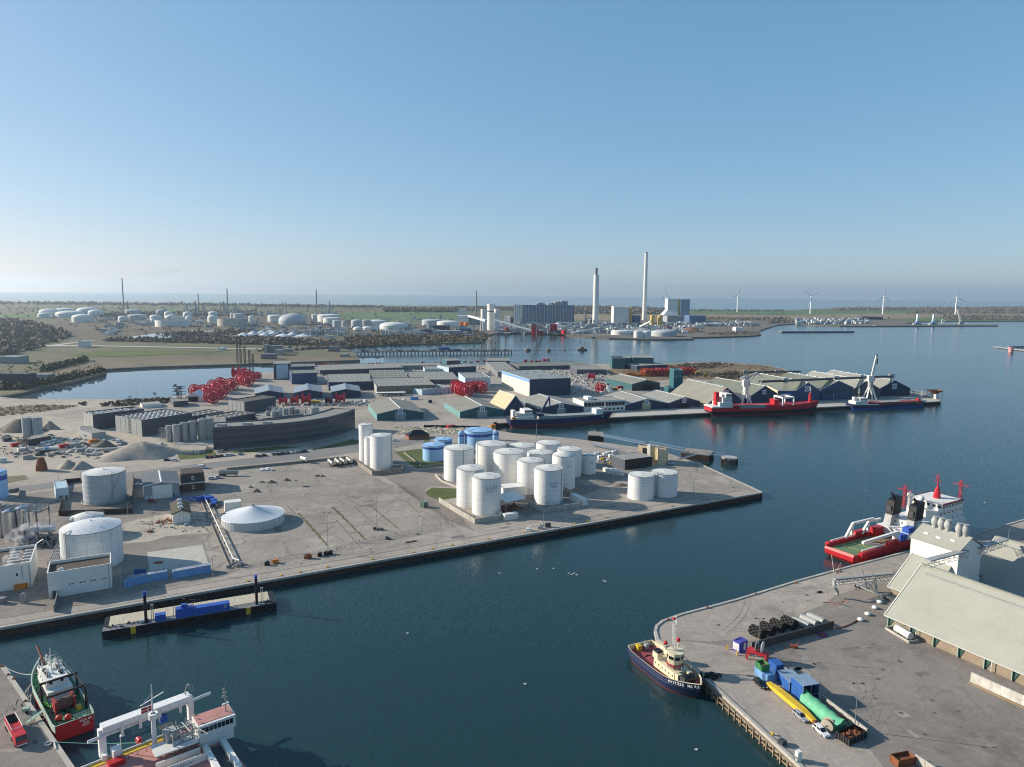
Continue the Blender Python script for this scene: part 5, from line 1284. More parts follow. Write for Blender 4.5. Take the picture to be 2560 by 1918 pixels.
wallrun("curved low screen wall on the lawn before the grey factory",[(444,1136),(470,1137),(512,1132),(520,1118)],2.2,m=CGREYL,name='screen_wall',panel=4)
for x in (478,490,497):lamp_post(x,1137,1105,{478:"left",490:"middle",497:"right"}[x]+" one of the white flag poles on the factory lawn",0,name='flag_pole',base=False,m=WHITE)
rg=random.Random(6);b=MB()
for i in range(12):b.cbox(i*2.2,rg.uniform(-1,1),0,6,.5,rg.uniform(.3,1.6),rg.uniform(-.2,.4))
tag(b.build('pipe_stock',WHITE,None,loc=G(446,1112)),"white pipes and parts stacked behind the screen wall",'stock')
# parked cars along the curved office
cs=[('black',519),('red',528),('grey',541),('black',553),('white',567),('white',578),('silver',600)]
for i,(c,x) in enumerate(cs):car(c,G(x,1145-(x-519)*.1),1.1,NUM[i]+" car from the left in the front row before the curved office, "+c,group='cars parked before the curved office')
cs=[('black',645,1142),('black',660,1140),('silver',684,1137),('black',695,1137),('black',707,1135.5),('grey',719,1134.5),('white',732,1133),('white',742,1132),('silver',752,1131),('black',762,1130)]
for i,(c,x,y) in enumerate(cs):car(c,G(x,y),1.1,c+" car, "+NUM[i]+" from the left in the right hand row by the road",group='cars parked before the curved office')
car('silver',G(553,1131),.1,"silver estate car by the lawn corner of the curved office",'estate');car('black',G(563,1127.5),.3,"dark car against the wall of the curved office")
rk=G(612,1122)
tag(MB().cbox(0,0,0,1,1,2).build('meter_cabinet',STEELD,None,loc=G(601,1136)),"dark meter cabinet at the car park edge",'cabinet')
# steam
def steam(label,p,sz,n,dens,seed,drift=(3,1)):
 rg=random.Random(seed);b=MB()
 for i in range(n):
  u=i/n;b.ball((p.x+u*drift[0]*sz+rg.uniform(-.4,.4)*sz,p.y+u*drift[1]*sz+rg.uniform(-.4,.4)*sz,p.z+sz*(.3+1.5*u)+rg.uniform(-.2,.2)*sz),sz*rg.uniform(.4,.75)*(1+.6*u),10,7)
 m=bpy.data.materials.new("steam_vapour");m.use_nodes=True;nt=m.node_tree;nt.nodes.remove(nt.nodes["Principled BSDF"])
 v=nt.nodes.new("ShaderNodeVolumePrincipled");v.inputs["Color"].default_value=(.95,.96,1,1);v.inputs["Anisotropy"].default_value=.2
 tx=nt.nodes.new("ShaderNodeTexNoise");tx.inputs["Scale"].default_value=1.1/sz;tx.inputs["Detail"].default_value=3;tc=nt.nodes.new("ShaderNodeTexCoord");nt.links.new(tc.outputs["Object"],tx.inputs["Vector"])
 mr=nt.nodes.new("ShaderNodeMapRange");mr.inputs[1].default_value=.45;mr.inputs[2].default_value=.7;mr.inputs[4].default_value=dens;nt.links.new(tx.outputs["Fac"],mr.inputs[0]);nt.links.new(mr.outputs[0],v.inputs["Density"])
 nt.links.new(v.outputs[0],nt.nodes["Material Output"].inputs["Volume"])
 o=b.build('steam',m);o['kind']='stuff';return o
steam("",G(32,1362),4.2,9,.35,1,(1.6,.6));steam("",G(76,1360),4.5,9,.3,2,(1.2,1.))
steam("",G(14,1415,9.),2.6,6,.3,3,(1.4,.8))
# bare trees
def bare_tree(label,px,py,ytop,spread=1.,seed=1,group=None):
 p=G(px,py);h=HT(p,ytop);rg=random.Random(seed);t=thing('bare_tree',label,'tree',p,0,group)
 MB().tube((0,0,0),(0,0,h*.3),h*.035,7,h*.025).build('trunk',mat("bark","5a5148",.95,var=.2),t);s=MB()
 def br(q,d,L,r,k):
  e=q+d*L;s.tube(q,e,r,4 if k<2 else 3,r*.6)
  if k>=4:return
  for i in range(4 if k else 7):
   nd=(d+Vector((rg.uniform(-1,1)*spread,rg.uniform(-1,1)*spread,rg.uniform(-.15,.7)))*.85).normalized();br(q+(e-q)*rg.uniform(.45,1),nd,L*rg.uniform(.6,.82),r*.55,k+1)
 br(Vector((0,0,h*.26)),Vector((0,0,1)),h*.26,h*.02,0);s.build('crown',mat("twigs","6e6356",.95,var=.2),t)
 return t
bare_tree("round bare tree on the shore left of the red reels",388,1000,977,1.3,3);bare_tree("smaller bare tree left of the round one on the shore",325,1003,987,1.2,4)
bare_tree("bare tree among the vehicles at the gravel works",68,1132,1083,1.1,5)
# ------------------------------------------------------------------ sheds and warehouses on the middle pier
EMB=mat("emblem_white","c9d3da",.6,var=.05,fine=0)
GDOOR=mat("grey_door","8b979f",.6,var=.06)
for lb,a,b,ye,ya,bk,wm,rm,k in [
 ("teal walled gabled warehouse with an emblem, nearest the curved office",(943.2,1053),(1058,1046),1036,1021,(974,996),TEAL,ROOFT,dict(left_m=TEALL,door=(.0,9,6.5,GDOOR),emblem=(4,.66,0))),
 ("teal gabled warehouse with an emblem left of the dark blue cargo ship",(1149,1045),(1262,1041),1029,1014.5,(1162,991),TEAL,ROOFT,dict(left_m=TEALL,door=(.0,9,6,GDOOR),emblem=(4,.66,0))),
 ("steep speckled roof shed behind the stern of the dark blue cargo ship",(1259,1040),(1316,1036),1028,989,(1249,976),NAVY,mat("speckled_roof","b9ab84",.8,var=.12,scale=.2,fine=.5),dict(left_m=TEAL)),
 ("low pale roofed warehouse right behind the dark blue cargo ship",(1347,1041),(1457,1034),1023,1007.5,(1348,985),NAVY,ROOFL,dict(door=(.0,8,6,GDOOR),emblem=(4,.66,0))),
 ("left half of the twin gabled warehouse beside the white office",(1564,1026),(1666.7,1021),1012,997.5,(1552,978),NAVY,ROOFL,dict(door=(.0,9,7,mat("cream_door","a9a87f",.7)),emblem=(4,.66,0))),
 ("right half of the twin gabled warehouse with an open dark door",(1667,1021),(1752.8,1018),1007,992.5,(1640.7,975.7),NAVY,ROOFL,dict(door=(.0,9,8,BLACK),emblem=(4,.66,0))),
 ("long gabled storage shed behind the red ship's superstructure",(1772,1020),(1856,1014),1008,969,(1719,949),NAVY,ROOFT,dict(left_m=BEIGE,vents=16,emblem=(5,.72,0),door=(.0,12,10,BLACK))),
 ("gabled storage shed behind the white slewing crane",(1872,1013),(1946,1010),988,965,(1790,944),NAVY,ROOFGR,dict(emblem=(4,.74,0))),
 ("gabled storage shed behind the bow of the red ship",(1984,1004),(2048,1001),980,956.5,(1900,934),BLUEC,ROOFGR,dict(emblem=(5,.7,0),vents=8)),
 ("gabled storage shed left of the tall white crane",(2055,1001),(2130,997),972,952,(1971,931.6),BLUEC,ROOFGR,dict(vents=6)),
 ("gabled storage shed half hidden by the tall white crane",(2132,997),(2194,993),976,952,(2030,928),CGREYD,ROOFL,dict(vents=6)),
 ("last dark gabled storage shed at the tip of the pier",(2197,992),(2270,988),974,951,(2079,925.5),mat("dark_navy_cladding","233348",.65,var=.1),ROOFL,dict(emblem=(5,.72,0),vents=8)),
 ("teal shed with a skylight ridge before the red reels",(1582.7,978),(1646,973),961,950,(1549,936),STEELD,ROOFT,dict(left_m=TEAL,vents=12,door=(.05,14,6,BLACK))),
 ("left of three low blue sheds with skylight ridges",(638,998),(709,996.5),984,976,(671,962.5),NAVY,mat("blue_grey_roof","7f8d97",.75,var=.08),dict(vents=7)),
 ("middle of three low blue sheds with skylight ridges",(736,998),(806,996),982,974,(768.6,960),NAVY,mat("blue_grey_roof","7f8d97",.75),dict(vents=7)),
 ("right of three low blue sheds with skylight ridges",(829,996),(902,994),980,972.5,(861.4,959.5),NAVY,mat("blue_grey_roof","7f8d97",.75),dict(vents=7)),
 ("pale tent shed at the feet of the nearest red reels",(461,1006),(506,1003),995,983,(497,975),WHITE,WHITE,dict(door=(.0,9,5,BLACK))),
]:
 e=k.pop('emblem',None);t,W,D,he,hr=shed(lb,a,b,ye,ya,bk,wm,rm,cap=TIN,**k)
 if 'speckled' in lb:
  me=sky_piece(1.6,1.1,.3)
  for i in range(9):
   for j in range(4):
    u=(j+.6)/4.6;put(me,'skylight',t,(-W/2*u,D*(i+.5)/9,hr+(he-hr)*u+.3),0,0,-math.atan2(hr-he,W/2))
 if e:
  s_,f,_=e;z=he+(hr-he)*.30 if hr-he<12 else hr*f;q=MB();s_*=1.15 if hr-he<12 else 1.
  q.box(-.5*s_,.5*s_,-.14,0,z-.5*s_,z+.5*s_);MB().ring((0,-.16,z),.27*s_,.075*s_,18,4,'y').build('emblem_ring',NAVY,t);q.build('painted_emblem',EMB,t)
for lb,L,C,Rr,yt,wm,rm,k in [
 ("tall hall with a white left face of big doors and a navy front",(1254,966),(1323.5,992),(1413,983),949,NAVY,ROOFGR,dict(side=WHITE,par=.2,sky=(9,12,3.6,1.6,.1),seam=12)),
 ("dark blue hall with one big pale door, beside the inner basin",(684,940),(685,949.5),(728,949),910,NAVY,ROOFG,dict(par=.3)),
 ("blue hall with a flat roof right of the hall with the pale door",(724,951),(730,961),(795,960.5),934,BLUEC,ROOFGR,dict(sky=(3,2,2.5,1.6))),
 ("dark roofed hall behind the blue flat roofed hall",(725,922),(728,930),(790,928),917,BLUEC,ROOFGR,dict(sky=(3,3,2.5,1.6))),
 ("low navy hall with four rows of skylights behind the blue sheds",(817,955),(822,977),(926,968),956,NAVY,ROOFG,dict(par=.2,sky=(8,4,3,1.5))),
 ("large green roofed hall with rows of skylights in the middle of the pier",(923,938),(926,960),(1020,958),946,CGREYD,ROOFGR,dict(par=.2,sky=(8,4,3.4,1.5))),
 ("long beige flat roofed hall with skylights above the white carport",(928,964),(942,986),(1080,976),966,mat("beige_wall","7e7668",.8,var=.12),ROOFG,dict(par=.4,sky=(10,3,2.6,1.6),side=CGREYL)),
 ("flat roofed hall with skylights behind the beige hall",(1018,940),(1024,962),(1146,960),950,CGREYD,ROOFG,dict(par=.3,sky=(12,4,2.6,1.5,.2))),
 ("long low roofed hall behind the green roofed one",(795,924),(800,938),(1010,930),926,CGREYD,ROOFG,dict(par=.2,sky=(20,2,2.6,1.5,.3))),
 ("long flat hall along the back shore behind the row of reels",(950,918),(952,925),(1105,923),915,CGREY,ROOFG,dict(par=.2,sky=(14,2,2.6,1.5,.2))),
 ("pale low hall left of the pale blue cube",(1058,930),(1062,938),(1115,936),923,PBLUE,ROOFG,dict(par=.2,sky=(5,2,2.6,1.5))),
 ("low pale blue building behind the flag poles",(1050,976),(1055,988),(1133,980),975,PBLUE,ROOFG,dict(par=.3,sky=(6,2,2.4,1.5))),
 ("pale blue cube shaped hall behind the cluster of red reels",(1146,960),(1163,976),(1225,974),945,PBLUE,ROOFG,dict(par=.5,sky=(5,3,2.4,1.5))),
 ("teal and dark blue hall behind the pale blue cube",(1114,933),(1122,941),(1190,937),919,NAVY,ROOFG,dict(side=PBLUE,par=.4,sky=(6,2,2.4,1.5))),
 ("teal cube shaped hall on the back shore left of the dark halls",(1105,912),(1117,919),(1147,916),902,STEELD,ROOFG,dict(side=TEAL,par=.3)),
 ("dark hall with two gates on the back shore right of the teal cube",(1214,908),(1217,916),(1274,914),902,CGREYD,ROOFG,dict(par=.2)),
 ("grey long hall with a light left face, left of the hall with white doors",(1215,917),(1244,944),(1290,938),930,CGREY,ROOFG,dict(par=.2,sky=(4,6,2.6,1.5))),
 ("dark low hall behind the white doors hall",(1290,916),(1298,926),(1478,922),916,CGREYD,ROOFGR,dict(par=.2)),
 ("dark flat hall left of the lone red reel",(1424,924),(1442,936),(1502,929),924,CGREYD,ROOFG,dict(par=.3)),
 ("teal block shaped hall at the back shore, left of two",(1524,915),(1530,922),(1561,921),896,TEAL,STEELD,dict(par=.2)),
 ("narrow teal hall with a pale roof between the two teal blocks",(1558,912),(1562,918),(1576,917),895,TEAL,ROOFL,dict(par=.1)),
 ("larger teal hall with a pale roof at the back shore",(1574,912),(1582,919),(1631,918),894,TEAL,ROOFL,dict(par=.1)),
 ("low dark shed with pale roof beside the red reels",(1588,919),(1592,926),(1668,922),915,NAVY,ROOFL,dict(par=.1)),
 ("cream two storey office with a window band beside the twin warehouse",(1436,1020),(1458.6,1031),(1563,1026),1004,WHITE,ROOFL,dict(par=.2)),
 ("teal square tower rising above the long shed roofs",(1672,982),(1683,990),(1702,988),926,TEAL,TEAL,dict(par=.2)),
 ("lower teal block at the foot of the teal tower",(1660,985),(1670,992),(1701,989),971,TEAL,TEAL,dict(par=.2)),
 ("small hall with a blue sign between two gabled storage sheds",(1915,990),(1943,1005),(1980,1002),977,BLUEC,ROOFL,dict(side=BEIGE,par=.1)),
 ("dark low office before the pale tent shed",(426,1010),(434,1018),(470,1015),1004,CGREYD,ROOFG,dict(par=.2)),
 ("long pale container like hall behind the middle grey factory",(350,1014),(356,1021),(404,1018),1013,WHITE,ROOFL,dict(par=.1)),
]:
 t,W,D,h=hall('warehouse_hall' if 'office' not in lb else 'office_building',lb,L,C,Rr,yt,wm,rm,**k)
 if 'one big pale door' in lb:MB().box(W*.15,W*.85,-.12,.02,1,h-1).build('door',PBLUE,t)
 if 'white left face' in lb:
  for i in range(6):MB().box(-.12,.0,D*(.03+.162*i),D*(.14+.162*i),.5,h*.78).build('door',mat("cream_panel","d8cfb4",.6,var=.05),t)
  MB().box(-.14,0,.1,D-.1,h*.82,h-.2).build('fascia',CONTB,t)
 if 'two gates' in lb:
  for x in (.1,.54):MB().box(W*x,W*(x+.36),-.12,.02,0,h*.7).build('gate',GLASS,t)
 if 'window band' in lb:
  for i in range(12):MB().box(W*(.02+.081*i),W*(.092+.081*i),-.12,.02,h*.5,h*.86).build('window',GLASS,t)
  wins(t,[W*(.42+.1*i) for i in range(6)],0,h*.12,2.4,1.8);MB().box(W*.18,W*.3,D*.3,D*.7,h,h+2.6).build('roof_house',WHITE,t)
 if 'blue sign' in lb:MB().box(W*.2,W*.75,-.2,0,h*.62,h*.78).build('sign',CONTB,t)
 if 'square tower' in lb:
  for x in (.16,.62):MB().box(W*x,W*(x+.2),-.1,.02,h*.73,h*.81).build('panel_sign',TEALL,t)
# white carport with cars
t=thing('carport',"long white carport roof over parked cars before the beige hall",'carport',*frame((942,991.5),(1014,990))[:2]);L=frame((942,991.5),(1014,990))[2]
MB().box(0,L,0,8,3.4,3.7).build('roof',WHITE,t)
for i in range(9):
 for y in (.3,7.7):MB().tube((L*i/8.05+.2,y,0),(L*i/8.05+.2,y,3.4),.12,5).build('post',STEEL,t)
p0,rz,_=frame((942,991.5),(1014,990))
for i in range(9):car(['white','black','white','grey','silver','black','white','grey','white'][i],p0+Vector((3+i*(L-5)/8*math.cos(rz),3+i*(L-5)/8*math.sin(rz)+1,0)),rz+PI/2*.98,NUM[i]+" car from the left under the white carport",group='cars under the carport')
for i,x in enumerate((1108,1117,1126,1136)):lamp_post(x,990,961-i*.5,NUM[i]+" from the left of the white poles before the pale blue building",0,name='flag_pole',base=False,m=WHITE)
# cable reels
RG='cable reels stored on the pier'
PROT={}
def reel(label,px,py,dia_px,w,rz,m='red',group=RG,z=0.):
 p=G(px,py,z);R=SZ(p,dia_px/2)/math.cos(.12);k=(m,round(w,1))
 if k not in PROT:
  o=reel_proto(5.,5.*w,{'red':REELR,'orange':REELO,'blue':REELB,'yellow':YELLOW,'white':TIN}[m],{'orange':ORANGE,'red':REELR}.get(m));PROT[k]=o;o.location=p;o.rotation_euler=(0,0,rz);o.scale=(R/5.,)*3;o['label']=label;o['group']=group
 else:o=dup(PROT[k],p,rz,label,group,R/5.)
 return o
G1='large red reels beside the inner basin'
for i,(x,y,d,w,a) in enumerate([(530,1008,36,1.2,-.95),(488,989,28,1.2,-.8),(512,991,29,1.6,-.8),(548,997,32,1.6,-.9),(553,972,28,1.5,-.95),(535,978,28,1.6,-.8),(580,975,29,1.6,-.9),(590,944,27,1.,.1),(613,951,30,1.2,-1.),(602,962,28,1.6,-.85),(618,966,29,1.3,-.9),(560,984,28,1.5,-.9),(633,953,24,1.3,-.9),(645,948,18,1.3,-.9)]):
 reel(["frontmost red reel beside the pale tent shed","leftmost red reel, on the shore behind the pale tent","red reel just right of the leftmost one","red reel behind the frontmost one","red reel standing higher at the middle of the shore cluster","red reel left of the one standing higher","red reel at the right front of the shore cluster","red reel turned edge on at the back of the shore cluster","large red reel at the back right, face to the viewer","red reel below the edge on reel","red reel at the right end near the road","red reel between the frontmost and the high one","red reel behind the large back right one","last small red reel on the shore by the blue hall"][i],x,y,d,w,a,group=G1)
G2='red reels before the pale blue cube'
for i,(x,y,d,w,a) in enumerate([(1166,992,33,1.,-1.),(1147,986,33,1.,-1.),(1155,989,33,1.,-1.),(1186,980,27,1.,-1.),(1203,982,30,1.3,-1.),(1141,980,30,1.,-1.),(1172,982,27,1.,-1.)]):
 reel(["foremost red reel of the cluster before the pale blue cube","red reel third from the front of the cluster before the cube","red reel second from the front before the cube","dark centred reel in the middle before the cube","rightmost red reel before the cube","rearmost left red reel before the cube","red reel half hidden in the middle before the cube"][i],x,y,d,w,a,group=G2)
for x,y,d,w,m,lb in [(708,1012,21,1.4,'red',"red reel edge on before the left blue shed"),(737,1011,23,1.2,'red',"red reel edge on before the middle blue shed"),(765.5,1012,28,1.2,'red',"tallest red reel edge on right of the middle blue shed"),(822.5,1011,24,1.2,'blue',"blue reel edge on before the right blue shed"),(851,1008,27,1.4,'red',"red reel with open frames before the right blue shed")]:
 reel(lb,x,y,d,w,.05,m)
for i,(x,y,d,w,m) in enumerate([(793,921,12,1,'orange'),(812,922,17,1.6,'orange'),(828,921,14,1.2,'white'),(842,921,16,1.4,'orange'),(868,921,10,1.4,'red'),(889,921,10,1.6,'red'),(927,920,14,1.2,'red'),(945,920,15,1.,'orange'),(967,913.5,6,2.6,'blue'),(984,913,6,2.6,'red'),(1002,912.5,6,2,'blue'),(1020,912.5,7,2,'blue'),(1037,912,6,2,'red'),(1057,911,9,1.8,'blue'),(1075,911,6,2,'white'),(1090,911,6.5,2,'red')]):
 reel(NUM[i]+" from the left of the reels lined up along the back shore",x,y,d,w,.05,m,'reels along the back shore')
for i,(x,y,d,w,m) in enumerate([(1102,910.5,6,2,'red'),(1146,907,9,1.5,'red'),(1162,909,7,2,'yellow'),(1178,909.5,7.5,2,'orange'),(1194,908.5,8.5,2,'red'),(1211,907.5,9.5,1.,'red'),(1314,908.5,12,1.2,'red'),(1329,908,9,1.6,'orange'),(1341,908,9,1.6,'yellow'),(1350,907.5,8,1.6,'red'),(1361,907,12.5,1.0,'red'),(1370,906.5,12,1.,'red')]):
 reel(NUM[i]+" of the right hand reels along the back shore, counted from the left",x,y,d,w,.05,m,'reels along the back shore')
for i in range(12):
 reel(NUM[i]+" from the left in the long row of orange red reels before the heath",1612+i*10.6,940.5-i*.35,21-(i%3),1.1,-.9,'orange' if i%2 or i<2 else 'red','long row of orange red reels')
reel("lone red reel standing beside the dark flat hall",1479,951,21,1.3,-.3);reel("large red reel among white tanks and containers",1501,982,25,1.1,-.9)
tag(MB().tube((0,0,2),(22,0,2),2.2,12).tube((22,0,2),(38,0,1.8),1.8,12,.6).cbox(10,-1,4,10,2,1.2).build('orange_float',ORANGE,None,loc=G(1555,941),),"long orange float lying left of the row of reels",'float')
heap("white plastic sheeting heap beside the large red reel",1520,979,30,966,WHITE,seed=14,name='sheeting_heap')
for i,(x,y,w,m,lb) in enumerate([(1443,970,22,WHITE,"white long container behind the navy hall"),(1462,977,16,WHITE,"white trailer left of the large red reel"),(1556,972,22,RED,"dull red container against the teal shed"),(1536,977,14,BROWNP,"brown crate stack left of the dull red container"),(1478,934,28,WHITE,"white roofed container beside the lone red reel"),(1700,940,9,BLUE,"blue container at the right end of the reel row"),(1745,935,12,YELLOW,"yellow container on the heath"),(1765,939,8,YELLOW,"small yellow digger on the heath"),(1506,986,8,TIN,"white drum at the foot of the large red reel"),(1036,1000,20,CONTB,"blue container behind the white poles"),(1012,1005,7,WHITE,"white truck on the lane behind the teal warehouse"),(1076,1008,8,STEELD,"dark van on the lane between the teal warehouses"),(600,1004,10,BLUE,"blue container behind the nearest red reels"),(786,1010,30,YELLOW,"row of yellow frames between the reels"),(915,1006,8,WHITE,"white lorry at the corner of the teal warehouse"),(1060,983,12,CGREY,"grey cabin before the pale blue building"),(450,1014,30,CONTB,"blue open skip before the pale tent shed")]):
 container(lb,(x-w/2,y),(x+w/2,y-.6),None,m=m,h=2.9)
container("red digger arm and cab on the rubble strip",(1120,1071),(1138,1069),None,m=RED,h=2.2)
container("orange cabin at the rubble strip by the basin",(1228,1072),(1240,1071),None,m=ORANGE,h=3.)
tag(MB().tube((0,0,1),(46,-2,1),.9,8).build('long_pipe',BLACK,None,loc=G(1060,1068)),"long black pipe lying on the rubble strip",'pipe')
b=MB();rg=random.Random(77)
for i in range(420):
 p=G(rg.uniform(985,1225),rg.uniform(1068,1086));b.cbox(p.x,p.y,0,rg.uniform(.5,3),rg.uniform(.3,1),rg.uniform(.2,.8),rg.uniform(0,3))
tag(b.build('timber_debris',WOODL),kind='stuff')
b=MB()
for i in range(700):
 x,y=rg.choice([(rg.uniform(690,960),rg.uniform(916,940)),(rg.uniform(1420,1560),rg.uniform(930,985)),(rg.uniform(1000,1300),rg.uniform(905,950)),(rg.uniform(1380,1470),rg.uniform(922,970)),(rg.uniform(640,950),rg.uniform(1002,1016))])
 p=G(x,y);b.cbox(p.x,p.y,0,rg.uniform(.8,4),rg.uniform(.8,2.4),rg.uniform(.5,2.4),rg.uniform(0,3))
tag(b.build('yard_stock',CGREYL),kind='stuff')
t,W,D,h=hall('red_brick_house',"small red brick house with a hipped black roof behind the blue tanks",(1015,1094),(1022,1100),(1073,1096),1091,REDB,BLACK,par=.05)
MB().add([(-.8,-.8,h),(W+.8,-.8,h),(W+.8,D+.8,h),(-.8,D+.8,h),(W*.3,D/2,h+3.6),(W*.7,D/2,h+3.6)],[(0,1,5,4),(1,2,5),(2,3,4,5),(3,0,4)]).build('hipped_roof',BLACK,t)
car('white',G(988,1103),.2,"white car on the lawn road left of the red brick house");car('black',G(1240,1060),0,"black car on the basin quay by the stern of the blue ship");car('grey',G(1592,1026),0,"dark car before the twin warehouse");car('silver',G(1730,1018),.1,"silver car right of the open dark door")
for i,(x,y,c) in enumerate([(1480,937,'white'),(1490,938,'black'),(1500,936,'white'),(1514,938,'blue'),(1408,935,'white'),(1420,933,'silver'),(1370,927,'white'),(1388,926,'white')]):car(c,G(x,y),.1,NUM[i]+" of the cars parked about the lone red reel, "+c,group='cars about the lone red reel')
# conveyor galleries over the sheds
def gallery(label,a,b,z,w=3.,towers=(),m=None,foot=0.):
 P,Q=G(*a,z),G(*b,z);t=thing('conveyor_gallery',label,'conveyor',(P.x,P.y,0));q=Q-P;q.z=0;u=q.normalized();n=Vector((-u.y,u.x,0));s=MB()
 for k in (-1,1):
  s.tube((*(n*k*1.8).xy,z),(*(q+n*k*1.8).xy,z),1.0,8)
 s.build('belt_tube',m or STEELD,t,True);s=MB()
 for e in towers:
  c=q*e
  for i in (-1,1):
   for j in (-1,1):s.tube((c.x+i*1.6,c.y+j*1.6,0),(c.x+i*1.6,c.y+j*1.6,z+1.5),.25,5)
  for h in range(2,int(z),5):s.tube((c.x-1.6,c.y-1.6,h),(c.x+1.6,c.y-1.6,h+4),.15,4);s.tube((c.x+1.6,c.y-1.6,h),(c.x-1.6,c.y-1.6,h+4),.15,4)
  s.cbox(c.x,c.y,z-1.6,5,5,4.2)
 s.build('tower',STEEL,t);return t
gallery("long dark conveyor gallery crossing above the storage sheds",(1900,954.5),(2228,941),21,towers=(.18,.56,.76,1.));gallery("rear dark conveyor gallery from the silver silo",(1856,931),(2000,929),16,towers=(.05,.6))
t,r,h=tank("squat silver silo with a conical roof behind the white slewing crane",1852,1876,962,944,m=INOX,rail=False,name='silver_silo',cat='silo',n=24,rise=.4)
for a,b,lb,z0,z1 in [((1976,1002),(2128,1000),"sloping conveyor bridge rising to the sheds behind the red bow",3,12),((2270,986),(2338,992),"low pale conveyor on the pier tip",5,2),((1880,1012),(1930,1002),"white loading spout beside the slewing crane",8,9)]:
 P,Q=G(*a),G(*b);t=thing('conveyor',lb,'conveyor',P);q=Q-P
 lattice((0,0,z0),(q.x,q.y,z1),1.8,10,.16).build('boom',STEELD if 'bridge' in lb else CGREYL,t)
 for e in (.2,.7):MB().tube((q.x*e,q.y*e,0),(q.x*e,q.y*e,z0+(z1-z0)*e),.3,6).build('support',STEEL,t)
t=thing('hopper',"rusty funnel hopper on a frame at the pier end",'hopper',G(2335,996));MB().add([(-7,-5,9),(7,-5,9),(7,5,9),(-7,5,9),(-1,-1,4.5),(1,-1,4.5),(1,1,4.5),(-1,1,4.5)],[(0,4,5,1),(1,5,6,2),(2,6,7,3),(3,7,4,0),(4,7,6,5)]).build('funnel',RUST,t)
for x in (-6,6):
 for y in (-4,4):MB().tube((x,y,0),(x,y,9),.25,5).build('leg',STEELD,t)
container("small white cabin at the very end of the pier",(2339,998),(2347,997.5),None,m=WHITE,h=5)
# portal cranes
def portal_crane(label,px,py,ytop,lean,boomtop,cyl_m=None,rz=0.):
 p=G(px,py);t=thing('portal_crane',label,'crane',p,rz);k=SZ(p,1);hb=(py-ytop)*k*1.02;s=4.6
 for i in (-1,1):
  for j in (-1,1):MB().bar((i*s*1.25,j*s,0),(i*1.4,j*1.4,hb*.42),1.2,1.2).build('leg',WHITE,t)
 MB().box(-s*1.35,s*1.35,-s-.5,-s+.5,.2,1.4).box(-s*1.35,s*1.35,s-.5,s+.5,.2,1.4).build('sill_beam',WHITE,t)
 MB().cyl(0,0,hb*.42,hb*.6,2.6,2.6,18).build('turntable',cyl_m or WHITE,t,True)
 MB().box(-3.2,2.4,-2.2,2.2,hb*.6,hb*.78).build('machine_house',WHITE,t);MB().box(2.4,3.8,-.9,.9,hb*.62,hb*.72).build('cab',GLASS,t)
 bx,bz=boomtop
 if lean:
  MB().bar((1,-1,hb*.7),(bx,0,hb),1.0,1.2).build('jib',WHITE,t);MB().bar((-2,0,hb*.86),(bx,0,hb),.7,.8).bar((-6,0,hb*.84),(-1,0,hb*.88),1.1,1.3).bar((-1.5,0,hb*.78),(-2,0,hb*.9),.9,.9).build('strut',WHITE,t);MB().bar((bx,0,hb),(bx+lean,0,hb*.84),.6,.9).bar((bx+lean,0,hb*.84),(bx+lean*.4,0,hb*.55),.25,.3).build('fly_jib',WHITE,t)
 else:MB().bar((.3,0,hb*.66),(bx,0,bz),1.5,1.9).build('jib',WHITE,t);MB().cbox(bx+.8,0,bz-9,.9,1.2,6).ball((bx,0,bz+.4),1.1).build('jib_head',STEELD,t)
 MB().path([(bx,0,hb),(-2,0,hb*.88)],.09,4).build('hoist_rope',STEELD,t)
 return t
portal_crane("white slewing portal crane with a folded jib beside the red ship",1862,1016,933,6.5,(10.5,0),rz=.1)
h_=SZ(G(2170,1003),112);portal_crane("tall white portal crane with its jib raised, grey drum below",2173,1003,922,0,(4.4,h_*1.02),CGREYL,0)
# grass, shrubs on the heath
def shrubs(name,area,n,r0,r1,m,seed=1,z=0.,flat=.7,faces=10):
 """bare scrub: many small twig faces spread through each crown"""
 rg=random.Random(seed);vs=[];fs=[]
 P=[Vector(G(*q)) for q in area];x0,x1=min(p.x for p in P),max(p.x for p in P);y0,y1=min(p.y for p in P),max(p.y for p in P)
 def inside(x,y):
  c=False;j=len(P)-1
  for i in range(len(P)):
   if (P[i].y>y)!=(P[j].y>y) and x<(P[j].x-P[i].x)*(y-P[i].y)/(P[j].y-P[i].y)+P[i].x:c= not c
   j=i
  return c
 k=0;g=0
 while k<n and g<n*20:
  g+=1;x,y=rg.uniform(x0,x1),rg.uniform(y0,y1)
  if not inside(x,y):continue
  k+=1;r=rg.uniform(r0,r1)
  for _ in range(faces):
   a,b,u=rg.uniform(0,2*PI),rg.uniform(.05,1),rg.random()**.4*r
   c=Vector((x+u*math.cos(a)*math.sqrt(1-b*b*.8),y+u*math.sin(a)*math.sqrt(1-b*b*.8),z+b*u*1.5*flat))
   d=Vector((rg.uniform(-1,1),rg.uniform(-1,1),rg.uniform(-.6,1))).normalized()*r*rg.uniform(.28,.6);e=d.orthogonal().normalized()*d.length*rg.uniform(.5,1.)
   i=len(vs);vs+=[tuple(c-d),tuple(c+e),tuple(c+d),tuple(c-e*rg.uniform(.4,1))];fs.append((i,i+1,i+2,i+3))
 b=MB();b.v=vs;b.f=fs;return tag(b.build(name,m),kind='stuff')
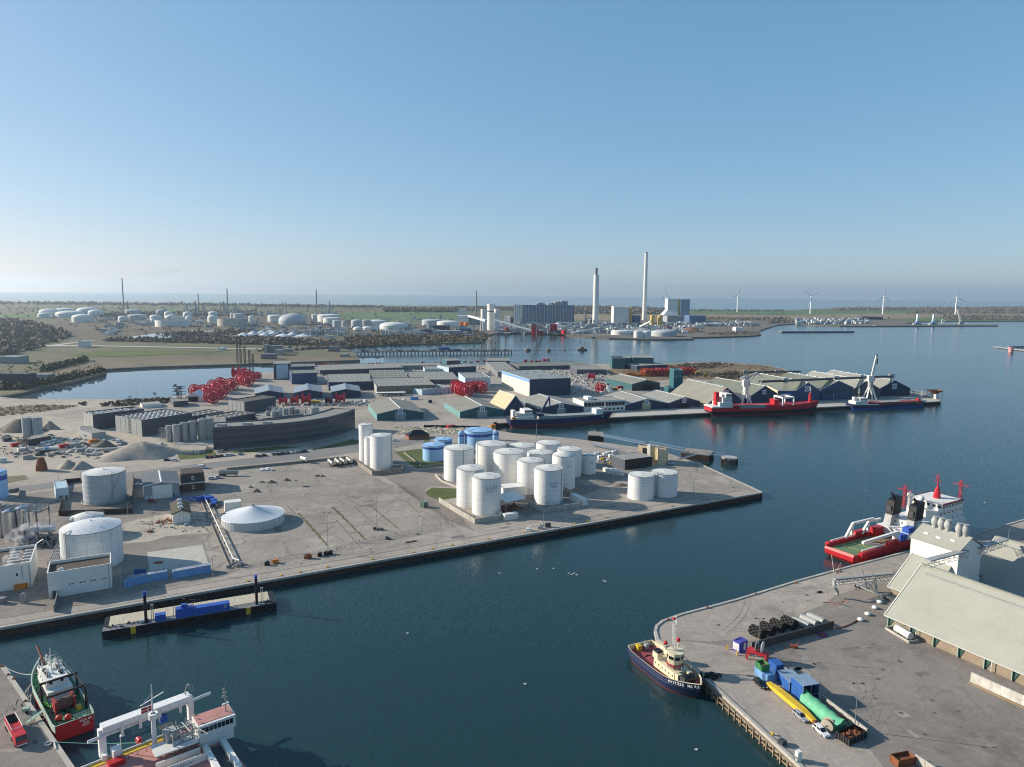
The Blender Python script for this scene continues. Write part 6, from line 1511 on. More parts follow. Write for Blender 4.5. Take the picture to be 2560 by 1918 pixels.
SCRUB=mat("bare_scrub","6b5f4e",.95,var=.35,scale=.05,fine=.4);SCRUBD=mat("dark_scrub","4c4538",.95,var=.35,scale=.05,fine=.4);WOODF=mat("bare_wood","6c645a",.95,var=.3,scale=.01,fine=.12);WOODE=mat("evergreen_wood","434a36",.95,var=.3,scale=.01,fine=.1)
shrubs('scrub',[(1690,914),(1780,907),(1840,912),(1800,922),(1720,924)],160,1.2,3.2,SCRUBD,2);shrubs('scrub',[(1560,930),(1700,915),(1780,930),(1850,935),(1990,940),(1900,950),(1780,945),(1700,944)],420,.8,2.4,SCRUB,3)
shrubs('scrub',[(1780,938),(1840,930),(1860,945),(1800,950)],120,1.5,3.4,SCRUBD,4);shrubs('shore_scrub',[(250,1010),(320,1000),(425,996),(440,1006),(330,1015),(260,1018)],300,.8,2.2,SCRUBD,5)
shrubs('shore_scrub',[(195,1012),(215,1005),(212,1015)],40,.8,1.6,SCRUBD,6);shrubs('grass_tufts',[(-100,1022),(110,1012),(210,1015),(80,1034),(-100,1050)],420,.4,1.2,SCRUB,7)
# jetty in the bay and floats
t=thing('oil_jetty',"long jetty on piles in the bay with loading arms and a yellowed deck",'jetty',G(886,882,-.5));
A=G(886,880,1.5);B=G(1279,877,1.5);C_=G(1462,875,1.5)
q=B-A;O=Vector(t.location)
def rel(p):return Vector(p)-O
MB().bar(rel(A),rel(B),14,1.6).build('deck',CONC_D,t);MB().bar(rel(B),rel(C_),2.2,.6).build('walkway',STEELD,t)
pm=MB().cyl(0,0,-6,1,1.1,n=6).mesh('pile');pm.materials.append(CONC_D)
for i in range(46):p=rel(A+q*(i/45));put(pm,'pile',t,(p.x,p.y-6,0));
rg=random.Random(2);s=MB()
for i in range(70):p=rel(A+q*rg.uniform(.05,1));s.cbox(p.x,p.y+rg.uniform(-5,5),2,rg.uniform(1,7),rg.uniform(1,4),rg.uniform(1,4))
for x in [1198+i*4.5 for i in range(12)]:p=rel(G(x,878,1.5));s.tube((p.x,p.y,1),(p.x,p.y,rg.uniform(14,30)),.5,4);s.tube((p.x,p.y,14),(p.x+rg.uniform(-8,8),p.y,22),.35,4)
for x in (1017,1103,1263,1165):p=rel(G(x,877,1.5));s.tube((p.x,p.y,1),(p.x,p.y,26),.3,4)
s.build('loading_arm',STEELD,t);s=MB()
for i in range(5):s.tube(rel(A+Vector((0,i*1.2-3,1.6))),rel(B+Vector((0,i*1.2-3,1.6))),.35,5)
s.build('pipe',STEEL,t)
for x,y,w,lb in [(1319,877,15,"left mooring dolphin on the jetty walkway"),(1371,877.5,12,"middle mooring dolphin on the jetty walkway"),(1412,877,4,"small pile dolphin on the jetty walkway")]:
 p=G(x,y,WZ);r=SZ(p,w/2);tag(MB().cyl(0,0,-2,4,r,n=12).cyl(0,0,4,4.6,r*1.15,n=12).build('mooring_dolphin',CONC_D,None,loc=p),lb,'mooring dolphin')
p=G(1456,876,WZ);t=thing('moored_barge',"small reddish barge moored at the end of the jetty",'barge',p);MB().box(-9,9,-4,4,-.5,3).build('hull',RUST,t);MB().box(-4,3,-2.5,2.5,3,7).build('cabin',BROWNP,t)
t=thing('workboat',"white workboat lying at the jetty",'boat',G(1108,872.5,WZ));MB().add([(-9,-3,0),(8,-3,0),(12,0,0),(8,3,0),(-9,3,0),(-9,-3.4,3),(9,-3.4,3),(14,0,3.6),(9,3.4,3),(-9,3.4,3)],[(4,3,2,1,0),(5,6,7,8,9)]+[(i,(i+1)%5,5+(i+1)%5,5+i) for i in range(5)]).build('hull',BLUE,t);MB().box(-2,5,-2,2,3,8).build('wheelhouse',WHITE,t);MB().tube((0,0,8),(0,0,18),.25,5).build('mast',WHITE,t)
b=MB();rg=random.Random(44)
for i,(x,y) in enumerate([(595,895),(598,888),(606,898),(720,885),(745,882),(760,884),(700,893)]):p=G(x,y);b.cbox(p.x,p.y,0,12,8,8)
t=thing('pump_station',"cluster of grey process buildings on the dock tip beyond the inner basin",'pump station',G(690,893));O=Vector(t.location)
for x,y,w,h in [(673,897,34,8),(690,884,26,14),(700,888,18,10),(668,884,8,16),(720,880,20,6),(835,878,26,9),(862,892,20,5)]:p=G(x,y)-O;MB().cbox(p.x,p.y,0,SZ(G(x,y),w),14,h).build('block',CGREY if w>20 else STEEL,t)
t=thing('loading_towers',"group of dark slender lattice towers on the dock edge",'tower',G(604,908));
for i,(x,h) in enumerate([(-6,34),(-1,42),(5,26),(12,20),(17,14)]):lattice((x,0,0),(x,0,h),2.,7,.25,(0,1,0)).build('mast',STEELD,t)
t=thing('crane_gantry',"dark lattice crane tower behind the leftmost red reel",'crane',G(449,1010));lattice((0,0,0),(0,0,17),3.2,6,.22,(0,1,0)).build('mast',STEELD,t);rg=random.Random(7);s=MB()
for z in (9,12,15,17):s.bar((-6,0,z),(6,0,z),.5,.5);s.cbox(rg.uniform(-4,4),0,z,2,2,2)
s.build('platform',STEELD,t)
# ------------------------------------------------------------------ refinery and power station beyond the bay
def at1(o):return lambda x,y:(o[0]+x/3.456,o[1]+y/3.456)
RGP='pale refinery tanks beyond the bay'
def ftank(label,o,xl,xr,yb,yt,ap=None,m=None,group=RGP,name='refinery_tank',n=28,open_=False):
 x0,y0=o;a,b,c,d=x0+xl/3.456,x0+xr/3.456,y0+yb/3.456,y0+yt/3.456
 cc,r,h=tank_px(a,b,c,d);m=m or FARW;t=thing(name,label,'tank',cc,0,group)
 MB().cyl(0,0,-1,h,r,n=n).build('shell',m,t,True)
 rise=max(.6,SZ(cc,(yt-(ap if ap is not None else yt-4))/3.456)-r*.06)
 if open_:MB().lathe(0,0,[(r*.97,h+.02),(.1,h+.05)],n).build('roof',STEELD,t)
 else:MB().lathe(0,0,[(r*math.cos(u*PI/10),h+rise*math.sin(u*PI/10)) for u in range(5)]+[(.1,h+rise)],n).build('roof',m,t,True)
 return t
o1,o2=(0,660),(640,660)
for i,(xl,xr,yb,yt,ap,m) in enumerate([(353,510,462,412,383,FARW),(335,440,468,436,420,FARW),(497,720,468,432,400,FARW),(490,640,420,396,377,FARW),(675,850,440,402,370,FARW),(770,890,455,415,393,FARW),(633,805,505,462,430,FARW),(1027,1110,500,465,446,FARW),(1085,1215,440,405,390,FARG),(1112,1265,487,447,430,FARG),(1355,1437,440,405,390,FARG),(1300,1395,490,455,437,FARW),(1423,1492,465,427,408,FARW),(1430,1530,487,462,436,FARW),(1585,1662,465,430,410,FARW),(1797,1885,505,462,440,FARW),(1805,1882,450,425,408,FARW),(1990,2025,470,432,423,FARW),(2020,2112,472,435,425,FARG),(2150,2200,500,455,445,FARW),(1605,1662,488,470,447,FARW),(1305,1342,515,490,470,FARW)]):
 ftank(NUM[i%20]+" from the left of the pale refinery tanks at far left" if i<20 else ["small spherical tank before the refinery columns","small tank left of the wide open tank"][i-20],o1,xl,xr,yb,yt,ap,m)
ftank("wide white open topped tank at the left of the refinery",o1,1355,1637,545,490,None,FARW,open_=True);ftank("second wide stained open topped tank right of the first",o1,1887,2140,540,478,None,mat("stained_far_tank","b3aea3",.8,var=.25,scale=.05,streak=.4),open_=True)
for i,(xl,xr,yb,yt,ap,m,lb) in enumerate([(105,232,507,449,437,FARW,"white tank left of the great grey dome"),(200,435,525,492,425,FARG,"great grey domed store of the refinery"),(482,545,475,438,432,FARW,"white tank edge behind the wide tanks"),(535,722,500,446,430,FARW,"rear wide white tank before the green field"),(583,728,518,470,460,FARW,"front wide white tank before the green field"),(663,738,555,492,484,FARG,"leftmost grey silo tank by the bay"),(742,790,560,497,490,FARG,"slim grey silo tank by the bay"),(822,920,555,497,478,FARG,"third grey silo tank by the bay"),(915,990,545,490,480,FARG,"rightmost grey silo tank by the bay"),(950,1132,545,498,480,FARW,"white domed tank left of the larger one by the bay"),(1070,1312,572,537,500,FARW,"largest white domed tank by the bay"),(838,925,572,560,541,FARW,"left small white dome by the bay"),(920,1013,568,555,536,FARW,"right small white dome by the bay"),(1433,1612,532,492,474,FARG,"grey domed tank by the power station road"),(1562,1757,548,507,487,FARW,"white domed tank by the power station road"),(1750,1800,537,505,500,ORANGE,"left orange tank by the white buildings"),(1795,1848,540,507,502,ORANGE,"right orange tank by the white buildings")]):
 ftank(lb,o2,xl,xr,yb,yt,ap,m)
CON=mat("far_white_cone","c9ced2",.7,var=.05,scale=.05,fine=0)
for i,(x,w,yb,ya) in enumerate([(609,46,845,831),(633,38,841,827),(662,42,844.5,830),(708,43,845,833),(758,43,845,834),(684,27,838,827.5),(655,26,836,826),(678,26,833,825),(704,26,836,826.5),(732,28,841,829)]):
 p=G(x,yb-3);r=SZ(p,w/2);h=HT(p,ya);t=thing('cone_store',NUM[i]+" of the white cone roofed stores before the refinery dome",'store',p,0,'white cone roofed stores');MB().cyl(0,0,-1,1.5,r*.96,n=20).build('wall',FARG,t,True);MB().lathe(0,0,[(r,1.5),(r*.45,h*.6),(.3,h)],20).build('roof',CON,t,True)
t=thing('cement_silos',"group of three tall white cement silos, the middle one tallest with a dark band",'silo',G(1219,827));O=Vector(t.location)
for x,w,yb,yt in [(1209.5,16.5,828,773),(1227.6,19.7,826,760),(1242.6,16,828,773)]:
 p=G(x,yb);r=SZ(p,w/2);h=HT(p,yt);MB().cyl(p.x-O.x,p.y-O.y+r,0,h,r,n=24).build('silo',FARW,t,True)
 if w>18:MB().cyl(p.x-O.x,p.y-O.y+r,h*.7,h*.74,r*1.02,n=24).build('dark_band',STEELD,t)
def fblock(label,a,b,yt,depth,m,side=None,roof=None,name='works_building',group=None):
 A,rz,L=frame(a,(b[0],a[1]+.0094*(b[0]-a[0])));h=HT(A,yt);t=thing(name,label,'building',A,rz,group)
 MB().box(0,L,0,.5,-1,h).build('wall',m,t);MB().box(0,.5,.5,depth,-1,h).build('wall',side or m,t);MB().box(L-.5,L,.5,depth,-1,h).build('wall',m,t);MB().box(.5,L-.5,.5,depth,-1,h-.4).build('roof',roof or m,t);return t,L,h
FB=mat("far_blue_cladding","4d6482",.7,var=.1,scale=.03,fine=0);FGR=mat("far_grey_cladding","8b9296",.7,var=.1,scale=.03,fine=0);FDK=mat("far_dark_cladding","474d55",.7,var=.15,scale=.03,fine=0);FY=mat("far_yellow","c9a85e",.7,var=.1,scale=.03,fine=0);FBR=mat("far_brick","7b5e4f",.8,var=.15,scale=.03,fine=0)
t,L,h=fblock("long dark power station block with pale ribs and a white end",(1284.6,812),(1434.3,809.5),762.5,60,FB,FARW)
MB().box(-.6,L*.14,-.8,0,-1,h+1).build('end_wall',FARW,t);s=MB()
for i in range(19):s.box(L*(.15+.045*i)-1.1,L*(.15+.045*i)+1.1,-1.4,0,0,h)
s.build('rib',FARG,t);s=MB()
for i in range(18):
 for k in range(7):x=L*(.165+.045*i);z=h*(.12+.12*k);s.box(x,x+3.4,-.6,0,z,z+h*.035)
s.build('window_row',FARG,t);s=MB();rg=random.Random(4)
for i in range(4):s.box(L*.03+L*.03*i-.8,L*.03+L*.03*i+.8,-1.2,-.8,0,h)
s.build('end_rib',FGR,t);s=MB()
for i in range(34):x=L*rg.choice([rg.uniform(.36,.48),rg.uniform(.57,.66),rg.uniform(.68,.86)]);s.box(x,x+rg.uniform(3,14),rg.uniform(10,60),70,h-1,h+rg.uniform(4,9)+(7 if x>L*.68 else 0))
s.build('roof_plant',FARG,t)
def stack(label,x,w0,w1,yb,yt,m,cap=None,name='chimney'):
 p=G(x,yb);h=HT(p,yt);r0,r1=SZ(p,w0/2),SZ(p,w1/2);t=thing(name,label,'chimney',p);MB().lathe(0,0,[(r0,-1),(r0+(r1-r0)*.5,h*.5),(r1,h)],24).build('shaft',m,t,True)
 MB().cyl(0,0,h,h+(2 if not cap else cap),r1*(1.03 if not cap else .4),n=16).build('rim',STEELD if w1>4 else m,t);return t
stack("thick white power station chimney with a flue stub on top",1488,15.4,13.2,818,687,FARW,22);stack("tallest slender white power station chimney",1610.5,11.4,7.4,800,632,FARW)
STK=mat("far_grey_stack","7b7f84",.8,var=.1,fine=0)
for x,w,yb,yt,lb in [(310.5,3,790,696,"thin refinery flare stack with smoke at far left"),(570,3.4,790,723,"dark refinery chimney right of the wide open tank"),(792,3.4,786,725.5,"dark refinery chimney in the middle of the refinery"),(1191,3.6,788,728,"grey chimney with smoke left of the cement silos"),(784,2,838,783,"white mast beside the cone roofed stores"),(497,3.2,778,737,"refinery column with a vent left of the dark chimney"),(706,2.4,782,754,"left of two slim refinery columns"),(715,2.4,782,756,"right of two slim refinery columns"),(769,3.4,780,764,"short refinery column left of the middle chimney")]:
 stack(lb,x,w,w*.8,yb,yt,STK)
def fcol(label,px,py,yt,seed,n=9,w=30):
 rg=random.Random(seed);p=G(px,py);h=HT(p,yt);t=thing('refinery_unit',label,'refinery',p);s=MB()
 for i in range(n):x,y,q=rg.uniform(-w,w),rg.uniform(-w,w),h*rg.uniform(.3,.8);r=rg.uniform(1.2,3);s.cyl(x,y,0,q,r,r,8)
 s.cyl(0,0,0,h,3.4,2.2,10);s.build('column',FGR,t);s=MB()
 for i in range(n*2):s.cbox(rg.uniform(-w,w),rg.uniform(-w,w),0,rg.uniform(5,16),rg.uniform(4,12),rg.uniform(4,14))
 s.build('plant_block',FARG,t);s=MB()
 for i in range(5):s.cbox(0,0,h*(.3+.13*i),8,8,1.)
 s.build('platform',STEELD,t)
for px,py,yt,sd_,n,w,lb in [(824,788,752,1,8,34,"refinery unit with a tall platformed column right of the middle chimney"),(560,788,752,2,12,60,"cluster of refinery columns left of the dark chimney"),(490,787,752,3,9,50,"refinery unit round the vented column"),(590,788,756,4,8,45,"refinery columns right of the dark chimney"),(700,790,770,5,8,70,"low refinery unit between the two chimneys"),(640,788,768,6,8,70,"low refinery unit behind the domed store"),(290,800,783,7,8,60,"small plant between the tanks at far left"),(320,785,752,8,3,20,"plant at the foot of the flare stack"),(1000,838,820,9,9,40,"process plant by the bay before the domed tanks"),(800,835,815,10,14,60,"dark process plant beside the cone roofed stores"),(1432,812,782,11,4,12,"silo columns right of the long power block"),(1462,815,782,12,5,12,"slim process towers left of the thick chimney"),(1478,820,792,13,6,14,"filter plant at the foot of the thick chimney"),(1060,836,822,14,10,60,"low plant between the bay tanks")]:
 fcol(lb,px,py,yt,sd_,n,w)
for a,b,yt,d,m,sd_,lb in [((1533.5,811),(1571,811),766.6,60,FARW,None,"tall white blank boiler building"),((1571.5,811),(1580,810),769,50,FY,None,"narrow yellowish side of the white boiler building"),((1583,811),(1601,810),789,60,FB,None,"dark blue hall left of the tallest chimney"),((1668,806),(1706,806),790,60,FGR,None,"grey base hall of the great boiler house"),((1723,809),(1764,808),789,80,FB,None,"long dark blue turbine hall right of the boiler house"),((1259,811),(1275,811),790.5,40,FARW,None,"small white office block left of the power block"),((1276,811),(1284,811),793,30,FDK,None,"dark block beside the small white office"),((1360,810),(1390,809),791,50,FGR,FARW,"pale cube before the long power block"),((1142,812),(1172,812),790,60,FARW,None,"low white hall left of the cement silos"),((1147,800),(1164,800),772,40,FARW,FARW,"tall white block behind the low white hall"),((1173,812),(1200,812),793,60,FGR,None,"grey hall right of the low white hall"),((1083,830),(1122,830),814,40,FDK,None,"dark process block by the bay"),((1086,840),(1150,838),827,40,FGR,None,"grey long building by the bay"),((1040,835),(1086,834),824,40,FDK,None,"dark long building behind the bay plant"),((1150,832),(1176,831),821,40,FB,None,"blue grey block right of the dark process block"),((1839,829),(1857,829),818.5,30,FARW,None,"white cube at the power station shore"),((2156,799),(2207,798.5),792,60,FDK,None,"long dark hall at the far port"),((0,909),(44,909),892,25,FGR,FARW,"pale warehouse at the left edge beyond the inner basin"),((-20,966),(72,960),934,14,FDK,FDK,"long dark hall at the left edge on the inner basin shore"),((78,945),(122,944),936,12,FGR,None,"low pale shed right of the long dark hall"),((196,868),(213,868),853,20,FARW,None,"small white pump house beside the far road"),((545,876),(558,876),869,15,FARW,None,"white van like hut on the far road"),((275,830),(294,830),823,20,FARW,None,"small white houses before the refinery")]:
 fblock(lb,a,b,yt,d,m,sd_)
# boiler house with the flared foot
A,rz,L=frame((1668,803),(1722,803.5));h=HT(A,747);t=thing('boiler_house',"great pale boiler house with a flared foot and a blue grey right half",'building',A,rz);
MB().add([(-L*.22,-14,h*.27),(L*.44,-14,h*.27),(L*.44,50,h*.27),(-L*.22,50,h*.27),(0,0,h*.5),(L*.48,0,h*.5),(L*.48,50,h*.5),(0,50,h*.5),(0,0,h),(L*.48,0,h),(L*.48,50,h),(0,50,h)],[(0,1,5,4),(1,2,6,5),(2,3,7,6),(3,0,4,7),(4,5,9,8),(5,6,10,9),(6,7,11,10),(7,4,8,11),(8,9,10,11)]).build('wall',FARW,t)
MB().box(L*.5,L*.56,2,40,0,h).build('stair_shaft',FY,t);MB().box(L*.57,L*.62,0,40,0,h).build('stair_shaft',FARW,t);MB().box(L*.63,L*1.02,0,60,0,h*.98).build('wall',mat("far_blue_grey","7f91a3",.7,var=.06,fine=0),t);MB().box(-L*.12,L*.6,6,50,-1,h*.27).build('base',FGR,t);MB().add([(L*.63,-16,0),(L*1.0,-16,0),(L*1.0,0,0),(L*.63,0,0),(L*.63,0,h*.45),(L*1.0,0,h*.45)],[(0,1,5,4),(0,4,3),(1,2,5)]).build('flare',FGR,t)
for i,(x,w,yb,yt,ap,m,lb) in enumerate([(1594,20,845,829,827,FARW,"left of two white cylinders on the power station quay"),(1616.5,20,845,829.5,827.5,FARW,"right of two white cylinders on the power station quay"),(1659,62,842,832,823.5,FARG,"great low domed tank on the power station quay"),(1552,50,838,829,825,FARW,"flat round tank on the power station quay"),(1605,56,834,828,824,FARG,"wide flat tank behind the white cylinders"),(1395,20,827,819,806,FARW,"white conical store behind the red ship"),(1630,11,818,790,787,FY,"left yellow silo before the boiler house"),(1649.5,12.5,818,790,787,FY,"right yellow silo before the boiler house")]):
 ftank(lb,(0,0),(x-w/2)*3.456,(x+w/2)*3.456,yb*3.456,yt*3.456,ap*3.456,m,'tanks on the power station quay')
for i in range(6):
 p=G(1700+i*11.2,823);r=SZ(p,4.0);t=thing('gas_sphere',NUM[i]+" from the left of the silver spheres behind the brown heap",'sphere',p,0,'silver gas spheres');MB().ball((0,0,r+2),r,14,9).build('sphere',FARW,t,True);MB().cyl(0,0,-1,r*.5,r*.6,n=8).build('base',FGR,t)
heap("long brown wood chip heap on the power station shore",1726,830,72,818,BROWNP,11,sq=.6);heap("dark heap behind the wood chip heap",1668,822,28,813,FBR,12)
for i,(x0,x1,yb,yt,m) in enumerate([(1331,1347,831,814,FBR),(1375,1392,834,816,FBR),(1347,1376,834,826,FBR)]):pass
def simple_ship(label,a,b,Bm,hd,hm,houses,name='cargo_ship',z=WZ):
 A,rz,L=frame(a,b,z);t=thing(name,label,'ship',A,rz);r0=hull_ring(L,Bm,-1,.95,2,L-5);r1=hull_ring(L,Bm,hd,1);q=MB();skin(q,r0,r1);q.build('hull',hm,t);q=MB();deckcap(q,r1);q.build('deck',REDDK,t)
 for x0,x1,w,z0,z1,m in houses:MB().box(L*x0,L*x1,-w/2,w/2,z0,z1).build('deckhouse',m,t)
 return t
simple_ship("red bulk ship berthed at the power station before the long block",(1328,835.2),(1394,836.2),26,9,RED,[(.02,.27,22,9,30,RED),(.72,.98,22,9,28,RED),(.3,.7,18,9,12,WHITE)])
simple_ship("small red tug at the power station quay",(1402,838),(1416,840),12,4,RED,[(.3,.7,8,4,14,RED)],'tug');simple_ship("dark red dredger left of the red bulk ship",(1257,835),(1275,835),18,6,RUST,[(.2,.8,12,6,18,RED)],'dredger');simple_ship("tiny white boat on the bay before the power station",(1304,838),(1316,838),6,2,WHITE,[(.4,.7,3,2,5,WHITE)],'boat')
for i,x in enumerate((1290,1301,1303.5)):stack(NUM[i]+" of the dark slender masts standing before the power block",x,1.6,1.2,832,798,STK,name='mast')
for i,(a,b,z0,z1) in enumerate([((1238,800),(1328,826),38,14),((1330,806),(1362,818),45,10),((1430,834),(1500,820),8,22),((1600,817),(1628,803),8,30),((1395,806),(1440,808),30,20),((1172,790),(1215,802),55,50)]):
 P,Q=G(*a),G(*b);P,Q=G(a[0],a[1],z0),G(b[0],b[1],z1);t=thing('conveyor_bridge',["long sloping conveyor from the cement silos to the ship","conveyor rising against the long power block","pale conveyor from the quay to the thick chimney","white conveyor rising to the yellow silos","conveyor from the conical store to the right","conveyor bridge between the white block and the cement silos"][i],'conveyor',(P.x,P.y,0));MB().bar((0,0,z0),(Q.x-P.x,Q.y-P.y,z1),5,4).build('gallery',FARW,t)
 for e in (.3,.75):MB().tube(((Q.x-P.x)*e,(Q.y-P.y)*e,0),((Q.x-P.x)*e,(Q.y-P.y)*e,z0+(z1-z0)*e),1.2,5).build('support',FGR,t)
rg=random.Random(15);b=MB();b2=MB()
for i in range(1500):
 k=rg.random()
 if k<.45:x,y=rg.uniform(1240,1720),rg.uniform(808,834)
 elif k<.7:x,y=rg.uniform(250,1180),rg.uniform(795,845)
 elif k<.87:x,y=rg.uniform(1990,2170),rg.uniform(800,811)
 else:x,y=rg.uniform(1740,1890),rg.uniform(806,816)
 if 300<x<600 and y>820:continue
 p=G(x,y);(b if i%3 else b2).cbox(p.x,p.y,0,rg.uniform(4,22),rg.uniform(4,10),rg.uniform(2,9)*(1.5 if x>1990 else 1),rg.uniform(-.3,.3))
tag(b.build('distant_plant',FGR),kind='stuff');tag(b2.build('distant_sheds',FARW),kind='stuff')
# wind turbines
BL=mat("turbine_white","f0f1f1",.5,var=.02,fine=0)
for i,(hx,hy,by,tips) in enumerate([(1662.7,735.4,770,[(1662.2,712),(1648.5,753),(1674,744)]),(1843,738,780,[(1850.6,713),(1824.3,743),(1851.7,757)]),(2025.6,741,785,[(2008,728),(2045,729.5),(2019,767.5)]),(2206.5,742,786,[(2209.6,715),(2182,753.3),(2223.8,757)]),(2388,744,788,[(2388.5,719),(2364,758.5),(2411,755)]),(2569,768,800,[(2553,770),(2580,750),(2577,785)])]):
 p=G(hx,by);h=HT(p,hy);t=thing('wind_turbine',["leftmost wind turbine, partly behind the boiler house","second wind turbine from the left, one blade leaning right","middle wind turbine with two blades raised in a vee","second wind turbine from the right, near the long dark hall","rightmost whole wind turbine behind the port crane","wind turbine cut by the right picture edge"][i],'wind turbine',p,0,'white wind turbines on the far shore')
 MB().lathe(0,0,[(3.8,0),(3.2,h*.5),(2.3,h-1)],14).build('tower',BL,t,True);MB().box(-1.9,1.9,-4.5,6,h-1.9,h+1.9).build('nacelle',BL,t);MB().ball((0,-5.2,h),2.,10,6).build('hub',BL,t)
 for tx,ty in tips:
  dx,dy=SZ(p,tx-hx),SZ(p,hy-ty);d=Vector((dx,0,dy));n=Vector((-d.z,0,d.x)).normalized();a=Vector((0,-5.4,h));q=[]
  for u,w in ((0,2.4),(.18,6.),(.5,4.8),(1.,2.2)):c=a+d*u;q.append((c-n*w*.45,c+n*w*.55))
  vs=[]
  for e,f in q:vs+=[e,f,e+Vector((0,.9,0)),f+Vector((0,.5,0))]
  fs=[]
  for k in range(3):o=k*4;fs+=[(o,o+1,o+5,o+4),(o+2,o+6,o+7,o+3),(o,o+4,o+6,o+2),(o+1,o+3,o+7,o+5)]
  fs+=[(12,13,15,14)];MB().add(vs,fs).build('blade',BL,t)
# port cranes far right, breakwaters
for i,x in enumerate((2292,2332)):
 p=G(x,812);h=HT(p,786);t=thing('port_crane',["left","right"][i]+" of two blue and white mobile cranes at the far port",'crane',p,0,'mobile cranes at the far port');MB().box(-14,14,-8,8,0,6).build('carrier',FGR,t);MB().bar((0,0,6),(1.5,0,h),6,6).build('tower',BL,t);MB().box(-6,6,-5,5,6,13).build('house',CONTB,t)
p=G(2402,811);h=HT(p,777);t=thing('port_crane',"slanting lattice boom crane at the far port",'crane',p);lattice((0,0,6),(-SZ(p,12),0,HT(p,774)),5,9,.6,(0,1,0)).build('boom',FARW,t);MB().box(-8,8,-5,5,0,9).build('carrier',FGR,t)
p=G(2353,809);t=thing('gantry_frame',"small white gantry frame on the far port quay",'gantry',p);s=MB();w=SZ(p,9);h=HT(p,799);s.bar((0,0,0),(w*.3,0,h),3,3);s.bar((w*.7,0,0),(w,0,h),3,3);s.bar((w*.2,0,h),(w,0,h),3,4);s.build('frame',FARW,t)
def pier(label,a,b,w,h=2.,n=16,name='far_pier'):
 A,rz,L=frame(a,b,WZ);t=thing(name,label,'pier',A,rz);MB().box(0,L,-w/2,w/2,h,h+2.2).build('deck',FGR,t);me=MB().box(-2,2,-w/2,w/2,-3,h).mesh('pile');me.materials.append(FDK)
 for i in range(n):put(me,'pile',t,(L*(i+.5)/n,0,0))
pier("low brown pier running out from the power station shore",(1951,831.5),(2134,830.8),14,n=22);pier("dark spit before the far port",(1912,822.5),(2070,821.5),16,-2.4);pier("far port quay edge on dark piles",(2185,816.2),(2494,814.6),8,n=40);pier("thin jetty at the right picture edge",(2486,869.5),(2580,881),4,1.,n=12);pier("second thin jetty at the right picture edge",(2520,869),(2600,868),4,1.,n=8)
p=G(2527,880,WZ);tag(MB().cyl(0,0,-1,9,4.5,n=12).cyl(0,0,9,10,5.5,n=12).build('harbour_beacon',mat("beacon_pink","c98f8d",.7),None,loc=p),"pale red round beacon on the thin jetty",'beacon')
# woods and hedges
W1,W2=WOODF,WOODE
for area,n,r0,r1,m,f in [([(-200,800),(30,800),(110,815),(175,838),(170,848),(60,880),(-200,900)],900,5,9,W1,12),([(-250,885),(20,878),(50,885),(-250,900)],200,4,8,W1,10),([(250,853),(640,862),(860,866),(870,860),(640,845),(420,850),(300,848)],900,3,6.5,W1,10),([(870,866),(1000,860),(1210,853),(1218,838),(1190,830),(1150,840),(1000,842),(860,846)],900,3,6,SCRUB,10),([(960,780),(1140,781),(1140,776),(960,774)],420,9,13,W1,14),([(-300,760),(640,766),(640,762),(0,757),(-300,755)],500,8,13,W1,10),([(640,768),(960,771),(960,767),(640,763)],330,7,11,W1,10),([(1140,778),(1290,779),(1290,770),(1140,768)],220,7,11,W1,10),([(1420,785),(1680,787),(1700,776),(1560,770),(1420,768)],800,9,14,W1,12),([(2086,778),(2600,775),(2600,769),(2086,772)],520,9,14,W1,12),([(2260,786),(2600,784),(2600,772),(2300,776)],420,9,13,W1,12),([(2357,800),(2600,801),(2600,793),(2360,790)],420,6,10,W1,12),([(1920,810),(1985,806),(1970,796),(1920,800)],160,5,9,W1,10),([(1720,779),(1960,780),(1960,776),(1720,775)],120,4,8,W2,10),([(1730,800),(1960,802),(1960,797),(1730,796)],220,4,8,W1,10),([(640,880),(840,870),(845,873),(700,876)],120,3,5,W1,10),([(150,795),(640,790),(640,778),(150,785)],420,5,9,W1,10),([(-200,980),(60,974),(130,960),(260,930),(258,926),(120,952),(-200,965)],420,2.5,5,SCRUBD,10),([(100,925),(215,900),(220,903),(110,930)],120,3,5,W2,10),([(380,835),(620,828),(640,838),(480,842)],200,3,6,W1,10),([(1760,840),(1900,836),(1890,830),(1760,833)],160,2,4,SCRUB,8),([(1300,815),(1720,812),(1720,818),(1300,820)],60,3,5,W2,8)]:
 shrubs('wood',area,int(n*1.3),r0,r1,m,n,flat=1.0,faces=f)
for area,n,r0,r1,m in [([(-200,768),(900,772),(900,800),(-200,798)],260,3.5,8,WOODF),([(900,772),(2600,774),(2600,800),(900,804)],260,3.5,8,WOODF),([(-100,900),(240,905),(260,920),(-100,960)],120,1.2,2.6,SCRUB),([(120,800),(1180,806),(1180,850),(600,842),(250,838)],260,2.5,5.5,SCRUB),([(1240,812),(1900,808),(1900,834),(1240,832)],200,2,4,SCRUB),([(1540,916),(1900,912),(1990,938),(1800,950),(1560,940)],500,.6,1.8,SCRUB)]:
 shrubs('scrub',area,n,r0,r1,m,n+7,flat=.9)
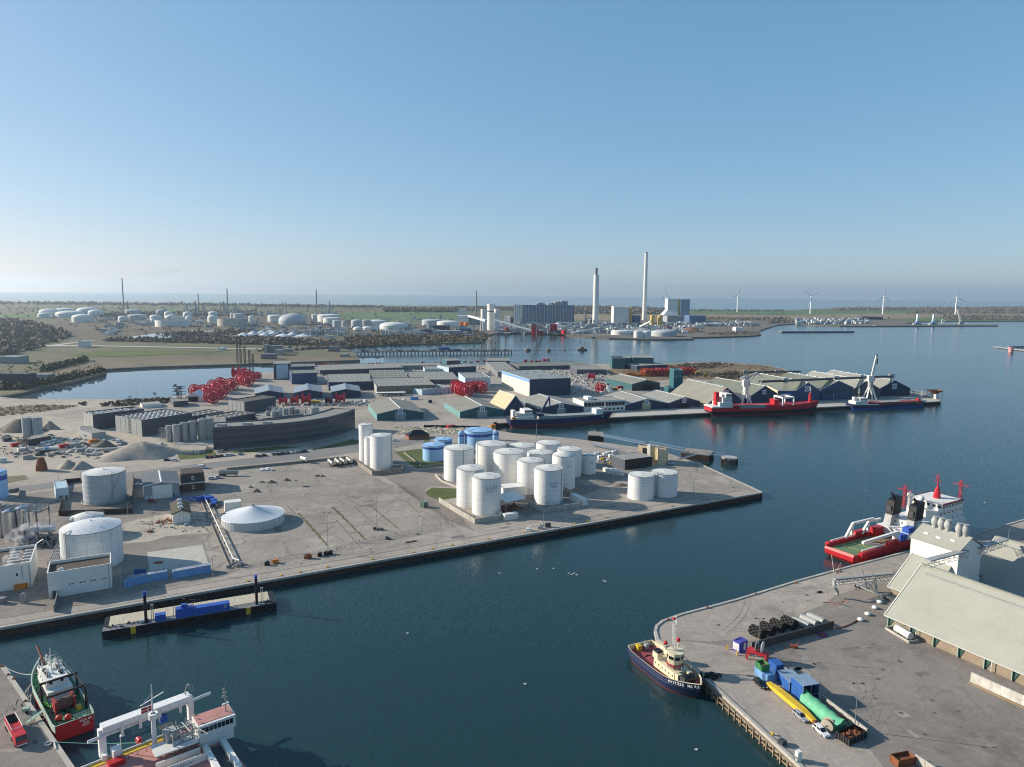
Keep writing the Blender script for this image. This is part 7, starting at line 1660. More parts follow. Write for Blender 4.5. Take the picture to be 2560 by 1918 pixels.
# smoke from three stacks
def smoke(a,z0,L,seed):
 rg=random.Random(seed);b=MB()
 for i in range(12):u=i/12;r=3+22*u;b.ball((a.x+L*u+rg.uniform(-5,5),a.y+rg.uniform(-5,5),z0+L*.16*u+rg.uniform(-4,4)*u),r,8,6,.45)
 m=bpy.data.materials.new("smoke");m.use_nodes=True;nt=m.node_tree;nt.nodes.remove(nt.nodes["Principled BSDF"]);v=nt.nodes.new("ShaderNodeVolumePrincipled");v.inputs["Color"].default_value=(.45,.42,.4,1);v.inputs["Density"].default_value=.004
 nt.links.new(v.outputs[0],nt.nodes["Material Output"].inputs["Volume"]);b.build('smoke',m)['kind']='stuff'
p=G(310.5,790);smoke(p,HT(p,695),230,1);p=G(1191,788);smoke(p,HT(p,727),200,2)
# ------------------------------------------------------------------ ships
ANTI=mat("antifouling_red","7d3a32",.7,var=.15,scale=.3,streak=.3);HNAVY=mat("hull_navy","232c55",.45,var=.12,scale=.3,streak=.2);HBLK=mat("hull_black","17181c",.5,var=.15,scale=.3,streak=.2);DECKG=mat("deck_green","4d8a5e",.7,var=.2,scale=.6,fine=2.);CREAM=mat("cream_paint","d9d0b0",.55,var=.1,scale=.4,streak=.3,dirt="a3683f",fine=2.);DECKR=mat("deck_red","8e4347",.75,var=.15,scale=.4,fine=1.5);HATCH=mat("hatch_grey","8f948f",.7,var=.1,scale=.3,fine=1.5);PINK=mat("pink_deck","b07d74",.8,var=.15,scale=.4,fine=1.5);TUGB=mat("hull_tug_blue","232f4a",.45,var=.15,scale=.3,streak=.25)
KW=dict(s0=.82,ts=.12,tb=.72,p=2.1)
def ship(name,label,s,e,cat='ship',ext=0.):
 S,E_=G(*s,WZ),G(*e,WZ);d=E_-S;return thing(name,label,cat,S,math.atan2(d.y,d.x)),d.length+ext
def mast(t,x,y,z0,z1,m=WHITE,arms=3,r=.16):
 s=MB().tube((x,y,z0),(x,y,z1),r,6,r*.6)
 for i in range(arms):z=z0+(z1-z0)*(.5+.16*i);w=1.4-.25*i;s.bar((x,y-w,z),(x,y+w,z),.1,.1);s.cbox(x,y+w*.8,z,.4,.4,.5)
 return s.build('mast',m,t)
# dark blue cargo ship
t,L=ship('cargo_ship',"dark blue cargo ship with grey hatches and white superstructure in the basin",(1269.7,1067),(1529,1052.6));B=14
hull(t,L,B,[(-1.5,.9,3,L-7),(1.6,.97,1,L-3),(1.61,.97,1,L-3),(6.,1,0,L+1)],4.6,1,[('boot_topping',ANTI),('hull',HNAVY),('hull',HNAVY)],KW,sheer=(1.2,2.2),deckm=HATCH)
MB().box(L*.29,L*.81,-5.2,5.2,4.6,7.4).build('hatch_coaming',HATCH,t);me=MB().box(-L*.018,L*.018,-5.3,5.3,0,.5).mesh('hatch_cover');me.materials.append(HATCH)
for i in range(14):put(me,'hatch_cover',t,(L*(.31+.0372*i),0,7.4))
house(t,L*.06,L*.22,12,5,8.6,WHITE,side_n=7,wz=6.6,back_n=4);house(t,L*.08,L*.21,10.5,8.6,11.6,WHITE,side_n=6,wz=9.8,front_n=5);house(t,L*.13,L*.205,11.6,11.6,14.4,WHITE,'bridge',side_n=5,front_n=7,wz=12.8,ww=1.1,wh=1.,roofm=WHITE);MB().box(L*.035,L*.06,-3,3,5,14).build('funnel',WHITE,t);MB().cbox(L*.04,-4,7,4,1.6,1.5).build('lifeboat',ORANGE,t)
mast(t,L*.15,0,14.4,25,WHITE,4);mast(t,L*.93,0,7,20,WHITE,2);MB().box(L*.82,L*.89,-4.6,4.6,5,12).build('store_block',TANKW,t);rails([(L*.02,5.8,7.2),(0.5,0,7.4),(L*.02,-5.8,7.2)],parent=t)
MB().cbox(L*.3,0,8,5,4,3).bar((L*.3,0,9.5),(L*.36,0,20),1.2,1.6).bar((L*.36,0,20),(L*.385,0,24),1.1,1.4).bar((L*.385,0,24),(L*.39,0,15),.8,1.).build('excavator_crane',HNAVY,t);MB().bar((L*.25,-2,11),(L*.44,-2.5,8.6),.5,.6).build('spreader_boom',TIN,t)
# red and black bulk ship
t,L=ship('bulk_ship',"black hulled bulk ship with red decks and a white stern superstructure",(1769,1039),(2044,1030.5));B=17
hull(t,L,B,[(-1.5,.9,3,L-7),(1.4,.97,1,L-3),(4.4,1,0,L-1),(4.41,1,0,L-1),(8.2,1,0,L+1)],7.2,1,[('boot_topping',ANTI),('hull',HBLK),('hull',HBLK),('bulwark_strake',RED)],KW,sheer=(.4,3.4),deckm=RED,bulm=RED)
MB().box(L*.19,L*.9,-6,6,7.2,9.4).build('hatch_coaming',RED,t);MB().box(L*.25,L*.47,-8.9,-6.2,7.2,10.2).build('hatch_panel',HATCH,t)
MB().box(0,L*.18,-8.2,8.2,8.2,9.6).build('poop_bulwark',WHITE,t);house(t,L*.07,L*.18,14,8,13,WHITE,side_n=6,wz=10,back_n=5);house(t,L*.1,L*.18,12,13,17.5,WHITE,side_n=5,wz=14.6,front_n=6);house(t,L*.12,L*.17,14,17.5,21,WHITE,'bridge',side_n=4,front_n=8,wz=18.8,ww=1.2,wh=1.2,roofm=WHITE);MB().box(L*.055,L*.085,-2.2,2.2,10,22).build('funnel',RED,t);mast(t,L*.14,0,21,28,RED);mast(t,L*.055,4,9,19,WHITE,2)
s=MB()
for x in (L*.63,L*.73):s.bar((x,-7,8),(x,-7,16),1.1,1.1);s.bar((x,7,8),(x,7,16),1.1,1.1);s.bar((x,-7.5,16),(x,7.5,16),1.2,1.5)
s.bar((L*.63,-7,16),(L*.73,-7,16),1.,1.3);s.bar((L*.63,7,16),(L*.73,7,16),1.,1.3);s.build('hatch_gantry',WHITE,t);MB().box(L*.57,L*.61,-4,4,9.4,14).build('deck_house',RED,t)
MB().lathe(L*.92,0,[(1.8,8),(1.2,19)],10).build('fore_mast',RED,t);mast(t,L*.92,0,19,26,WHITE,2);MB().plate([(L*.84,-6.6,9.6),(L*1.0,-.5,11),(L*1.0,.5,11),(L*.84,6.6,9.6)],.4).build('forecastle',RED,t)
# blue and white coaster
t,L=ship('coaster',"blue coaster with a white wave stripe and white superstructure at the pier tip",(2121,1022.5),(2315,1015));B=12
hull(t,L,B,[(-1.5,.9,3,L-6),(.8,.97,1,L-3),(4.2,1,0,L)],3.4,1,[('boot_topping',BLUE),('hull',TUGB)],KW,sheer=(1.6,2.),deckm=REDDK)
MB().box(L*.26,L*.9,-5.3,5.3,3.4,6.2).build('hatch_coaming',REDDK,t);MB().box(L*.4,L*.64,-4.8,4.8,6.2,6.5).build('hatch_cover',HATCH,t)
q=MB();
for i in range(8):x0,x1=L*(.0+.04*i),L*(.04+.04*i);q.plate([(x0,-6.04-.02*i,4.6-.02*i**1.7),(x1,-6.06,4.6-.02*(i+1)**1.7),(x1,-6.06,5.6-.1*i),(x0,-6.04,5.7-.1*i)],.12,(0,-1,0))
q.build('wave_stripe',WHITE,t)
house(t,L*.04,L*.19,10,4,8,WHITE,side_n=6,wz=6,back_n=4);house(t,L*.1,L*.19,9,8,11,WHITE,'bridge',side_n=4,front_n=6,wz=9.4,ww=1.,wh=.9,roofm=WHITE);MB().box(L*.05,L*.08,-1.6,1.6,8,12).build('funnel',WHITE,t);mast(t,L*.12,0,11,21,WHITE,4);mast(t,L*.93,0,5,17,WHITE,1,.3);MB().box(L*.9,L*.97,-3,3,5,6.4).build('forecastle',WHITE,t);MB().cbox(L*.885,0,6,3,4,2.).build('winch_house',RED,t)
# offshore supply ship
t,L=ship('offshore_ship',"red offshore supply ship with a green work deck, twin black funnels and white bridge",(2095,1402),(2386,1316));B=17.5;t.location.z-=.7
hull(t,L,B,[(-1.5,.86,4,L-9),(.9,.9,2,L-6),(2.2,.97,.3,L-4),(4.2,1,0,L-1),(5.2,1,.4,L)],4.,1,[('hull',RED),('hull',RED),('hull',RED),('hull',RED)],dict(s0=.78,ts=.07,tb=.7,p=2.2),sheer=(0,4.5),deckm=REDDK)
MB().box(3,L*.42,-6.4,6.4,4.,4.12).build('work_deck',mat("work_deck_green","5f7a5c",.85,var=.2,scale=.5,fine=2.),t);MB().box(L*.27,L*.42,-6,6,4.12,4.2).build('worn_deck',mat("worn_wood_deck","7a6346",.9,var=.25,scale=.6),t)
s=MB()
for y in (-6,6):s.box(3.2,L*.4,y-.12,y+.12,4.12,4.16)
for x in (3.4,10.5,17.5):s.box(x-.12,x+.12,-6,6,4.12,4.16)
s.build('deck_marking',YELLOW,t)
for sg in (-1,1):MB().box(3,L*.44,sg*7.8-.9,sg*7.8+.9,4,5.9).build('cargo_rail',RED,t);MB().bar((5,sg*7.2,6.6),(L*.3,sg*7.2,6.6),.5,.4).build('rail_beam',TIN,t);MB().box(L*.24,L*.32,sg*7.8-.9,sg*7.8+.9,4,7.6).build('rail_house',RED,t)
MB().box(L*.43,L*.93,-8,8,5,8.2).build('main_house',WHITE,t);house(t,L*.5,L*.92,14.5,8.2,11.2,WHITE,side_n=10,wz=9.6,back_n=5);house(t,L*.66,L*.91,13.5,11.2,14.4,WHITE,side_n=7,wz=12.4,ww=1);house(t,L*.7,L*.89,15.5,14.4,17.8,WHITE,'bridge',side_n=7,front_n=9,back_n=6,wz=15.9,ww=1.3,wh=1.1,roofm=WHITE);MB().box(L*.7,L*.893,-7.95,-7.7,17.3,18.2).box(L*.7,L*.893,7.7,7.95,17.3,18.2).build('bridge_stripe',DECKR,t)
for sg in (-1,1):
 MB().add([(L*.46,sg*5.2-1.7,8),(L*.54,sg*5.2-1.7,8),(L*.54,sg*5.2+1.7,8),(L*.46,sg*5.2+1.7,8),(L*.475,sg*5.2-1.6,13),(L*.54,sg*5.2-1.6,13),(L*.54,sg*5.2+1.6,13),(L*.475,sg*5.2+1.6,13)],[(0,1,5,4),(1,2,6,5),(2,3,7,6),(3,0,4,7),(4,5,6,7)]).build('funnel_base',CGREYL,t)
 MB().add([(L*.475,sg*5.2-1.8,13),(L*.545,sg*5.2-1.8,13),(L*.545,sg*5.2+1.8,13),(L*.475,sg*5.2+1.8,13),(L*.485,sg*5.2-1.7,19.5),(L*.555,sg*5.2-1.7,21),(L*.555,sg*5.2+1.7,21),(L*.485,sg*5.2+1.7,19.5)],[(0,1,5,4),(1,2,6,5),(2,3,7,6),(3,0,4,7),(4,5,6,7)]).tube((L*.51,sg*5.2-.6,20),(L*.49,sg*5.2-.6,22.6),.45,8).tube((L*.52,sg*5.2+.6,20),(L*.5,sg*5.2+.6,22.8),.45,8).build('funnel',BLACK,t);MB().box(L*.474,L*.48,sg*5.2-.9,sg*5.2+.9,14.4,17).build('vent_louvre',STEELD,t)
for y,z in ((3.8,20.5),(-1.2,20.)):MB().cyl(L*.63,y,14.4,z-1,1.0,n=10).build('dome_pedestal',WHITE,t);MB().ball((L*.63,y,z),1.5,12,8).build('radar_dome',WHITE,t,True)
MB().lathe(L*.8,0,[(1.7,18),(1.4,21),(.5,23.5)],8).build('main_mast',RED,t);mast(t,L*.8,0,22,29,RED,4,.35)
for x,y,z0,z1 in ((L*.6,5,14.4,25.5),(L*.94,-4.,10,26)):lattice((x,y,z0),(x,y,z1),1.,8,.1,(1,0,0)).bar((x,y-3.6,z1-2.4),(x,y+3.6,z1-2.4),.3,.3).build('signal_mast',RED,t)
MB().cyl(L*.33,-6.6,4,9.4,1.4,n=14).build('crane_pedestal',WHITE,t);MB().bar((L*.35,-6.6,10),(L*.12,-3.6,7.8),1.1,1.2).bar((L*.12,-3.6,7.8),(L*.24,-4.4,5.4),.7,.7).build('crane_jib',WHITE,t)
s=MB();
for x0,x1,zz in ((L*.16,L*.3,12),(L*.29,L*.36,11)):s.bar((x0,7,6),(x0+5,7,zz),.9,1.1);s.bar((x0+5,7,zz),(x1+5,5.5,zz+.6),.9,1.);s.bar((x0+4,7,6),(x0+5,7,zz),.8,.9)
s.build('knuckle_crane',WHITE,t);MB().box(L*.36,L*.4,-8,-5,6,8.6).box(L*.41,L*.46,-8,-5,8.6,11).build('deck_container',BLUE,t);MB().box(L*.405,L*.465,-8.2,-4.8,4,8.6).build('store_tank',WHITE,t);MB().box(L*.36,L*.42,4,7,4,8.4).build('winch',RED,t)
rails([(L*.43,-8,8.2),(L*.43,8,8.2)],parent=t);rails([(L*.7,7.5,17.9),(L*.7,-7.5,17.9),(L*.88,-7.5,17.9)],parent=t)
MB().lathe(1.5,0,[(.5,4),(.5,4.01)],6).build('stern_fitting',STEEL,t)
# tug
t,L=ship('tug',"navy and cream harbour tug with a red deck moored at the right quay corner",(1598,1634),(1752,1758),'tug');B=11.
hull(t,L,B,[(-1.5,.84,2,L-4),(.35,.95,.6,L-2),(.351,.95,.6,L-2),(2.2,.99,.1,L-.5),(3.7,1.02,0,L)],2.2,1,[('boot_topping',ANTI),('hull',TUGB),('hull',TUGB),('hull',TUGB)],dict(s0=.8,ts=.16,tb=.56,p=2.4),sheer=(0,1.7),deckm=DECKR,bulin=CREAM)
q=MB()
for z in (2.3,3.0):
 r=hull_ring(L,B*1.03,z,1.,0,L-.4,sheer=(0,1.2),s0=.8,ts=.16,tb=.56,p=2.4)
 q.path(r,.1,4);q.path([(x,-y,zz) for x,y,zz in r],.1,4)
q.build('rubbing_strake',HNAVY,t)
house(t,L*.38,L*.71,5.4,2.2,4.9,CREAM,side_n=6,wz=3.5,ww=.45,wh=.5,back_n=2);MB().box(L*.37,L*.45,-3,-1,5.2,7.).box(L*.37,L*.45,1,3,5.2,7.).build('funnel',CREAM,t);MB().box(L*.375,L*.44,-2.8,-1.2,7.,7.6).box(L*.375,L*.44,1.2,2.8,7.,7.6).build('funnel_top',BLACK,t)
MB().lathe(L*.6,0,[(2.5,5.2),(2.5,6.2)],8).build('bridge_base',DECKR,t);MB().lathe(L*.6,0,[(2.2,6.2),(2.5,8.0),(2.4,9.5)],8).build('wheelhouse',CREAM,t)
for i in range(8):a=2*PI*i/8+PI/8;put(MB().box(-.05,.05,-.72,.72,0,.95).mesh('window'),'window',t,(L*.6+2.33*math.cos(a),2.33*math.sin(a),7.8),a).data.materials.append(GLASS)
MB().cyl(L*.6,0,9.5,9.7,2.7,n=8).build('roof',CREAM,t);rails([(L*.6+2.5*math.cos(i*PI/4),2.5*math.sin(i*PI/4),9.7) for i in range(9)],1.,parent=t,m=CREAM);rails([(L*.37,-3.1,5.2),(L*.7,-3.1,5.2),(L*.7,3.1,5.2),(L*.37,3.1,5.2)],parent=t,m=CREAM)
lattice((L*.58,0,9.7),(L*.56,0,18),.8,9,.07,(1,0,0)).build('mast_tower',WHITE,t);mast(t,L*.56,0,14,20,WHITE,3);MB().cbox(L*.56,0,18.8,.8,.8,.5).build('mast_light',RED,t)
for y in (-2.3,2.3):MB().tube((L*.54,y,9.6),(L*.54,y,11.4),.18,6).build('monitor_pipe',WHITE,t);MB().ball((L*.54,y,11.7),.65,10,6).build('fire_monitor',RED,t)
MB().tube((L*.8,-1.5,4.1),(L*.8,1.5,4.1),1.25,14).build('towing_winch',BLACK,t);MB().box(L*.76,L*.84,-2.1,-1.6,2.8,5).box(L*.76,L*.84,1.6,2.1,2.8,5).build('winch_frame',STEELD,t);MB().box(L*.72,L*.76,-2.6,-1.2,2.4,5).box(L*.72,L*.76,1.2,2.6,2.4,5).build('vent_house',CREAM,t)
MB().cbox(1.2,-1.2,2.2,1.8,1.5,1.5).build('deck_locker',YELLOW,t);s=MB().bar((1.5,1.,2.2),(1.5,1.,5),.15,.15);s.cbox(1.6,1.5,2.2,1.2,1.2,1.5);s.build('stern_frame',CGREYL,t);MB().ring((L*.36-4,-1,2.3),1.2,.14,16,5,a0=.5,a1=4).build('towing_hose',RUBBER,t);MB().cbox(6,3.6,2.2,3,1.4,1.).build('deck_box',STEELD,t)
me=MB().ring((0,0,0),.5,.22,12,5,'y').mesh('tyre_fender');me.materials.append(RUBBER)
for i in range(9):x=L*(.2+.07*i);put(me,'tyre_fender',t,(x,B/2+.05,1.9))
for i,ch in enumerate("SVITZER MARS"):
 if ch==' ':continue
 u=(i-5.5)*.66;x=L*.86+u;r=[p for p in hull_ring(L,B*1.02,3.5,1.,0,L,sheer=(0,1.7),s0=.8,ts=.16,tb=.56,p=2.4,n=60)]
 k=min(range(60),key=lambda j:abs(r[j][0]-x));dx,dy=r[k+1][0]-r[k][0],-(r[k+1][1]-r[k][1]);text(ch,.95,TIN,t,(x,-r[k][1]-.14,3.35+1.6*((x/L-.35)/.65)**2-.35),(PI/2-.12,0,math.atan2(dy,dx)),'name_letter',.03,bold=.03)
# trawler
t,L=ship('trawler',"red hulled fishing trawler with green decks and a white wheelhouse",(189.5,1842),(108,1697),'fishing boat',1.5);B=9.2
hull(t,L,B,[(-1.5,.85,1,L-5),(.2,.95,.3,L-3),(2.7,1,0,L-1),(4.6,1.02,0,L)],3.,1,[('hull',RED),('hull',RED),('upper_strake',mat("pale_green_grey","a9bdb0",.6,var=.1))],dict(s0=.93,ts=.06,tb=.6,p=2.2),sheer=(0,1.8),deckm=DECKG)
MB().box(-.12,.3,-4.2,4.2,.3,4.5).build('transom',RED,t)
for s_,z,sz in (("HLA 09",3.8,.85),("HELSE",3.,.5),("HELSINGOR",2.4,.32)):text(s_,sz,TIN,t,(-.16,-2.4,z),(PI/2,0,-PI/2),'name_letter',.02,bold=.02)
MB().box(L*.42,L*.74,-3.3,2.6,3,5.6).build('main_house',WHITE,t);house(t,L*.48,L*.72,5.2,5.6,8.,WHITE,side_n=4,front_n=5,back_n=2,wz=6.7,roofm=WHITE,name='wheelhouse');MB().box(L*.52,L*.66,-1.9,-1.2,8.1,8.5).box(L*.52,L*.66,1.2,1.9,8.1,8.5).build('roof_mat',BLACK,t)
s=MB();rg=random.Random(3)
for i in range(18):x,y=rg.uniform(L*.5,L*.76),rg.uniform(-2.4,2.4);s.tube((x,y,8),(x,y,rg.uniform(8.8,11)),.07,4);s.cbox(x,y,8,.5,.5,rg.uniform(.3,.9))
s.build('roof_gear',WHITE,t);MB().ball((L*.7,-1.6,9.4),.5,8,6).ball((L*.66,-2.5,9.2),.45,8,6).build('radar_dome',WHITE,t)
s=MB();s.bar((L*.4,-4.4,9.2),(L*.4,4.4,9.2),.4,.5);s.bar((L*.18,-4.2,3),(L*.18,-4.2,9),.5,.5)
for y in (-4.1,4.1):s.bar((L*.4,y,3),(L*.4,y,9.2),.4,.5);s.bar((L*.4,y,9.),(L*.2,y,8.8),.3,.35);s.tube((L*.2,y,8.8),(L*.05,y,3.6),.12,5)
s.bar((L*.2,-4.3,8.9),(L*.2,4.3,8.9),.45,.5);s.build('stern_gantry',BLACK,t);MB().tube((L*.27,-1.6,4.6),(L*.27,1.8,4.6),1.5,14).build('net_drum',mat("brown_net","6b5048",.95,var=.3,scale=1.),t);MB().box(L*.22,L*.32,-2.3,-1.7,3,6.4).box(L*.22,L*.32,1.9,2.5,3,6.2).build('drum_frame',mat('faded_red','8a2f30',.6,var=.2),t)
for x,y in ((L*.13,2.4),(L*.1,.6)):MB().ball((x,y,3.8),.85,12,8).build('buoy',mat("buoy_red","c43a2e",.5,fine=0),t,True)
s=MB()
for i in range(3):s.tube((L*.32+i*.5,2.6,3.4),(L*.42+i*.4,4.,3.5),.35,8)
s.build('green_net_roll',mat("bright_green","6fbe3a",.6),t);MB().bar((L*.86,.6,3.5),(L*.88,.4,8.),.6,.7).bar((L*.88,.4,8.),(L*.97,.8,10.4),.45,.6).build('deck_crane',mat("crane_rust","a3685a",.7),t);rails([(.3,-4,4.6),(.3,0,4.6)],1.2,.6,TIN,t,r=.06);MB().cbox(L*.2,-2.6,3,1.6,1.2,1.).build('fish_box',YELLOW,t);mast(t,L*.62,0,8,14.5,WHITE,2)
s=MB();rg=random.Random(14)
for i in range(46):
 x,y=rg.choice([(rg.uniform(L*.05,L*.4),rg.uniform(-3.9,3.9)),(rg.uniform(L*.42,L*.74),rg.uniform(2.7,3.9)),(rg.uniform(L*.76,L*.88),rg.uniform(-2.6,2.6))]);s.cbox(x,y,3,rg.uniform(.2,1.1),rg.uniform(.2,.8),rg.uniform(.2,1.1),rg.uniform(0,3))
tag(s.build('deck_gear',STEELD,t),kind='stuff');s=MB()
for i in range(26):x,y=rg.uniform(L*.18,L*.38),rg.uniform(-3.5,3.5);s.path([(x,y,3.1),(x+rg.uniform(-2,2),y+rg.uniform(-1,1),3.3),(x+rg.uniform(-3,3),y+rg.uniform(-2,2),3.1)],.07,3)
for x0,y0,x1,y1 in ((L*.2,4.2,L*.62,1),(L*.2,-4.2,L*.62,-1),(L*.4,3,L*.62,0),(L*.9,.4,L*.62,0)):s.tube((x0,y0,8.9),(x1,y1,13.4),.04,3)
tag(s.build('rigging',BLACK,t),kind='stuff')
# suction dredger at the bottom edge
O=G(281,1894,1.);E_=G(421,1838,1.);d=E_-O;t=thing('dredger',"large white and pink decked ship with a gantry, cut by the bottom edge",'ship',(O.x,O.y,WZ),math.atan2(d.y,d.x));M=t.rotation_euler.to_matrix().to_4x4();M.translation=t.location;MI=M.inverted()
def at(x,y,z):return tuple(MI@G(x,y,z))
L=d.length;zd=4.
MB().box(-16,L+9,-26,.3,-1.5,zd-.3).build('hull',WHITE,t);MB().box(-16,L+9,-26,.3,zd-.3,zd).build('deck',PINK,t);MB().box(-15,L+1,-1.2,.32,zd,zd+.1).build('deck_margin',YELLOW,t);MB().box(-16,L+9.1,.3,.5,zd-1,zd+.5).build('bulwark',TANKW,t)
zt=HT(G(256,1885,1),1818);a,b=at(253,1822,zt),at(474,1741,zt);q=Vector(b)-Vector(a)
MB().bar(a,b,2.6,1.5).build('gantry_girder',TANKW,t);MB().bar((a[0],a[1],a[2]),(a[0],a[1],zd),1.5,1.3,(0,1,0)).build('gantry_leg',TANKW,t);MB().bar(b,(b[0],b[1],zd),1.3,1.3,(0,1,0)).build('gantry_leg',TANKW,t);c1,c2=at(219,1856,zt-1.6),at(526,1733,zt-1.6);MB().tube(c1,c2,.38,10).build('boom_tube',TIN,t)
s=MB()
for k in (.2,.4,.62,.86):p=Vector(a)+q*k;s.box(p.x-.3,p.x+.3,p.y-1.6,p.y-1.2,p.z-2.6,p.z)
s.build('hanger',TIN,t);s=MB();p=Vector(b);s.path([(p.x-1,p.y,p.z+.7),(p.x-.8,p.y,p.z+2.6),(p.x,p.y,p.z+3.2),(p.x+.9,p.y,p.z+2.4),(p.x+1,p.y,p.z)],.12,5);s.path([(p.x-1,p.y+.9,p.z+.7),(p.x,p.y+.9,p.z+3.),(p.x+1,p.y+.9,p.z)],.1,5);s.build('sheave_guard',STEEL,t);p=Vector(a)+q*.66;MB().cbox(p.x,p.y-1,p.z-3.4,1.6,1.4,1.6).build('trolley_motor',BLUE,t);MB().cbox(p.x+.5,p.y-1,p.z-5.,3.4,2.,.2).build('trolley_platform',STEELD,t)
m0=at(388,1880,1);zt2=HT(M@Vector(m0),1712)-WZ;MB().tube((m0[0],m0[1],zd),(m0[0],m0[1],zt2*.66),.62,12,.5).tube((m0[0],m0[1],zt2*.66),(m0[0],m0[1],zt2),.2,8,.1).build('mast',TANKW,t);s=MB()
s.bar((m0[0]-2.4,m0[1]+.6,zt2*.78),(m0[0]+2.4,m0[1]-.6,zt2*.88),.2,.2).tube((m0[0]-2.2,m0[1]+.6,zt2*.78),(m0[0],m0[1],zt2*.9),.08,4).cyl(m0[0],m0[1],zt2*.6,zt2*.66,1.1,n=10);s.build('mast_arm',TANKW,t)
fx,fy,fz=m0[0]-1.3,m0[1],zt2*.7;MB().box(fx-1.2,fx+1.1,fy-.02,fy+.02,fz,fz+1.3).build('flag',RED,t);MB().box(fx-1.2,fx+1.1,fy-.04,fy+.04,fz+.55,fz+.75).box(fx+.15,fx+.38,fy-.04,fy+.04,fz,fz+1.3).build('flag_cross',TIN,t)
# lattice deck tower, bridge, accommodation, hold beams
g=at(452,1862,1);s=MB()
for i in range(4):
 for j in range(3):s.tube((g[0]+i*2.2-3,g[1]-j*2.2,zd),(g[0]+i*2.2-3,g[1]-j*2.2,zd+6.4),.16,5)
for z in (zd+1.4,zd+3.2,zd+5.4):
 for j in range(3):s.tube((g[0]-3,g[1]-j*2.2,z),(g[0]+3.6,g[1]-j*2.2,z),.12,5)
 for i in range(4):s.tube((g[0]+i*2.2-3,g[1],z),(g[0]+i*2.2-3,g[1]-4.4,z),.1,5)
for i in range(3):s.tube((g[0]+i*2.2-3,g[1]-4.4,zd),(g[0]+i*2.2-.8,g[1]-4.4,zd+5.4),.08,4)
s.build('pipe_frame',STEEL,t);MB().cbox(g[0]-2.6,g[1]-1,zd+3,2.4,2.4,2.6).build('control_cabin',CGREYL,t);s=MB()
for k,(x0,x1) in enumerate(((455,500),(482,520))):s.tube(at(x0,1806+k*8,zd+3),at(x1,1855-k*20,zd+2.4),.15,8)
s.build('deck_pipe',CGREYL,t);MB().path([at(432,1878,1),at(440,1840,4),at(452,1812,5)],.12,4).path([at(412,1884,1),at(428,1850,4)],.1,4).build('ladder',STEEL,t)
br=at(501,1873,1.);bw=at(585,1842,1.);v=Vector(bw)-Vector(br);v.z=0;n=Vector((-v.y,v.x,0)).normalized();br=Vector(br)
def slab(u0,u1,w0,w1,z0,z1,m,nm):
 u=v.normalized();pts=[br+u*u0+n*w0,br+u*u1+n*w0,br+u*u1+n*w1,br+u*u0+n*w1];return MB().prism([(p.x,p.y) for p in pts],z0,z1).build(nm,m,t)
VL=v.length;slab(0,VL,0,5,zd,zd+3,WHITE,'bridge_base');slab(-.4,VL+.4,-.6,5,zd+3,zd+6,WHITE,'bridge');slab(-.2,VL+.2,.2,4.8,zd+6,zd+6.1,PINK,'bridge_roof')
for i in range(8):
 if i%2<2:slab(VL*(.03+.12*i),VL*(.125+.12*i),-.7,-.55,zd+4.2,zd+5.4,GLASS,'window')
slab(-10,-.4,-1.5,3.5,zd+2.8,zd+3.1,TANKROOF,'shelter_roof');slab(-10,-.4,-1.8,-1.5,zd,zd+1.6,WHITE,'side_wall');slab(-11,1,-5.,-4.8,zd-.2,zd+1.8,WHITE,'name_board')
u=v.normalized();p=br+u*-4.5+n*-5.03;text("A R E L I A S",.7,STEELD,t,(p.x,p.y,zd+.9),(PI/2,0,math.atan2(u.y,u.x)),'name_letter',.02)
for k in (.1,.62):p,e=br+v*k+n*-1,br+v*k+n*-14;MB().bar((p.x,p.y,zd+.6),(e.x,e.y,zd+.6),1.2,1.6).build('hold_beam',WHITE,t)
p0=br+v*.15+n*-1.2;slab(VL*.17,VL*.6,-12,-1.2,zd,zd+.06,STEELD,'hold_cover')
pts=[br+u*.2+n*.4+Vector((0,0,zd+6)),br+u*(VL-.2)+n*.4+Vector((0,0,zd+6)),br+u*(VL-.2)+n*4.6+Vector((0,0,zd+6))];pts=[Vector((p.x,p.y,zd+6.1)) for p in pts];rails(pts,1.,1.,WHITE,t);c=br+u*VL*.86+n*2.;mast(t,c.x,c.y,zd+6,zd+12.5,STEEL,3);MB().cbox(c.x,c.y,zd+8,1.6,.4,.3).build('radar',WHITE,t)
c=at(262,1900,1.);MB().cyl(c[0],c[1],zd,zd+1.4,.7,n=10).cbox(c[0]+2.2,c[1]-1.2,zd,1.8,2.4,2.6).build('crane_cab',TANKW,t);MB().cbox(c[0]+1.5,c[1]-3.6,zd,3.4,2.,1.2).build('life_raft',RED,t);c=at(347,1856,1);MB().cbox(c[0],c[1],zd,1.2,1,1).tube((c[0],c[1]-.7,zd+.7),(c[0],c[1]+.7,zd+.7),.5,8).build('mooring_winch',RED,t);c=at(303,1880,1);MB().tube((c[0],c[1],zd),(c[0],c[1],zd+4),.08,5).ball((c[0]+.4,c[1],zd+4),.55,10,6,.4).build('antenna',WHITE,t)
for k in range(6):p=at(300+k*22,1906-k*9,1);MB().tube((p[0],p[1],zd),(p[0],p[1],zd+1),.06,4).build('stanchion',STEELD,t)
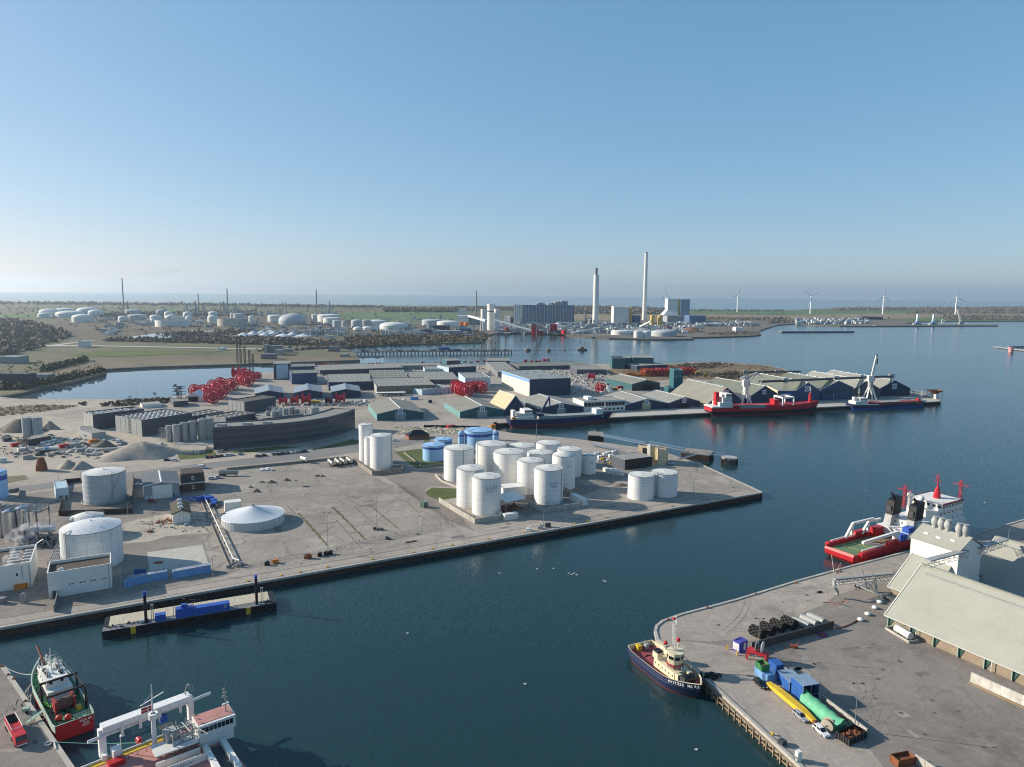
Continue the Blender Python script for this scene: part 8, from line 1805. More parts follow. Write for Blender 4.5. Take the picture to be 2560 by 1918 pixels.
# spud barge
A,rz,L=frame((256,1599),(692,1525),WZ);t=thing('spud_barge',"black flat barge with a pale plank deck, blue cabin and two tall spud legs",'barge',A,rz);D=11.5;h=2.6
MB().box(0,L,0,D,-1.5,h).build('hull',HBLK,t);me=MB().box(.02,.56,3.4,D-.3,0,.16).mesh('deck_plank');me.materials.append(WOODL);k=int((L-3.2)/.58)
for i in range(k):put(me,'deck_plank',t,(1.6+i*.58,rnd.uniform(-.12,.12),h+rnd.uniform(0,.04)))
MB().box(.1,L-.1,.1,3.2,h,h+.05).build('side_deck',CGREY,t)
for x in (L*.235,L*.88):MB().tube((x,1.6,-2),(x,1.6,h+10.3),.48,14).build('spud_leg',BLACK,t);MB().tube((x,1.6,h+9.6),(x,1.6,h+10.8),.5,14).build('spud_cap',BLUE,t);MB().tube((x+1.6,2.6,h),(x+1.6,2.6,h+5),.12,5).tube((x+2.2,2.6,h),(x+2.2,2.6,h+5),.12,5).cbox(x+1.9,2.6,h+5,.9,.5,.5).build('spud_winch',CGREYL,t)
MB().box(L*.4,L*.715,.5,3.2,h,h+2.6).build('cabin',BLUE,t);MB().box(L*.4,L*.5,.5,3.1,h+2.6,h+3.2).cbox(L*.45,2,h+2.6,1.8,1.4,1.6).build('engine_cover',BLUE,t);MB().box(L*.69-.5,L*.69+.5,.42,.5,h+1.3,h+2.2).build('window',WHITE,t);MB().box(L*.69-.3,L*.69+.3,.39,.44,h+1.45,h+2.05).build('pane',GLASS,t);MB().box(L*.285,L*.345,.5,3.,h,h+2.2).build('cabin',BLUE,t)
for x in (L*.165,L*.825):MB().box(x-.75,x+.75,-.12,.1,h-2.4,h+.02).build('draught_panel',YELLOW,t)
s=MB()
for x in (L*.39,L*.47,L*.505):s.tube((x,1.2,h),(x,1.2,h+5.6),.07,4)
s.bar((L*.47,1.2,h+4.6),(L*.55,2,h+5),.1,.1).cbox(L*.5,1.4,h+5.4,2.4,.2,.2).cbox(L*.45,1.5,h+5.8,.5,.5,.6);s.build('mast',STEELD,t);me=MB().ring((0,0,0),.62,.26,14,5,'y').mesh('tyre_fender');me.materials.append(RUBBER)
for x in (.05,.09,.3,.37,.44,.5,.57,.65,.69,.73,.92):put(me,'tyre_fender',t,(L*x,-.28,1.3))
rails([(1,.3,h),(L*.22,.3,h)],1.,1.5,STEELD,t);rails([(L*.73,.3,h),(L*.99,.3,h)],1.,1.5,STEELD,t);s=MB();rg=random.Random(5)
for i in range(24):s.cbox(rg.choice([rg.uniform(.5,L*.27),rg.uniform(L*.9,L*.99)]),rg.uniform(.5,3),h,rg.uniform(.3,1.2),rg.uniform(.3,.7),rg.uniform(.2,.8),rg.uniform(0,2))
tag(s.build('deck_gear',STEELD,t),kind='stuff');MB().tube((L*.2,2,h+.6),(L*.23,2,h+.6),.5,10).build('tank',WHITE,t)
# seabirds on the water
for i,(x,y) in enumerate([(1249,1434),(1343,1423),(1384,1422),(1422,1434),(1429,1437),(1435,1434),(1442,1438),(1510,1452),(1514,1455),(1741,1875),(1019,1584),(1313,1711),(2462,1257)]):
 tag(MB().ball((0,0,.1),.3,8,6,.55).ball((.3,0,.3),.12,6,4).add([(-.6,-.1,.22),(-.25,-.14,.22),(-.25,.14,.22),(-.6,.1,.22)],[(0,1,2,3)]).build('gull',WHITE,None,loc=G(x,y,WZ)),"white gull resting on the dark water of the harbour",'gull','gulls resting on the water')
# ------------------------------------------------------------------ right quay: storage sheds, stored gear, vehicles
A=G(2225,1569.5);rz=R_(-61.22);hr,he,w=18.,4.05,18.15;ROOFS=mat("storage_roof","9b9b90",.8,var=.06,scale=.12,fine=.8,dirt="85846f");TRIM=mat("roof_trim","c3c2b8",.7,var=.05);GFRAME=mat("green_frame","8fa89c",.7,var=.1);GDARK=mat("dark_green_fin","35564c",.7,var=.1);BRWALL=mat("board_wall","8d7f6d",.9,var=.15,scale=.4,streak=.2)
def store(label,x0,L,n0,bays=False,seam=0):
 t=thing('storage_shed',label,'warehouse',A+Vector((math.cos(rz)*x0-math.sin(rz)*n0,math.sin(rz)*x0+math.cos(rz)*n0,0)),rz);k=(hr-he)/w
 MB().box(.2,L-.2,.6,.9,0,he).build('wall',BRWALL,t);MB().box(.2,L-.2,2*w-.9,2*w-.6,0,he).build('wall',BRWALL,t)
 for x in (.2,L-.5):MB().add([(xx,y,z) for xx in (x,x+.3) for y,z in ((.9,0),(2*w-.9,0),(2*w-.9,he),(w,hr-.4),(.9,he))],[(4,3,2,1,0),(5,6,7,8,9)]+[(i,(i+1)%5,5+(i+1)%5,5+i) for i in range(5)]).build('gable_wall',WHITE if x>1 else GDARK,t)
 for sg in (0,1):
  y0,y1=(-.7,w) if not sg else (2*w+.7,w);z0=he-.7*k;nr=Vector((0,-k if not sg else k,1)).normalized();P=[(-.6,y0,z0),(L,y0,z0),(L,y1,hr),(-.6,y1,hr)];P=P if not sg else P[::-1];MB().plate([(a,b,c+.3) for a,b,c in P],.3,nr).build('roof',ROOFS,t)
 MB().bar((-.62,-.7,he-.7*k+.32),(-.62,w,hr+.32),.35,.3).bar((-.6,-.72,he-.7*k+.25),(L,-.72,he-.7*k+.25),.25,.3).build('roof_edge',TRIM,t);MB().box(-.5,L,w-.6,w+.6,hr+.1,hr+.55).build('ridge_cap',ROOFS,t)
 MB().bar((2.5,w*.86,hr-.14*w*k+.42),(L,w*.86,hr-.14*w*k+.42),.9,.25).build('ridge_gutter',CGREYL,t)
 if seam:pass
 if bays:
  n=int(L/7.6)
  for i in range(n):x=.4+i*7.6;MB().box(x-.12,x+.12,-.1,.6,0,he-.2).build('post',GFRAME,t);MB().add([(x+.13,.58,0),(x+.13,.58,he),(x+2.2,.58,he),(x+.3,.58,0),(x+.13,.4,0),(x+.13,.4,he),(x+2.2,.4,he),(x+.3,.4,0)],[(4,7,6,5),(0,4,5,1),(3,2,6,7)]).build('fin',GDARK,t)
  s=MB()
  for x in (10.2,33,56):s.tube((x,-.3,.3),(x,-.3,he),.12,6)
  s.build('downpipe',TIN,t);MB().bar((.6,.4,.4),(7.6,.4,he-.4),.12,.12).bar((.6,.4,he-.4),(7.6,.4,.4),.12,.12).build('brace',GFRAME,t)
 return t
store("great grey roofed storage shed with open wall bays in the right foreground",-1.3,82,0,True);t=store("short cross shed at the head of the great storage shed",-15.5,14,23.1);store("third grey roofed storage shed beyond the head house at the right edge",-5,80,53.5)
t=thing('head_house',"white head house with a ridged grey roof and five mushroom vents",'building',A+Vector((math.cos(rz)*-17-math.sin(rz)*36,math.sin(rz)*-17+math.cos(rz)*36,0)),rz);L=17.4;D=14.6;he2,hr2=20.,24.2
MB().box(0,L,0,.3,0,he2).build('wall',WHITE,t);MB().box(0,L,D-.3,D,0,he2).build('wall',WHITE,t)
for x in (0,L-.3):MB().add([(xx,y,z) for xx in (x,x+.3) for y,z in ((0.3,0),(D-.3,0),(D-.3,he2),(D/2,hr2-.2),(.3,he2))],[(4,3,2,1,0),(5,6,7,8,9)]+[(i,(i+1)%5,5+(i+1)%5,5+i) for i in range(5)]).build('gable_wall',WHITE,t)
for P,nr in (([(-.4,-.5,he2),(L+.4,-.5,he2),(L+.4,D/2,hr2),(-.4,D/2,hr2)],(0,-.5,1)),([(-.4,D/2,hr2),(L+.4,D/2,hr2),(L+.4,D+.5,he2),(-.4,D+.5,he2)],(0,.5,1))):MB().plate([(a,b,c+.25) for a,b,c in P],.25,nr).build('roof',ROOFS,t)
vm=MB().lathe(0,0,[(.75,-.6),(.75,.5),(1.05,1.0),(1.05,1.6),(.7,2.2),(.8,2.5)],12).mesh('roof_vent',True);vm.materials.append(CGREYL)
for x,y in ((4.2,.5),(6.6,.5),(9,.5),(13.4,.45),(15.2,.5)):put(vm,'roof_vent',t,(x,D*y,hr2-.1),0).scale=(1.3,1.3,1.75)
for x,y in ((3.6,.22),(8.4,.2),(13.2,.24)):put(sky_piece(1.8,.9,.3),'skylight',t,(x,D*y,he2+(hr2-he2)*2*y+.4),0,math.atan2(hr2-he2,D/2))
def conv(label,p,q,m=CGREYL):
 u,c,s_=rz,math.cos(rz),math.sin(rz);f=lambda v:A+Vector((c*v[0]-s_*v[1],s_*v[0]+c*v[1],v[2]));P,Q=f(p),f(q);t=thing('conveyor_bridge',label,'conveyor',(P.x,P.y,0));d=Q-P;a=(0,0,P.z);b=(d.x,d.y,Q.z);lattice(a,b,2.0,8,.09).build('truss',STEEL,t);MB().bar((0,0,P.z+1.2),(d.x,d.y,Q.z+1.2),2.3,.5).build('cover',m,t)
conv("covered conveyor from the head house down to the great shed's ridge",(.6,40,19),(.6,17,19.4));conv("covered conveyor from the head house across to the third shed",(.6,48,18.5),(.6,66,19))
lamp_post(2520,1354,1320,"thin mast on the third shed's ridge",0,'vent_mast',base=False,z=17.5)
# machines and stored goods
P,Q=G(2232,1440,4.),G(2085,1455,6.);t=thing('mobile_loader',"grey mobile ship loader with a truss boom, drooping spout and wheeled chassis",'conveyor',(P.x,P.y,0));q=Q-P;lattice((0,0,4),(q.x,q.y,6.),1.8,16,.1).build('boom',STEEL,t);MB().bar((0,0,5.1),(q.x,q.y,7.1),1.5,.4).build('belt_cover',CGREYL,t);e=G(2093,1489,1.)-P;MB().path([(q.x,q.y,6.4),(q.x-.6,q.y-1.6,5),(e.x,e.y,2.4),(e.x,e.y,1.2)],.55,8).build('spout',CGREYL,t,True)
s=MB();c1,c2=G(2140,1468)-P,G(2238,1508)-P;s.bar((c1.x,c1.y,.9),(c2.x,c2.y,.9),.7,.6)
for k in (.3,.55):m_=c1+(c2-c1)*k;s.bar((m_.x,m_.y,.9),(q.x*.5,q.y*.5,5),.3,.4);s.bar((m_.x,m_.y,.9),(q.x*.3,q.y*.3,4.6),.3,.4);s.tube((m_.x,m_.y,1),(m_.x-1.5,m_.y+2,8),.18,5)
s.build('undercarriage',STEEL,t);wm=MB().tube((0,-.25,0),(0,.25,0),.6,12).mesh('wheel');wm.materials.append(RUBBER)
for k in (0.,.1,.75,.85,1.):m_=c1+(c2-c1)*k;put(wm,'wheel',t,(m_.x,m_.y,.6),.3)
MB().cbox(c2.x,c2.y,.6,3,2.4,1.8,.4).build('engine',STEELD,t)
FG='black netted fender rollers behind the sheet wall';d=G(1920,1600)-G(1880,1580)
for i,(x,y,s_) in enumerate([(1893,1592,1.),(1918,1582,.95),(1944,1574,.95),(1972,1568,1.)]):
 r=1.65*s_;p=G(x,y);t=thing('fender_roller',NUM[i]+" from the left of the black tyre netted fender rollers",'fender',p,math.atan2(d.y,d.x),FG);Lf=5.4;MB().add(*_ringx(-Lf/2+.4,r,r*.8)).tube((-Lf/2+.3,0,r),(Lf/2-.3,0,r),r*.86,16).build('roller_body',RUBBER,t);me=MB().ring((0,0,0),.48,.17,10,4).mesh('tyre');me.materials.append(mat("worn_tyre","3c3a37",.9,var=.25))
 for k in range(5):
  for j in range(8):a=2*PI*j/8+k*.4;o=put(me,'tyre',t,(-Lf/2+.8+k*.95,r*.95*math.cos(a),r+r*.95*math.sin(a)));o.rotation_euler=(a-PI/2,0,0)
for i,(x,y) in enumerate([(2003,1566),(2022,1560),(2040,1555)]):
 t=thing('steel_pontoon',["left","middle","right"][i]+" of three grey pontoon tubes beside the fender rollers",'pontoon',G(x,y),math.atan2(d.y,d.x),'grey pontoon tubes');MB().tube((-3,0,1.2),(3,0,1.2),1.2,18).build('tube',CGREYL,t,True);MB().add(*_ringx(-2.6,1.2,1.25)).add(*_ringx(2.6,1.2,1.25)).build('band',STEEL,t)
wallrun("dark sheet pile wall in front of the fender rollers",[(1880,1626),(2083,1571)],2.6,m=mat("dark_sheet_wall","4a4743",.85,var=.2,streak=.3),name='sheet_wall',panel=1.4)
wallrun("long low concrete wall behind the stored containers",[(1941,1672),(2010,1722)],2.2,m=CONC,name='quay_wall_panel_row',panel=3);wallrun("concrete wall with stains behind the green tarpaulin",[(2055,1757),(2167,1843)],2.2,m=CONC,name='quay_wall_panel_row',panel=3);tag(MB().cbox(0,0,0,11,.8,.9,R_(-48)).build('rusty_beam',RUST,None,loc=G(2085,1790)),"long rusty beam lying along the concrete wall",'beam')
PUR=mat("purple_cabin","4a4a9a",.5,var=.1);t,W,D,h=hall('site_cabin',"purple blue site cabin with white windows beside the sheet wall",(1832,1625),(1848.5,1634),(1868,1626),1609,PUR,PUR,par=.05,trim=PUR)
for f in (.12,.42,.72):MB().box(-.1,.02,D*f,D*(f+.22),.6,h-.4).build('window',WHITE,t)
MB().box(W*.5,W*.78,-.1,.02,.5,h-.5).build('window',WHITE,t);MB().box(W*.08,W*.34,-.08,.02,0,h-.4).build('door',BLUE,t)
for i,(x,y) in enumerate([(1818.5,1623),(1843,1638)]):tag(MB().cyl(0,0,0,1.,.22,n=8).cyl(0,0,1.,1.15,.34,n=8).build('yellow_bollard',YELLOW,None,loc=G(x,y)),["yellow bollard left of the purple cabin","yellow bollard at the purple cabin's corner"][i],'bollard')
p=G(1893,1650);t=thing('steel_table',"red steel winch table with two white cable discs standing on it",'winch',p,R_(-35));MB().box(-3,3,-1.6,1.6,2.4,2.8).build('top',RED,t)
for x in (-2.7,2.7):
 for y in (-1.3,1.3):MB().box(x-.2,x+.2,y-.2,y+.2,0,2.4).build('leg',RED,t)
for x,m,R in ((1.3,WHITE,1.75),(-.5,CGREYL,1.55)):MB().tube((x,-.1,2.8+R),(x+.14,-.1,2.8+R),R,24).build('disc',m,t)
MB().tube((-.5,-.1,4.4),(1.3,-.1,4.4),.8,14).build('drum',STEELD,t)
t,Lc,hc=container("faded light blue container under the green skip, opposite the tug's bow",(1886,1684),(1917.6,1710),None,m=CONTB,h=2.6);MB().box(.1,3,.1,2.3,2.62,2.66).build('roof_patch',TIN,t);P=G(1886,1684);q=t.rotation_euler.z
container("green open skip standing on top of the light blue container",(1889,1668),(1906,1680),None,m=GREEN,h=1.9,z=2.62,open_top=True,name='skip',cat='skip');container("deep blue container tucked behind the green skip",(1921,1670),(1940,1686),None,m=CONTB2,h=2.8)
def shelter(label,L,C,Rr,yt,open_r=True):
 p,rz,W,D=base3(L,C,Rr);h=HT(p,yt);t=thing('tarpaulin_shelter',label,'shelter',p,rz);MB().box(0,.08,0,D,.1,h).build('side_sheet',CONTB2,t);MB().box(W-.08,W,0,D,.1,h).build('side_sheet',CONTB2,t);MB().box(0,W,D-.08,D,.1,h).build('back_sheet',CONTB2,t);MB().plate([(-.1,-.1,h+.1),(W+.1,-.1,h+.1),(W+.1,D+.1,h+.1),(-.1,D+.1,h+.1)],.1).build('roof_sheet',mat("grey_blue_tarpaulin","7f93a6",.6,var=.1,scale=.4),t);s=MB()
 for x in (.05,W*.5,W-.05):s.bar((x,.05,0),(x,.05,h),.14,.14);s.bar((x,0,h),(x,D,h),.14,.14)
 for z in (h*.45,):s.bar((0,.05,z),(W,.05,z),.12,.12)
 s.build('frame',STEEL,t);MB().cbox(W*.5,D*.5,0,W*.5,D*.5,h*.4).build('stored_load',STEELD,t)
shelter("left blue tarpaulin shelter with a holed side, beside the yellow boom",(1941,1702),(1973,1733),(2003,1722),1707);shelter("right larger blue tarpaulin shelter, open at its end",(1975.5,1732),(2006,1759),(2042,1750),1715.6)
P,Q=G(1921,1706,1.1),G(2037,1803,1.);t=thing('crane_boom',"long yellow crane boom lying on the quay beside the blue shelters",'crane boom',(P.x,P.y,0));q=Q-P;q.z=0;a=q.normalized();n=Vector((-a.y,a.x,0));s=MB()
for u0,u1,w0,w1 in ((0,.25,.7,1.),(.25,.75,1.,1.),(.75,1.,1.,.5)):p0,p1=q*u0,q*u1;vs=[(*(p+n*sg*ww).xy,z) for p,ww in ((p0,w0),(p1,w1)) for sg in (-1,1) for z in (.5,1.7 if ww>.8 else 1.3)];s.add(vs,[(0,1,5,4),(2,6,7,3),(1,3,7,5),(0,4,6,2),(0,2,3,1),(4,5,7,6)])
s.build('boom',YELLOW,t);MB().bar(q*.1+Vector((0,0,.25)),q*.95+Vector((0,0,.25)),.5,.5).build('skid',STEELD,t);MB().cbox(q.x,q.y,.4,1.,.8,.9,.6).build('hook_block',RUST,t)
P,Q=G(2018,1760),G(2098,1826);d=Q-P;t=thing('covered_roll',"long roll covered with green tarpaulin and pointed ends beside the yellow boom",'roll',P,math.atan2(d.y,d.x));Lr=d.length;TARP=mat("green_tarpaulin","4f9f7c",.6,var=.15,scale=.5,streak=.2,dirt="9aa070",fine=2.);vs=[];K=12;n=14
for k in range(K+1):
 for j in range(n):a=PI*j/(n-1);r=2.1*(1+.05*math.sin(k*2.1+j));e=1.3*math.sin(a) if k in (0,K) else 0;vs.append((Lr*k/K+(-e if k==0 else e if k==K else 0),-r*math.cos(a)*1.05,max(0,r*1.5*math.sin(a)+(.5 if k in (0,K) and j in (6,7) else 0))))
MB().add(vs,[(k*n+j,k*n+j+1,(k+1)*n+j+1,(k+1)*n+j) for k in range(K) for j in range(n-1)]+[tuple(range(n)),tuple(reversed(range(K*n,K*n+n)))]).build('tarpaulin',TARP,t,True);MB().box(.3,Lr-.3,-1.6,1.6,.02,.5).build('skid',STEELD,t)
p=G(2068,1826);t=thing('cable_drum',"wooden cable drum with a pale flange between the white car and green roll",'cable drum',p,R_(-40));R=1.55
for y in (-.75,.75):f=MB().tube((0,y-.06,R),(0,y+.06,R),R,28).build('flange',WOODL,t);MB().tube((0,y-.1,R),(0,y+.1,R),.25,10).build('hub',STEELD,f)
MB().tube((0,-.7,R),(0,.7,R),R*.75,24).build('cable',BROWNP,t)
p,rz_,W,D=base3((2097,1843),(2121.6,1866),(2166,1847));t=thing('scrap_skip',"black open skip full of scrap at the end of the concrete wall",'skip',p,rz_);h=1.9
for q in ((0,W,0,.12),(0,W,D-.12,D),(0,.12,.12,D-.12),(W-.12,W,.12,D-.12)):MB().box(*q,.15,h).build('side',BLACK,t)
MB().box(0,W,0,D,.1,.2).build('floor',BLACK,t);s=MB()
for i in range(6):s.box(W*i/5-.1,W*i/5+.1,-.12,0,.1,h);s.box(-.12,0,D*i/5-.08,D*i/5+.08,.1,h)
s.build('rib',STEELD,t);s=MB();rg=random.Random(8)
for i in range(60):s.cbox(rg.uniform(.6,W-.6),rg.uniform(.5,D-.5),rg.uniform(.6,1.2),rg.uniform(.3,1.8),rg.uniform(.1,.5),rg.uniform(.1,.7),rg.uniform(0,3))
tag(s.build('scrap',RUST,t),kind='stuff')
u=G(2000,1765)-G(1918,1693);an=math.atan2(u.y,u.x)
car('black',G(1901,1714),an,"black car parked beside the light blue container",'estate');car('silver',G(2002,1795),an,"silver estate car beside the yellow boom",'estate');car('white',G(2053,1832),an,"white car in front of the wooden cable drum",'estate')
lamp_post(1894.5,1640,1547,"lamp post at the end of the sheet wall by the red winch table",base=False);lamp_post(2136.5,1826,1709,"tall lamp post behind the black scrap skip",base=False)
tag(MB().lathe(0,0,[(.34,0),(.26,.1),(.24,.5),(.4,.62),(.36,.75)],10).build('mooring_bollard',YELLOW,None,loc=G(1931,1838)),"yellow mooring bollard on the right quay edge by the silver car",'bollard');tag(MB().cbox(0,0,0,1.7,1.5,1.3,.5).tube((-.9,0,.6),(.9,0,.6),.5,8).build('dark_winch',STEELD,None,loc=G(1955,1862)),"dark winch box on the right quay edge",'winch')
p=G(1995,1903);t=thing('hose_stand',"white quay hose stand at the bottom of the right quay",'machine',p,.4);MB().cbox(0,0,0,1.2,1.,2.6).cbox(.7,.3,0,.8,.6,1.4).build('cabinet',WHITE,t);MB().ring((-.9,0,.8),.6,.14,14,5,'x').build('hose_coil',STEEL,t)
p=G(1776,1695);t=thing('quay_gear',"heap of dark fender gear at the quay edge beside the tug",'gear',p);rg=random.Random(3)
for i in range(9):MB().ring((rg.uniform(-2.5,2.5),rg.uniform(-1.2,1.2),.5+.2*(i%3)),.6,.25,12,5,'xyz'[i%3]).build('tyre',RUBBER,t)
for i,(x,y) in enumerate([(2199,1508),(2187,1522),(2169,1538),(2151,1552)]):t=thing('anchor_buoy',NUM[i]+" from the great shed in the line of pale anchor buoys",'buoy',G(x,y),.7,'line of pale anchor buoys');MB().lathe(0,0,[(.2,0),(.95,.25),(1.05,.6),(.7,.95),(.1,1.1)],14).build('float',TANKW,t,True);MB().path([(.9,0,.4),(1.8,-.6,.1),(2.2,.3,.1),(1.2,1.2,.1)],.06,4).build('chain',STEELD,t)
tag(MB().path([(*(G(x,y)-G(2088,1569)).xy,.15) for x,y in ((2088,1572),(2105,1570),(2125,1562),(2143,1552))],.22,6).build('hose',RUST,None,loc=G(2088,1569)),"rusty hose running from the sheet wall to the buoys",'hose');t=thing('hose_coil',"coil of red and blue hose in the sheet wall's shade",'hose',G(2056,1589))
for R,z,m in ((1.7,.1,BLUE),(1.2,.2,RED),(.8,.3,RED)):MB().ring((0,0,z),R,.1,20,5).build('loop',m,t)
tag(MB().path([(-3,0,.1),(-1,.6,.1),(1,-.4,.1),(3,-1.4,.1)],.1,4).path([(4,1,.1),(5.5,1.5,.1),(6,.4,.1)],.1,4).build('rope_scrap',mat("buoy_red","c43a2e"),None,loc=G(2078,1508)),"short pieces of red rope on the open right quay",'rope')
p=G(1985,1620);tag(MB().cbox(0,0,.3,2.2,1.,.7,-.3).tube((0,-.6,.35),(0,.6,.35),.35,8).bar((.8,0,.9),(1.4,.2,2.2),.12,.12).build('towed_compressor',mat("rust_orange","8d4a30",.7),None,loc=p),"small rusty towed compressor on the open yard",'machine')
p,rz_,W,D=base3((2212,1573),(2272,1609),(2305,1598));t=thing('tank_tray',"concrete tray beside the great shed's first bay",'tray',p,rz_);D=min(D,14);W=min(W,4)
for q in ((0,W,0,.25),(0,W,D-.25,D),(0,.25,.25,D-.25),(W-.25,W,.25,D-.25)):MB().box(*q,0,.8).build('kerb',CONC,t)
t=thing('fuel_tank',"horizontal silver fuel tank lying in the concrete tray",'tank',p,rz_);MB().tube((W*.5,1.4,1.5),(W*.5,D-2.6,1.5),1.15,18).build('vessel',TANKROOF,t,True);MB().box(W*.5-.9,W*.5+.9,2,2.4,.1,.9).box(W*.5-.9,W*.5+.9,D-4,D-3.6,.1,.9).build('saddle',CONC_D,t)
wallrun("stained white concrete wall before the great shed at the right edge",[(2426,1704),(2580,1774)],2.9,m=mat("stained_white_concrete","bdbab0",.85,var=.3,scale=.2,streak=.3,dirt="7d7a6c",fine=1.),name='retaining_wall',panel=2.6);wallrun("pale concrete wall at the bottom edge of the right quay",[(2287,1908),(2400,1985)],2.4,m=CONC,name='retaining_wall');container("brown skip at the bottom edge of the right quay",(2245,1921),(2288,1912),None,m=RUST,h=2,open_top=True,name='skip',cat='skip')
B_=G(2420,1706);C_=G(2580,1780);dd=C_-B_;nn=Vector((-dd.y,dd.x,0)).normalized()*.2;struct('painted_line',MB().flat([(B_+nn)[:2],(C_+nn)[:2],(C_-nn)[:2],(B_-nn)[:2]],.02),mat("line_ochre","c79a4a",.8))
for i,(x,y) in enumerate([(1670,1551),(1768,1521),(1888,1486),(1990,1459),(2093,1430),(2100,1429)]):tag(MB().cyl(0,0,0,.5,.3,n=8).cyl(0,0,.5,.65,.42,n=8).build('mooring_bollard',RUST,None,loc=G(x,y)),"rusty mooring bollard at the right quay's far edge",'bollard','rusty bollards on the right quay')
def rope(label,a,b,za,zb,sag,m=ROPE,r=.09):
 P,Q=G(*a,za),G(*b,zb);t_=MB().path([tuple((P+(Q-P)*(i/12)-Vector((0,0,sag*math.sin(PI*i/12)))-P)) for i in range(13)],r,4).build('mooring_rope',m,None,loc=P);tag(t_,label,'rope')
rope("pale mooring rope from the trawler's bow to the left quay corner",(12,1668),(98,1683),.4,2.5,1.2);rope("green mooring rope from the left quay to the dredger's winch",(134,1855),(345,1857),.5,1.4,.3,GREENROPE);rope("mooring rope from the red offshore ship's stern to the right quay",(2085,1432),(2079,1387),.5,1.4,.3,r=.07);rope("second mooring rope at the red offshore ship's stern",(2086,1432),(2103,1407),.5,1.2,.2,r=.06)
# ------------------------------------------------------------------ left quay: fire truck and gear
a,b=G(26,1814),G(56,1870);d=b-a;t=thing('tanker_truck',"red lorry with a railed silver top carrying hoses, parked beside the trawler",'lorry',a,math.atan2(d.y,d.x));L=max(7.6,d.length)
MB().box(0,L*.68,-1.2,1.2,.9,2.9).build('tank_body',RED,t);MB().box(.1,L*.67,-1.22,1.22,1.2,1.9).build('side_panel',CGREYL,t);MB().add([(L*.7,-1.22,.8),(L,-1.22,.8),(L,1.22,.8),(L*.7,1.22,.8),(L*.7,-1.15,3.),(L*.95,-1.15,3.),(L*.95,1.15,3.),(L*.7,1.15,3.)],[(0,3,2,1),(4,5,6,7),(0,1,5,4),(1,2,6,5),(2,3,7,6),(3,0,4,7)]).build('cab',RED,t);MB().plate([(L*.985,-1.1,1.75),(L*.985,1.1,1.75),(L*.955,1.05,2.75),(L*.955,-1.05,2.75)],-.05,(1,0,.1)).build('windscreen',GLASS,t);MB().box(L-.02,L+.06,-1.1,1.1,.75,1.).build('bumper',TIN,t)
rails([(.1,-1.1,2.9),(L*.66,-1.1,2.9),(L*.66,1.1,2.9),(.1,1.1,2.9),(.1,-1.1,2.9)],.45,1.2,TIN,t,r=.05);s=MB();rg=random.Random(2)
for i in range(14):x=.5+i*.3;s.path([(x,-.9,3.),(x+.2,0,3.15),(x-.1,.9,3.)],.1,4)
s.build('hose',BLACK,t);wm=MB().tube((0,-.17,0),(0,.17,0),.5,12).mesh('wheel');wm.materials.append(RUBBER)
for x in (.9,2.2,L*.6,L*.86):
 for sg in (-1,1):put(wm,'wheel',t,(x,sg*1.08,.5))
a,b=G(66,1808,.4),G(106,1778,1.6);t=thing('gangway',"pale green gangway from the left quay up to the trawler",'gangway',a);d=b-a;MB().bar((0,0,0),d,1.,.12).build('deck',mat("pale_green","8fae9c",.7),t);sd_=Vector((-d.y,d.x,0)).normalized()*.5;rails([sd_,d+sd_],1.,1.,mat("pale_green","8fae9c"),t);rails([-sd_,d-sd_],1.,1.,mat("pale_green","8fae9c"),t)
t=thing('net_barrow',"pale box on wheels with dark tyres by the gangway",'cart',G(66,1782),.3);MB().cbox(0,0,.5,1.6,1.1,.9).build('box',mat("pale_green","8fae9c"),t)
for y in (-.6,.6):MB().tube((.3,y-.06,.4),(.3,y+.06,.4),.4,10).build('wheel',RUBBER,t)
for i,(x,y) in enumerate([(6,1668),(21,1689),(64,1755),(35,1699),(131,1862)]):tag(MB().cbox(0,0,0,.9,.6,.35,.4).cyl(0,0,.3,.7,.22,n=8).build('mooring_bollard',RUST,None,loc=G(x,y)),"rusty mooring bollard along the left quay edge",'bollard','rusty bollards on the left quay')
tag(MB().bar((0,0,.5),(2.2,-2.6,.3),.3,.3).ring((-.8,-.6,.4),.8,.15,14,5).build('hose_pipe',TIN,None,loc=G(134,1858)),"white pipe and hose coil at the left quay's edge",'pipe')
# tyre tracks, repair patches, oil stains and slab joints on the open ground
TRK=mat("tyre_track","868079",.9,var=.1,scale=.5,fine=0);PAT=mat("asphalt_patch","6f6b66",.9,var=.15,scale=.6,fine=3.);PATL=mat("concrete_patch","8f8a82",.9,var=.18,scale=.5,fine=2.);OIL=mat("oil_stain","5c5853",.7,var=.3,scale=.6,fine=3.)
rg=random.Random(21);trk,pat,patl,oil,jnt=MB(),MB(),MB(),MB(),MB()
AREAS=[(((1950,1640),(2240,1600),(2500,1850),(2250,1900)),18,10),(((1720,1560),(2120,1440),(2180,1500),(1800,1600)),6,5),(((640,1215),(900,1190),(1040,1300),(720,1380)),30,12),(((60,1536),(1600,1262),(1600,1250),(60,1518)),26,8),(((40,1260),(330,1300),(500,1330),(330,1340)),12,6),(((20,1780),(60,1740),(110,1860),(20,1900)),6,2)]
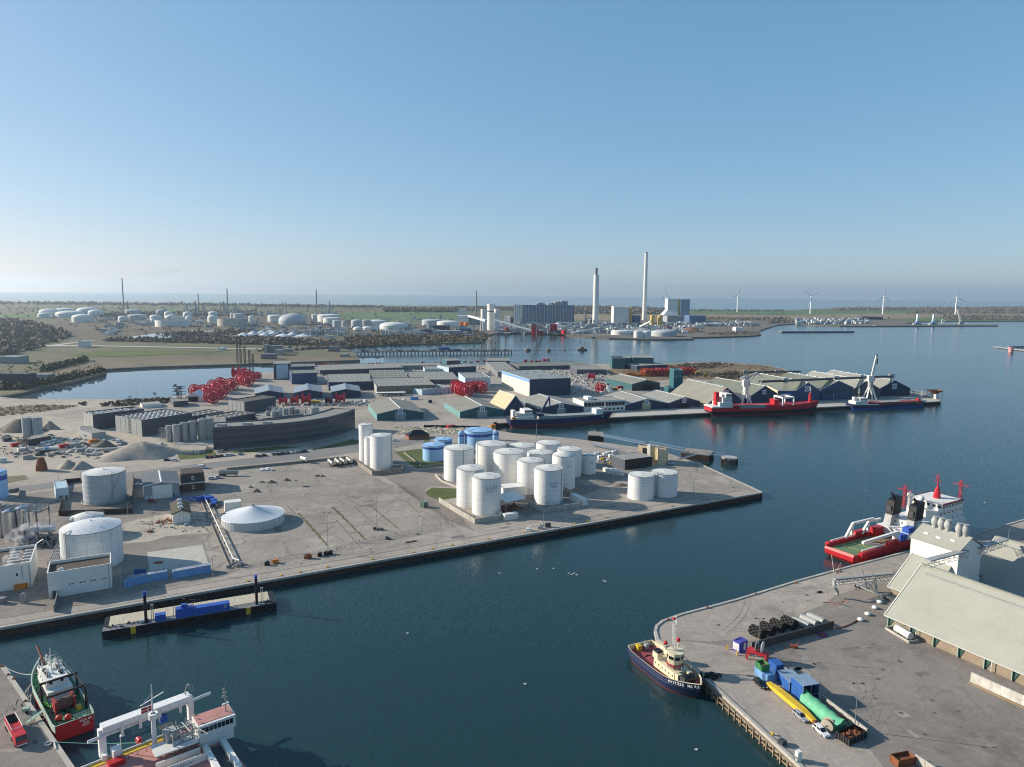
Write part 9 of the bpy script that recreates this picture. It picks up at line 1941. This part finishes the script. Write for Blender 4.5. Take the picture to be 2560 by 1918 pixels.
for q,n,m_ in AREAS:
 P4=[G(*p) for p in q]
 def pt():
  u,v_=rg.random(),rg.random();return (P4[0]*(1-u)+P4[1]*u)*(1-v_)+(P4[3]*(1-u)+P4[2]*u)*v_
 ax=math.atan2((P4[1]-P4[0]).y,(P4[1]-P4[0]).x)
 for i in range(n):
  p=pt();qy=q[0][0]==60;a0=ax+rg.gauss(0,.03 if qy else .4);R=rg.choice([-1,1])*(rg.uniform(150,400) if qy else rg.uniform(16,80));Ln=rg.uniform(8,34);w_=.16;K=12
  for off in (-.95,.95):
   L1,L2=[],[]
   for k in range(K+1):
    th=Ln*(k/K-.5)/R;x,y=R*math.sin(th),R*(1-math.cos(th));nx,ny=-math.sin(th),math.cos(th);e=w_*(1-abs(k/K-.5)*1.6);c,s_=math.cos(a0),math.sin(a0)
    for lst,o_ in ((L1,off-e),(L2,off+e)):xx,yy=x+nx*o_,y+ny*o_;lst.append((p.x+c*xx-s_*yy,p.y+s_*xx+c*yy,.030))
   trk.add(L1+L2,[(k,k+1,K+2+k,K+1+k) for k in range(K)])
 for i in range(m_):
  p=pt();a0=ax+rg.choice([0,PI/2] if q[0][0]!=60 else [0]);w_,d_=rg.uniform(1,4),rg.uniform(.6,1.6);c,s_=math.cos(a0),math.sin(a0)
  (pat if i%2 else patl).flat([(p.x+c*x-s_*y,p.y+s_*x+c*y) for x,y in ((-w_,-d_),(w_,-d_),(w_,d_),(-w_,d_))],.0245)
  for k in range(2):
   p=pt();r_=rg.uniform(.2,.9);oil.flat([(p.x+r_*rg.uniform(.6,1.1)*math.cos(j*PI/6),p.y+r_*rg.uniform(.6,1.1)*math.sin(j*PI/6)) for j in range(12)],.036+.0004*k)
for off in (1.9,7.5,8.1):# cope joint and crane rail slots along the long quay
 a_,c_=G(-300,1623),G(1880,1235.6);d_=(c_-a_).normalized();n_=Vector((-d_.y,d_.x,0));jnt.flat([(a_+n_*(off-.07))[:2],(c_+n_*(off-.07))[:2],(c_+n_*(off+.07))[:2],(a_+n_*(off+.07))[:2]],.041)
for nm,b_,m2 in (('tyre_tracks',trk,TRK),('asphalt_patches',pat,PAT),('concrete_patches',patl,PATL),('oil_stains',oil,OIL),('slot_joints',jnt,OIL)):struct(nm,b_,m2,'stuff')
# text objects become meshes once everything stands
bpy.context.view_layer.update();dg=bpy.context.evaluated_depsgraph_get();dg.update();TM={}
for o in [o for o in bpy.data.objects if o.type=='FONT']:
 me=bpy.data.meshes.new_from_object(o.evaluated_get(dg));nm=o.name.split('.')[0];n_=bpy.data.objects.new('_',me);COL.objects.link(n_);n_.parent=o.parent;n_.location=o.location;n_.rotation_euler=o.rotation_euler;bpy.data.objects.remove(o);n_.name=nm
for o in bpy.data.objects:
 n_=o.name.split('.')[0]
 if o.parent and n_ in ('stair','roof_vent','cladding_rib','guard_rail','weld_band','roof_gear','window_row','roof_plant','rib','end_rib','hose','pump_set','rubbing_strake','plant_block','column','loading_arm','roof_seam','truss','undercarriage','pipe','pipe_frame','machine','support'):o['kind']='stuff'
 elif n_ in ('rubble_pile','scrap_pile','rope_scrap'):o['kind']='stuff'
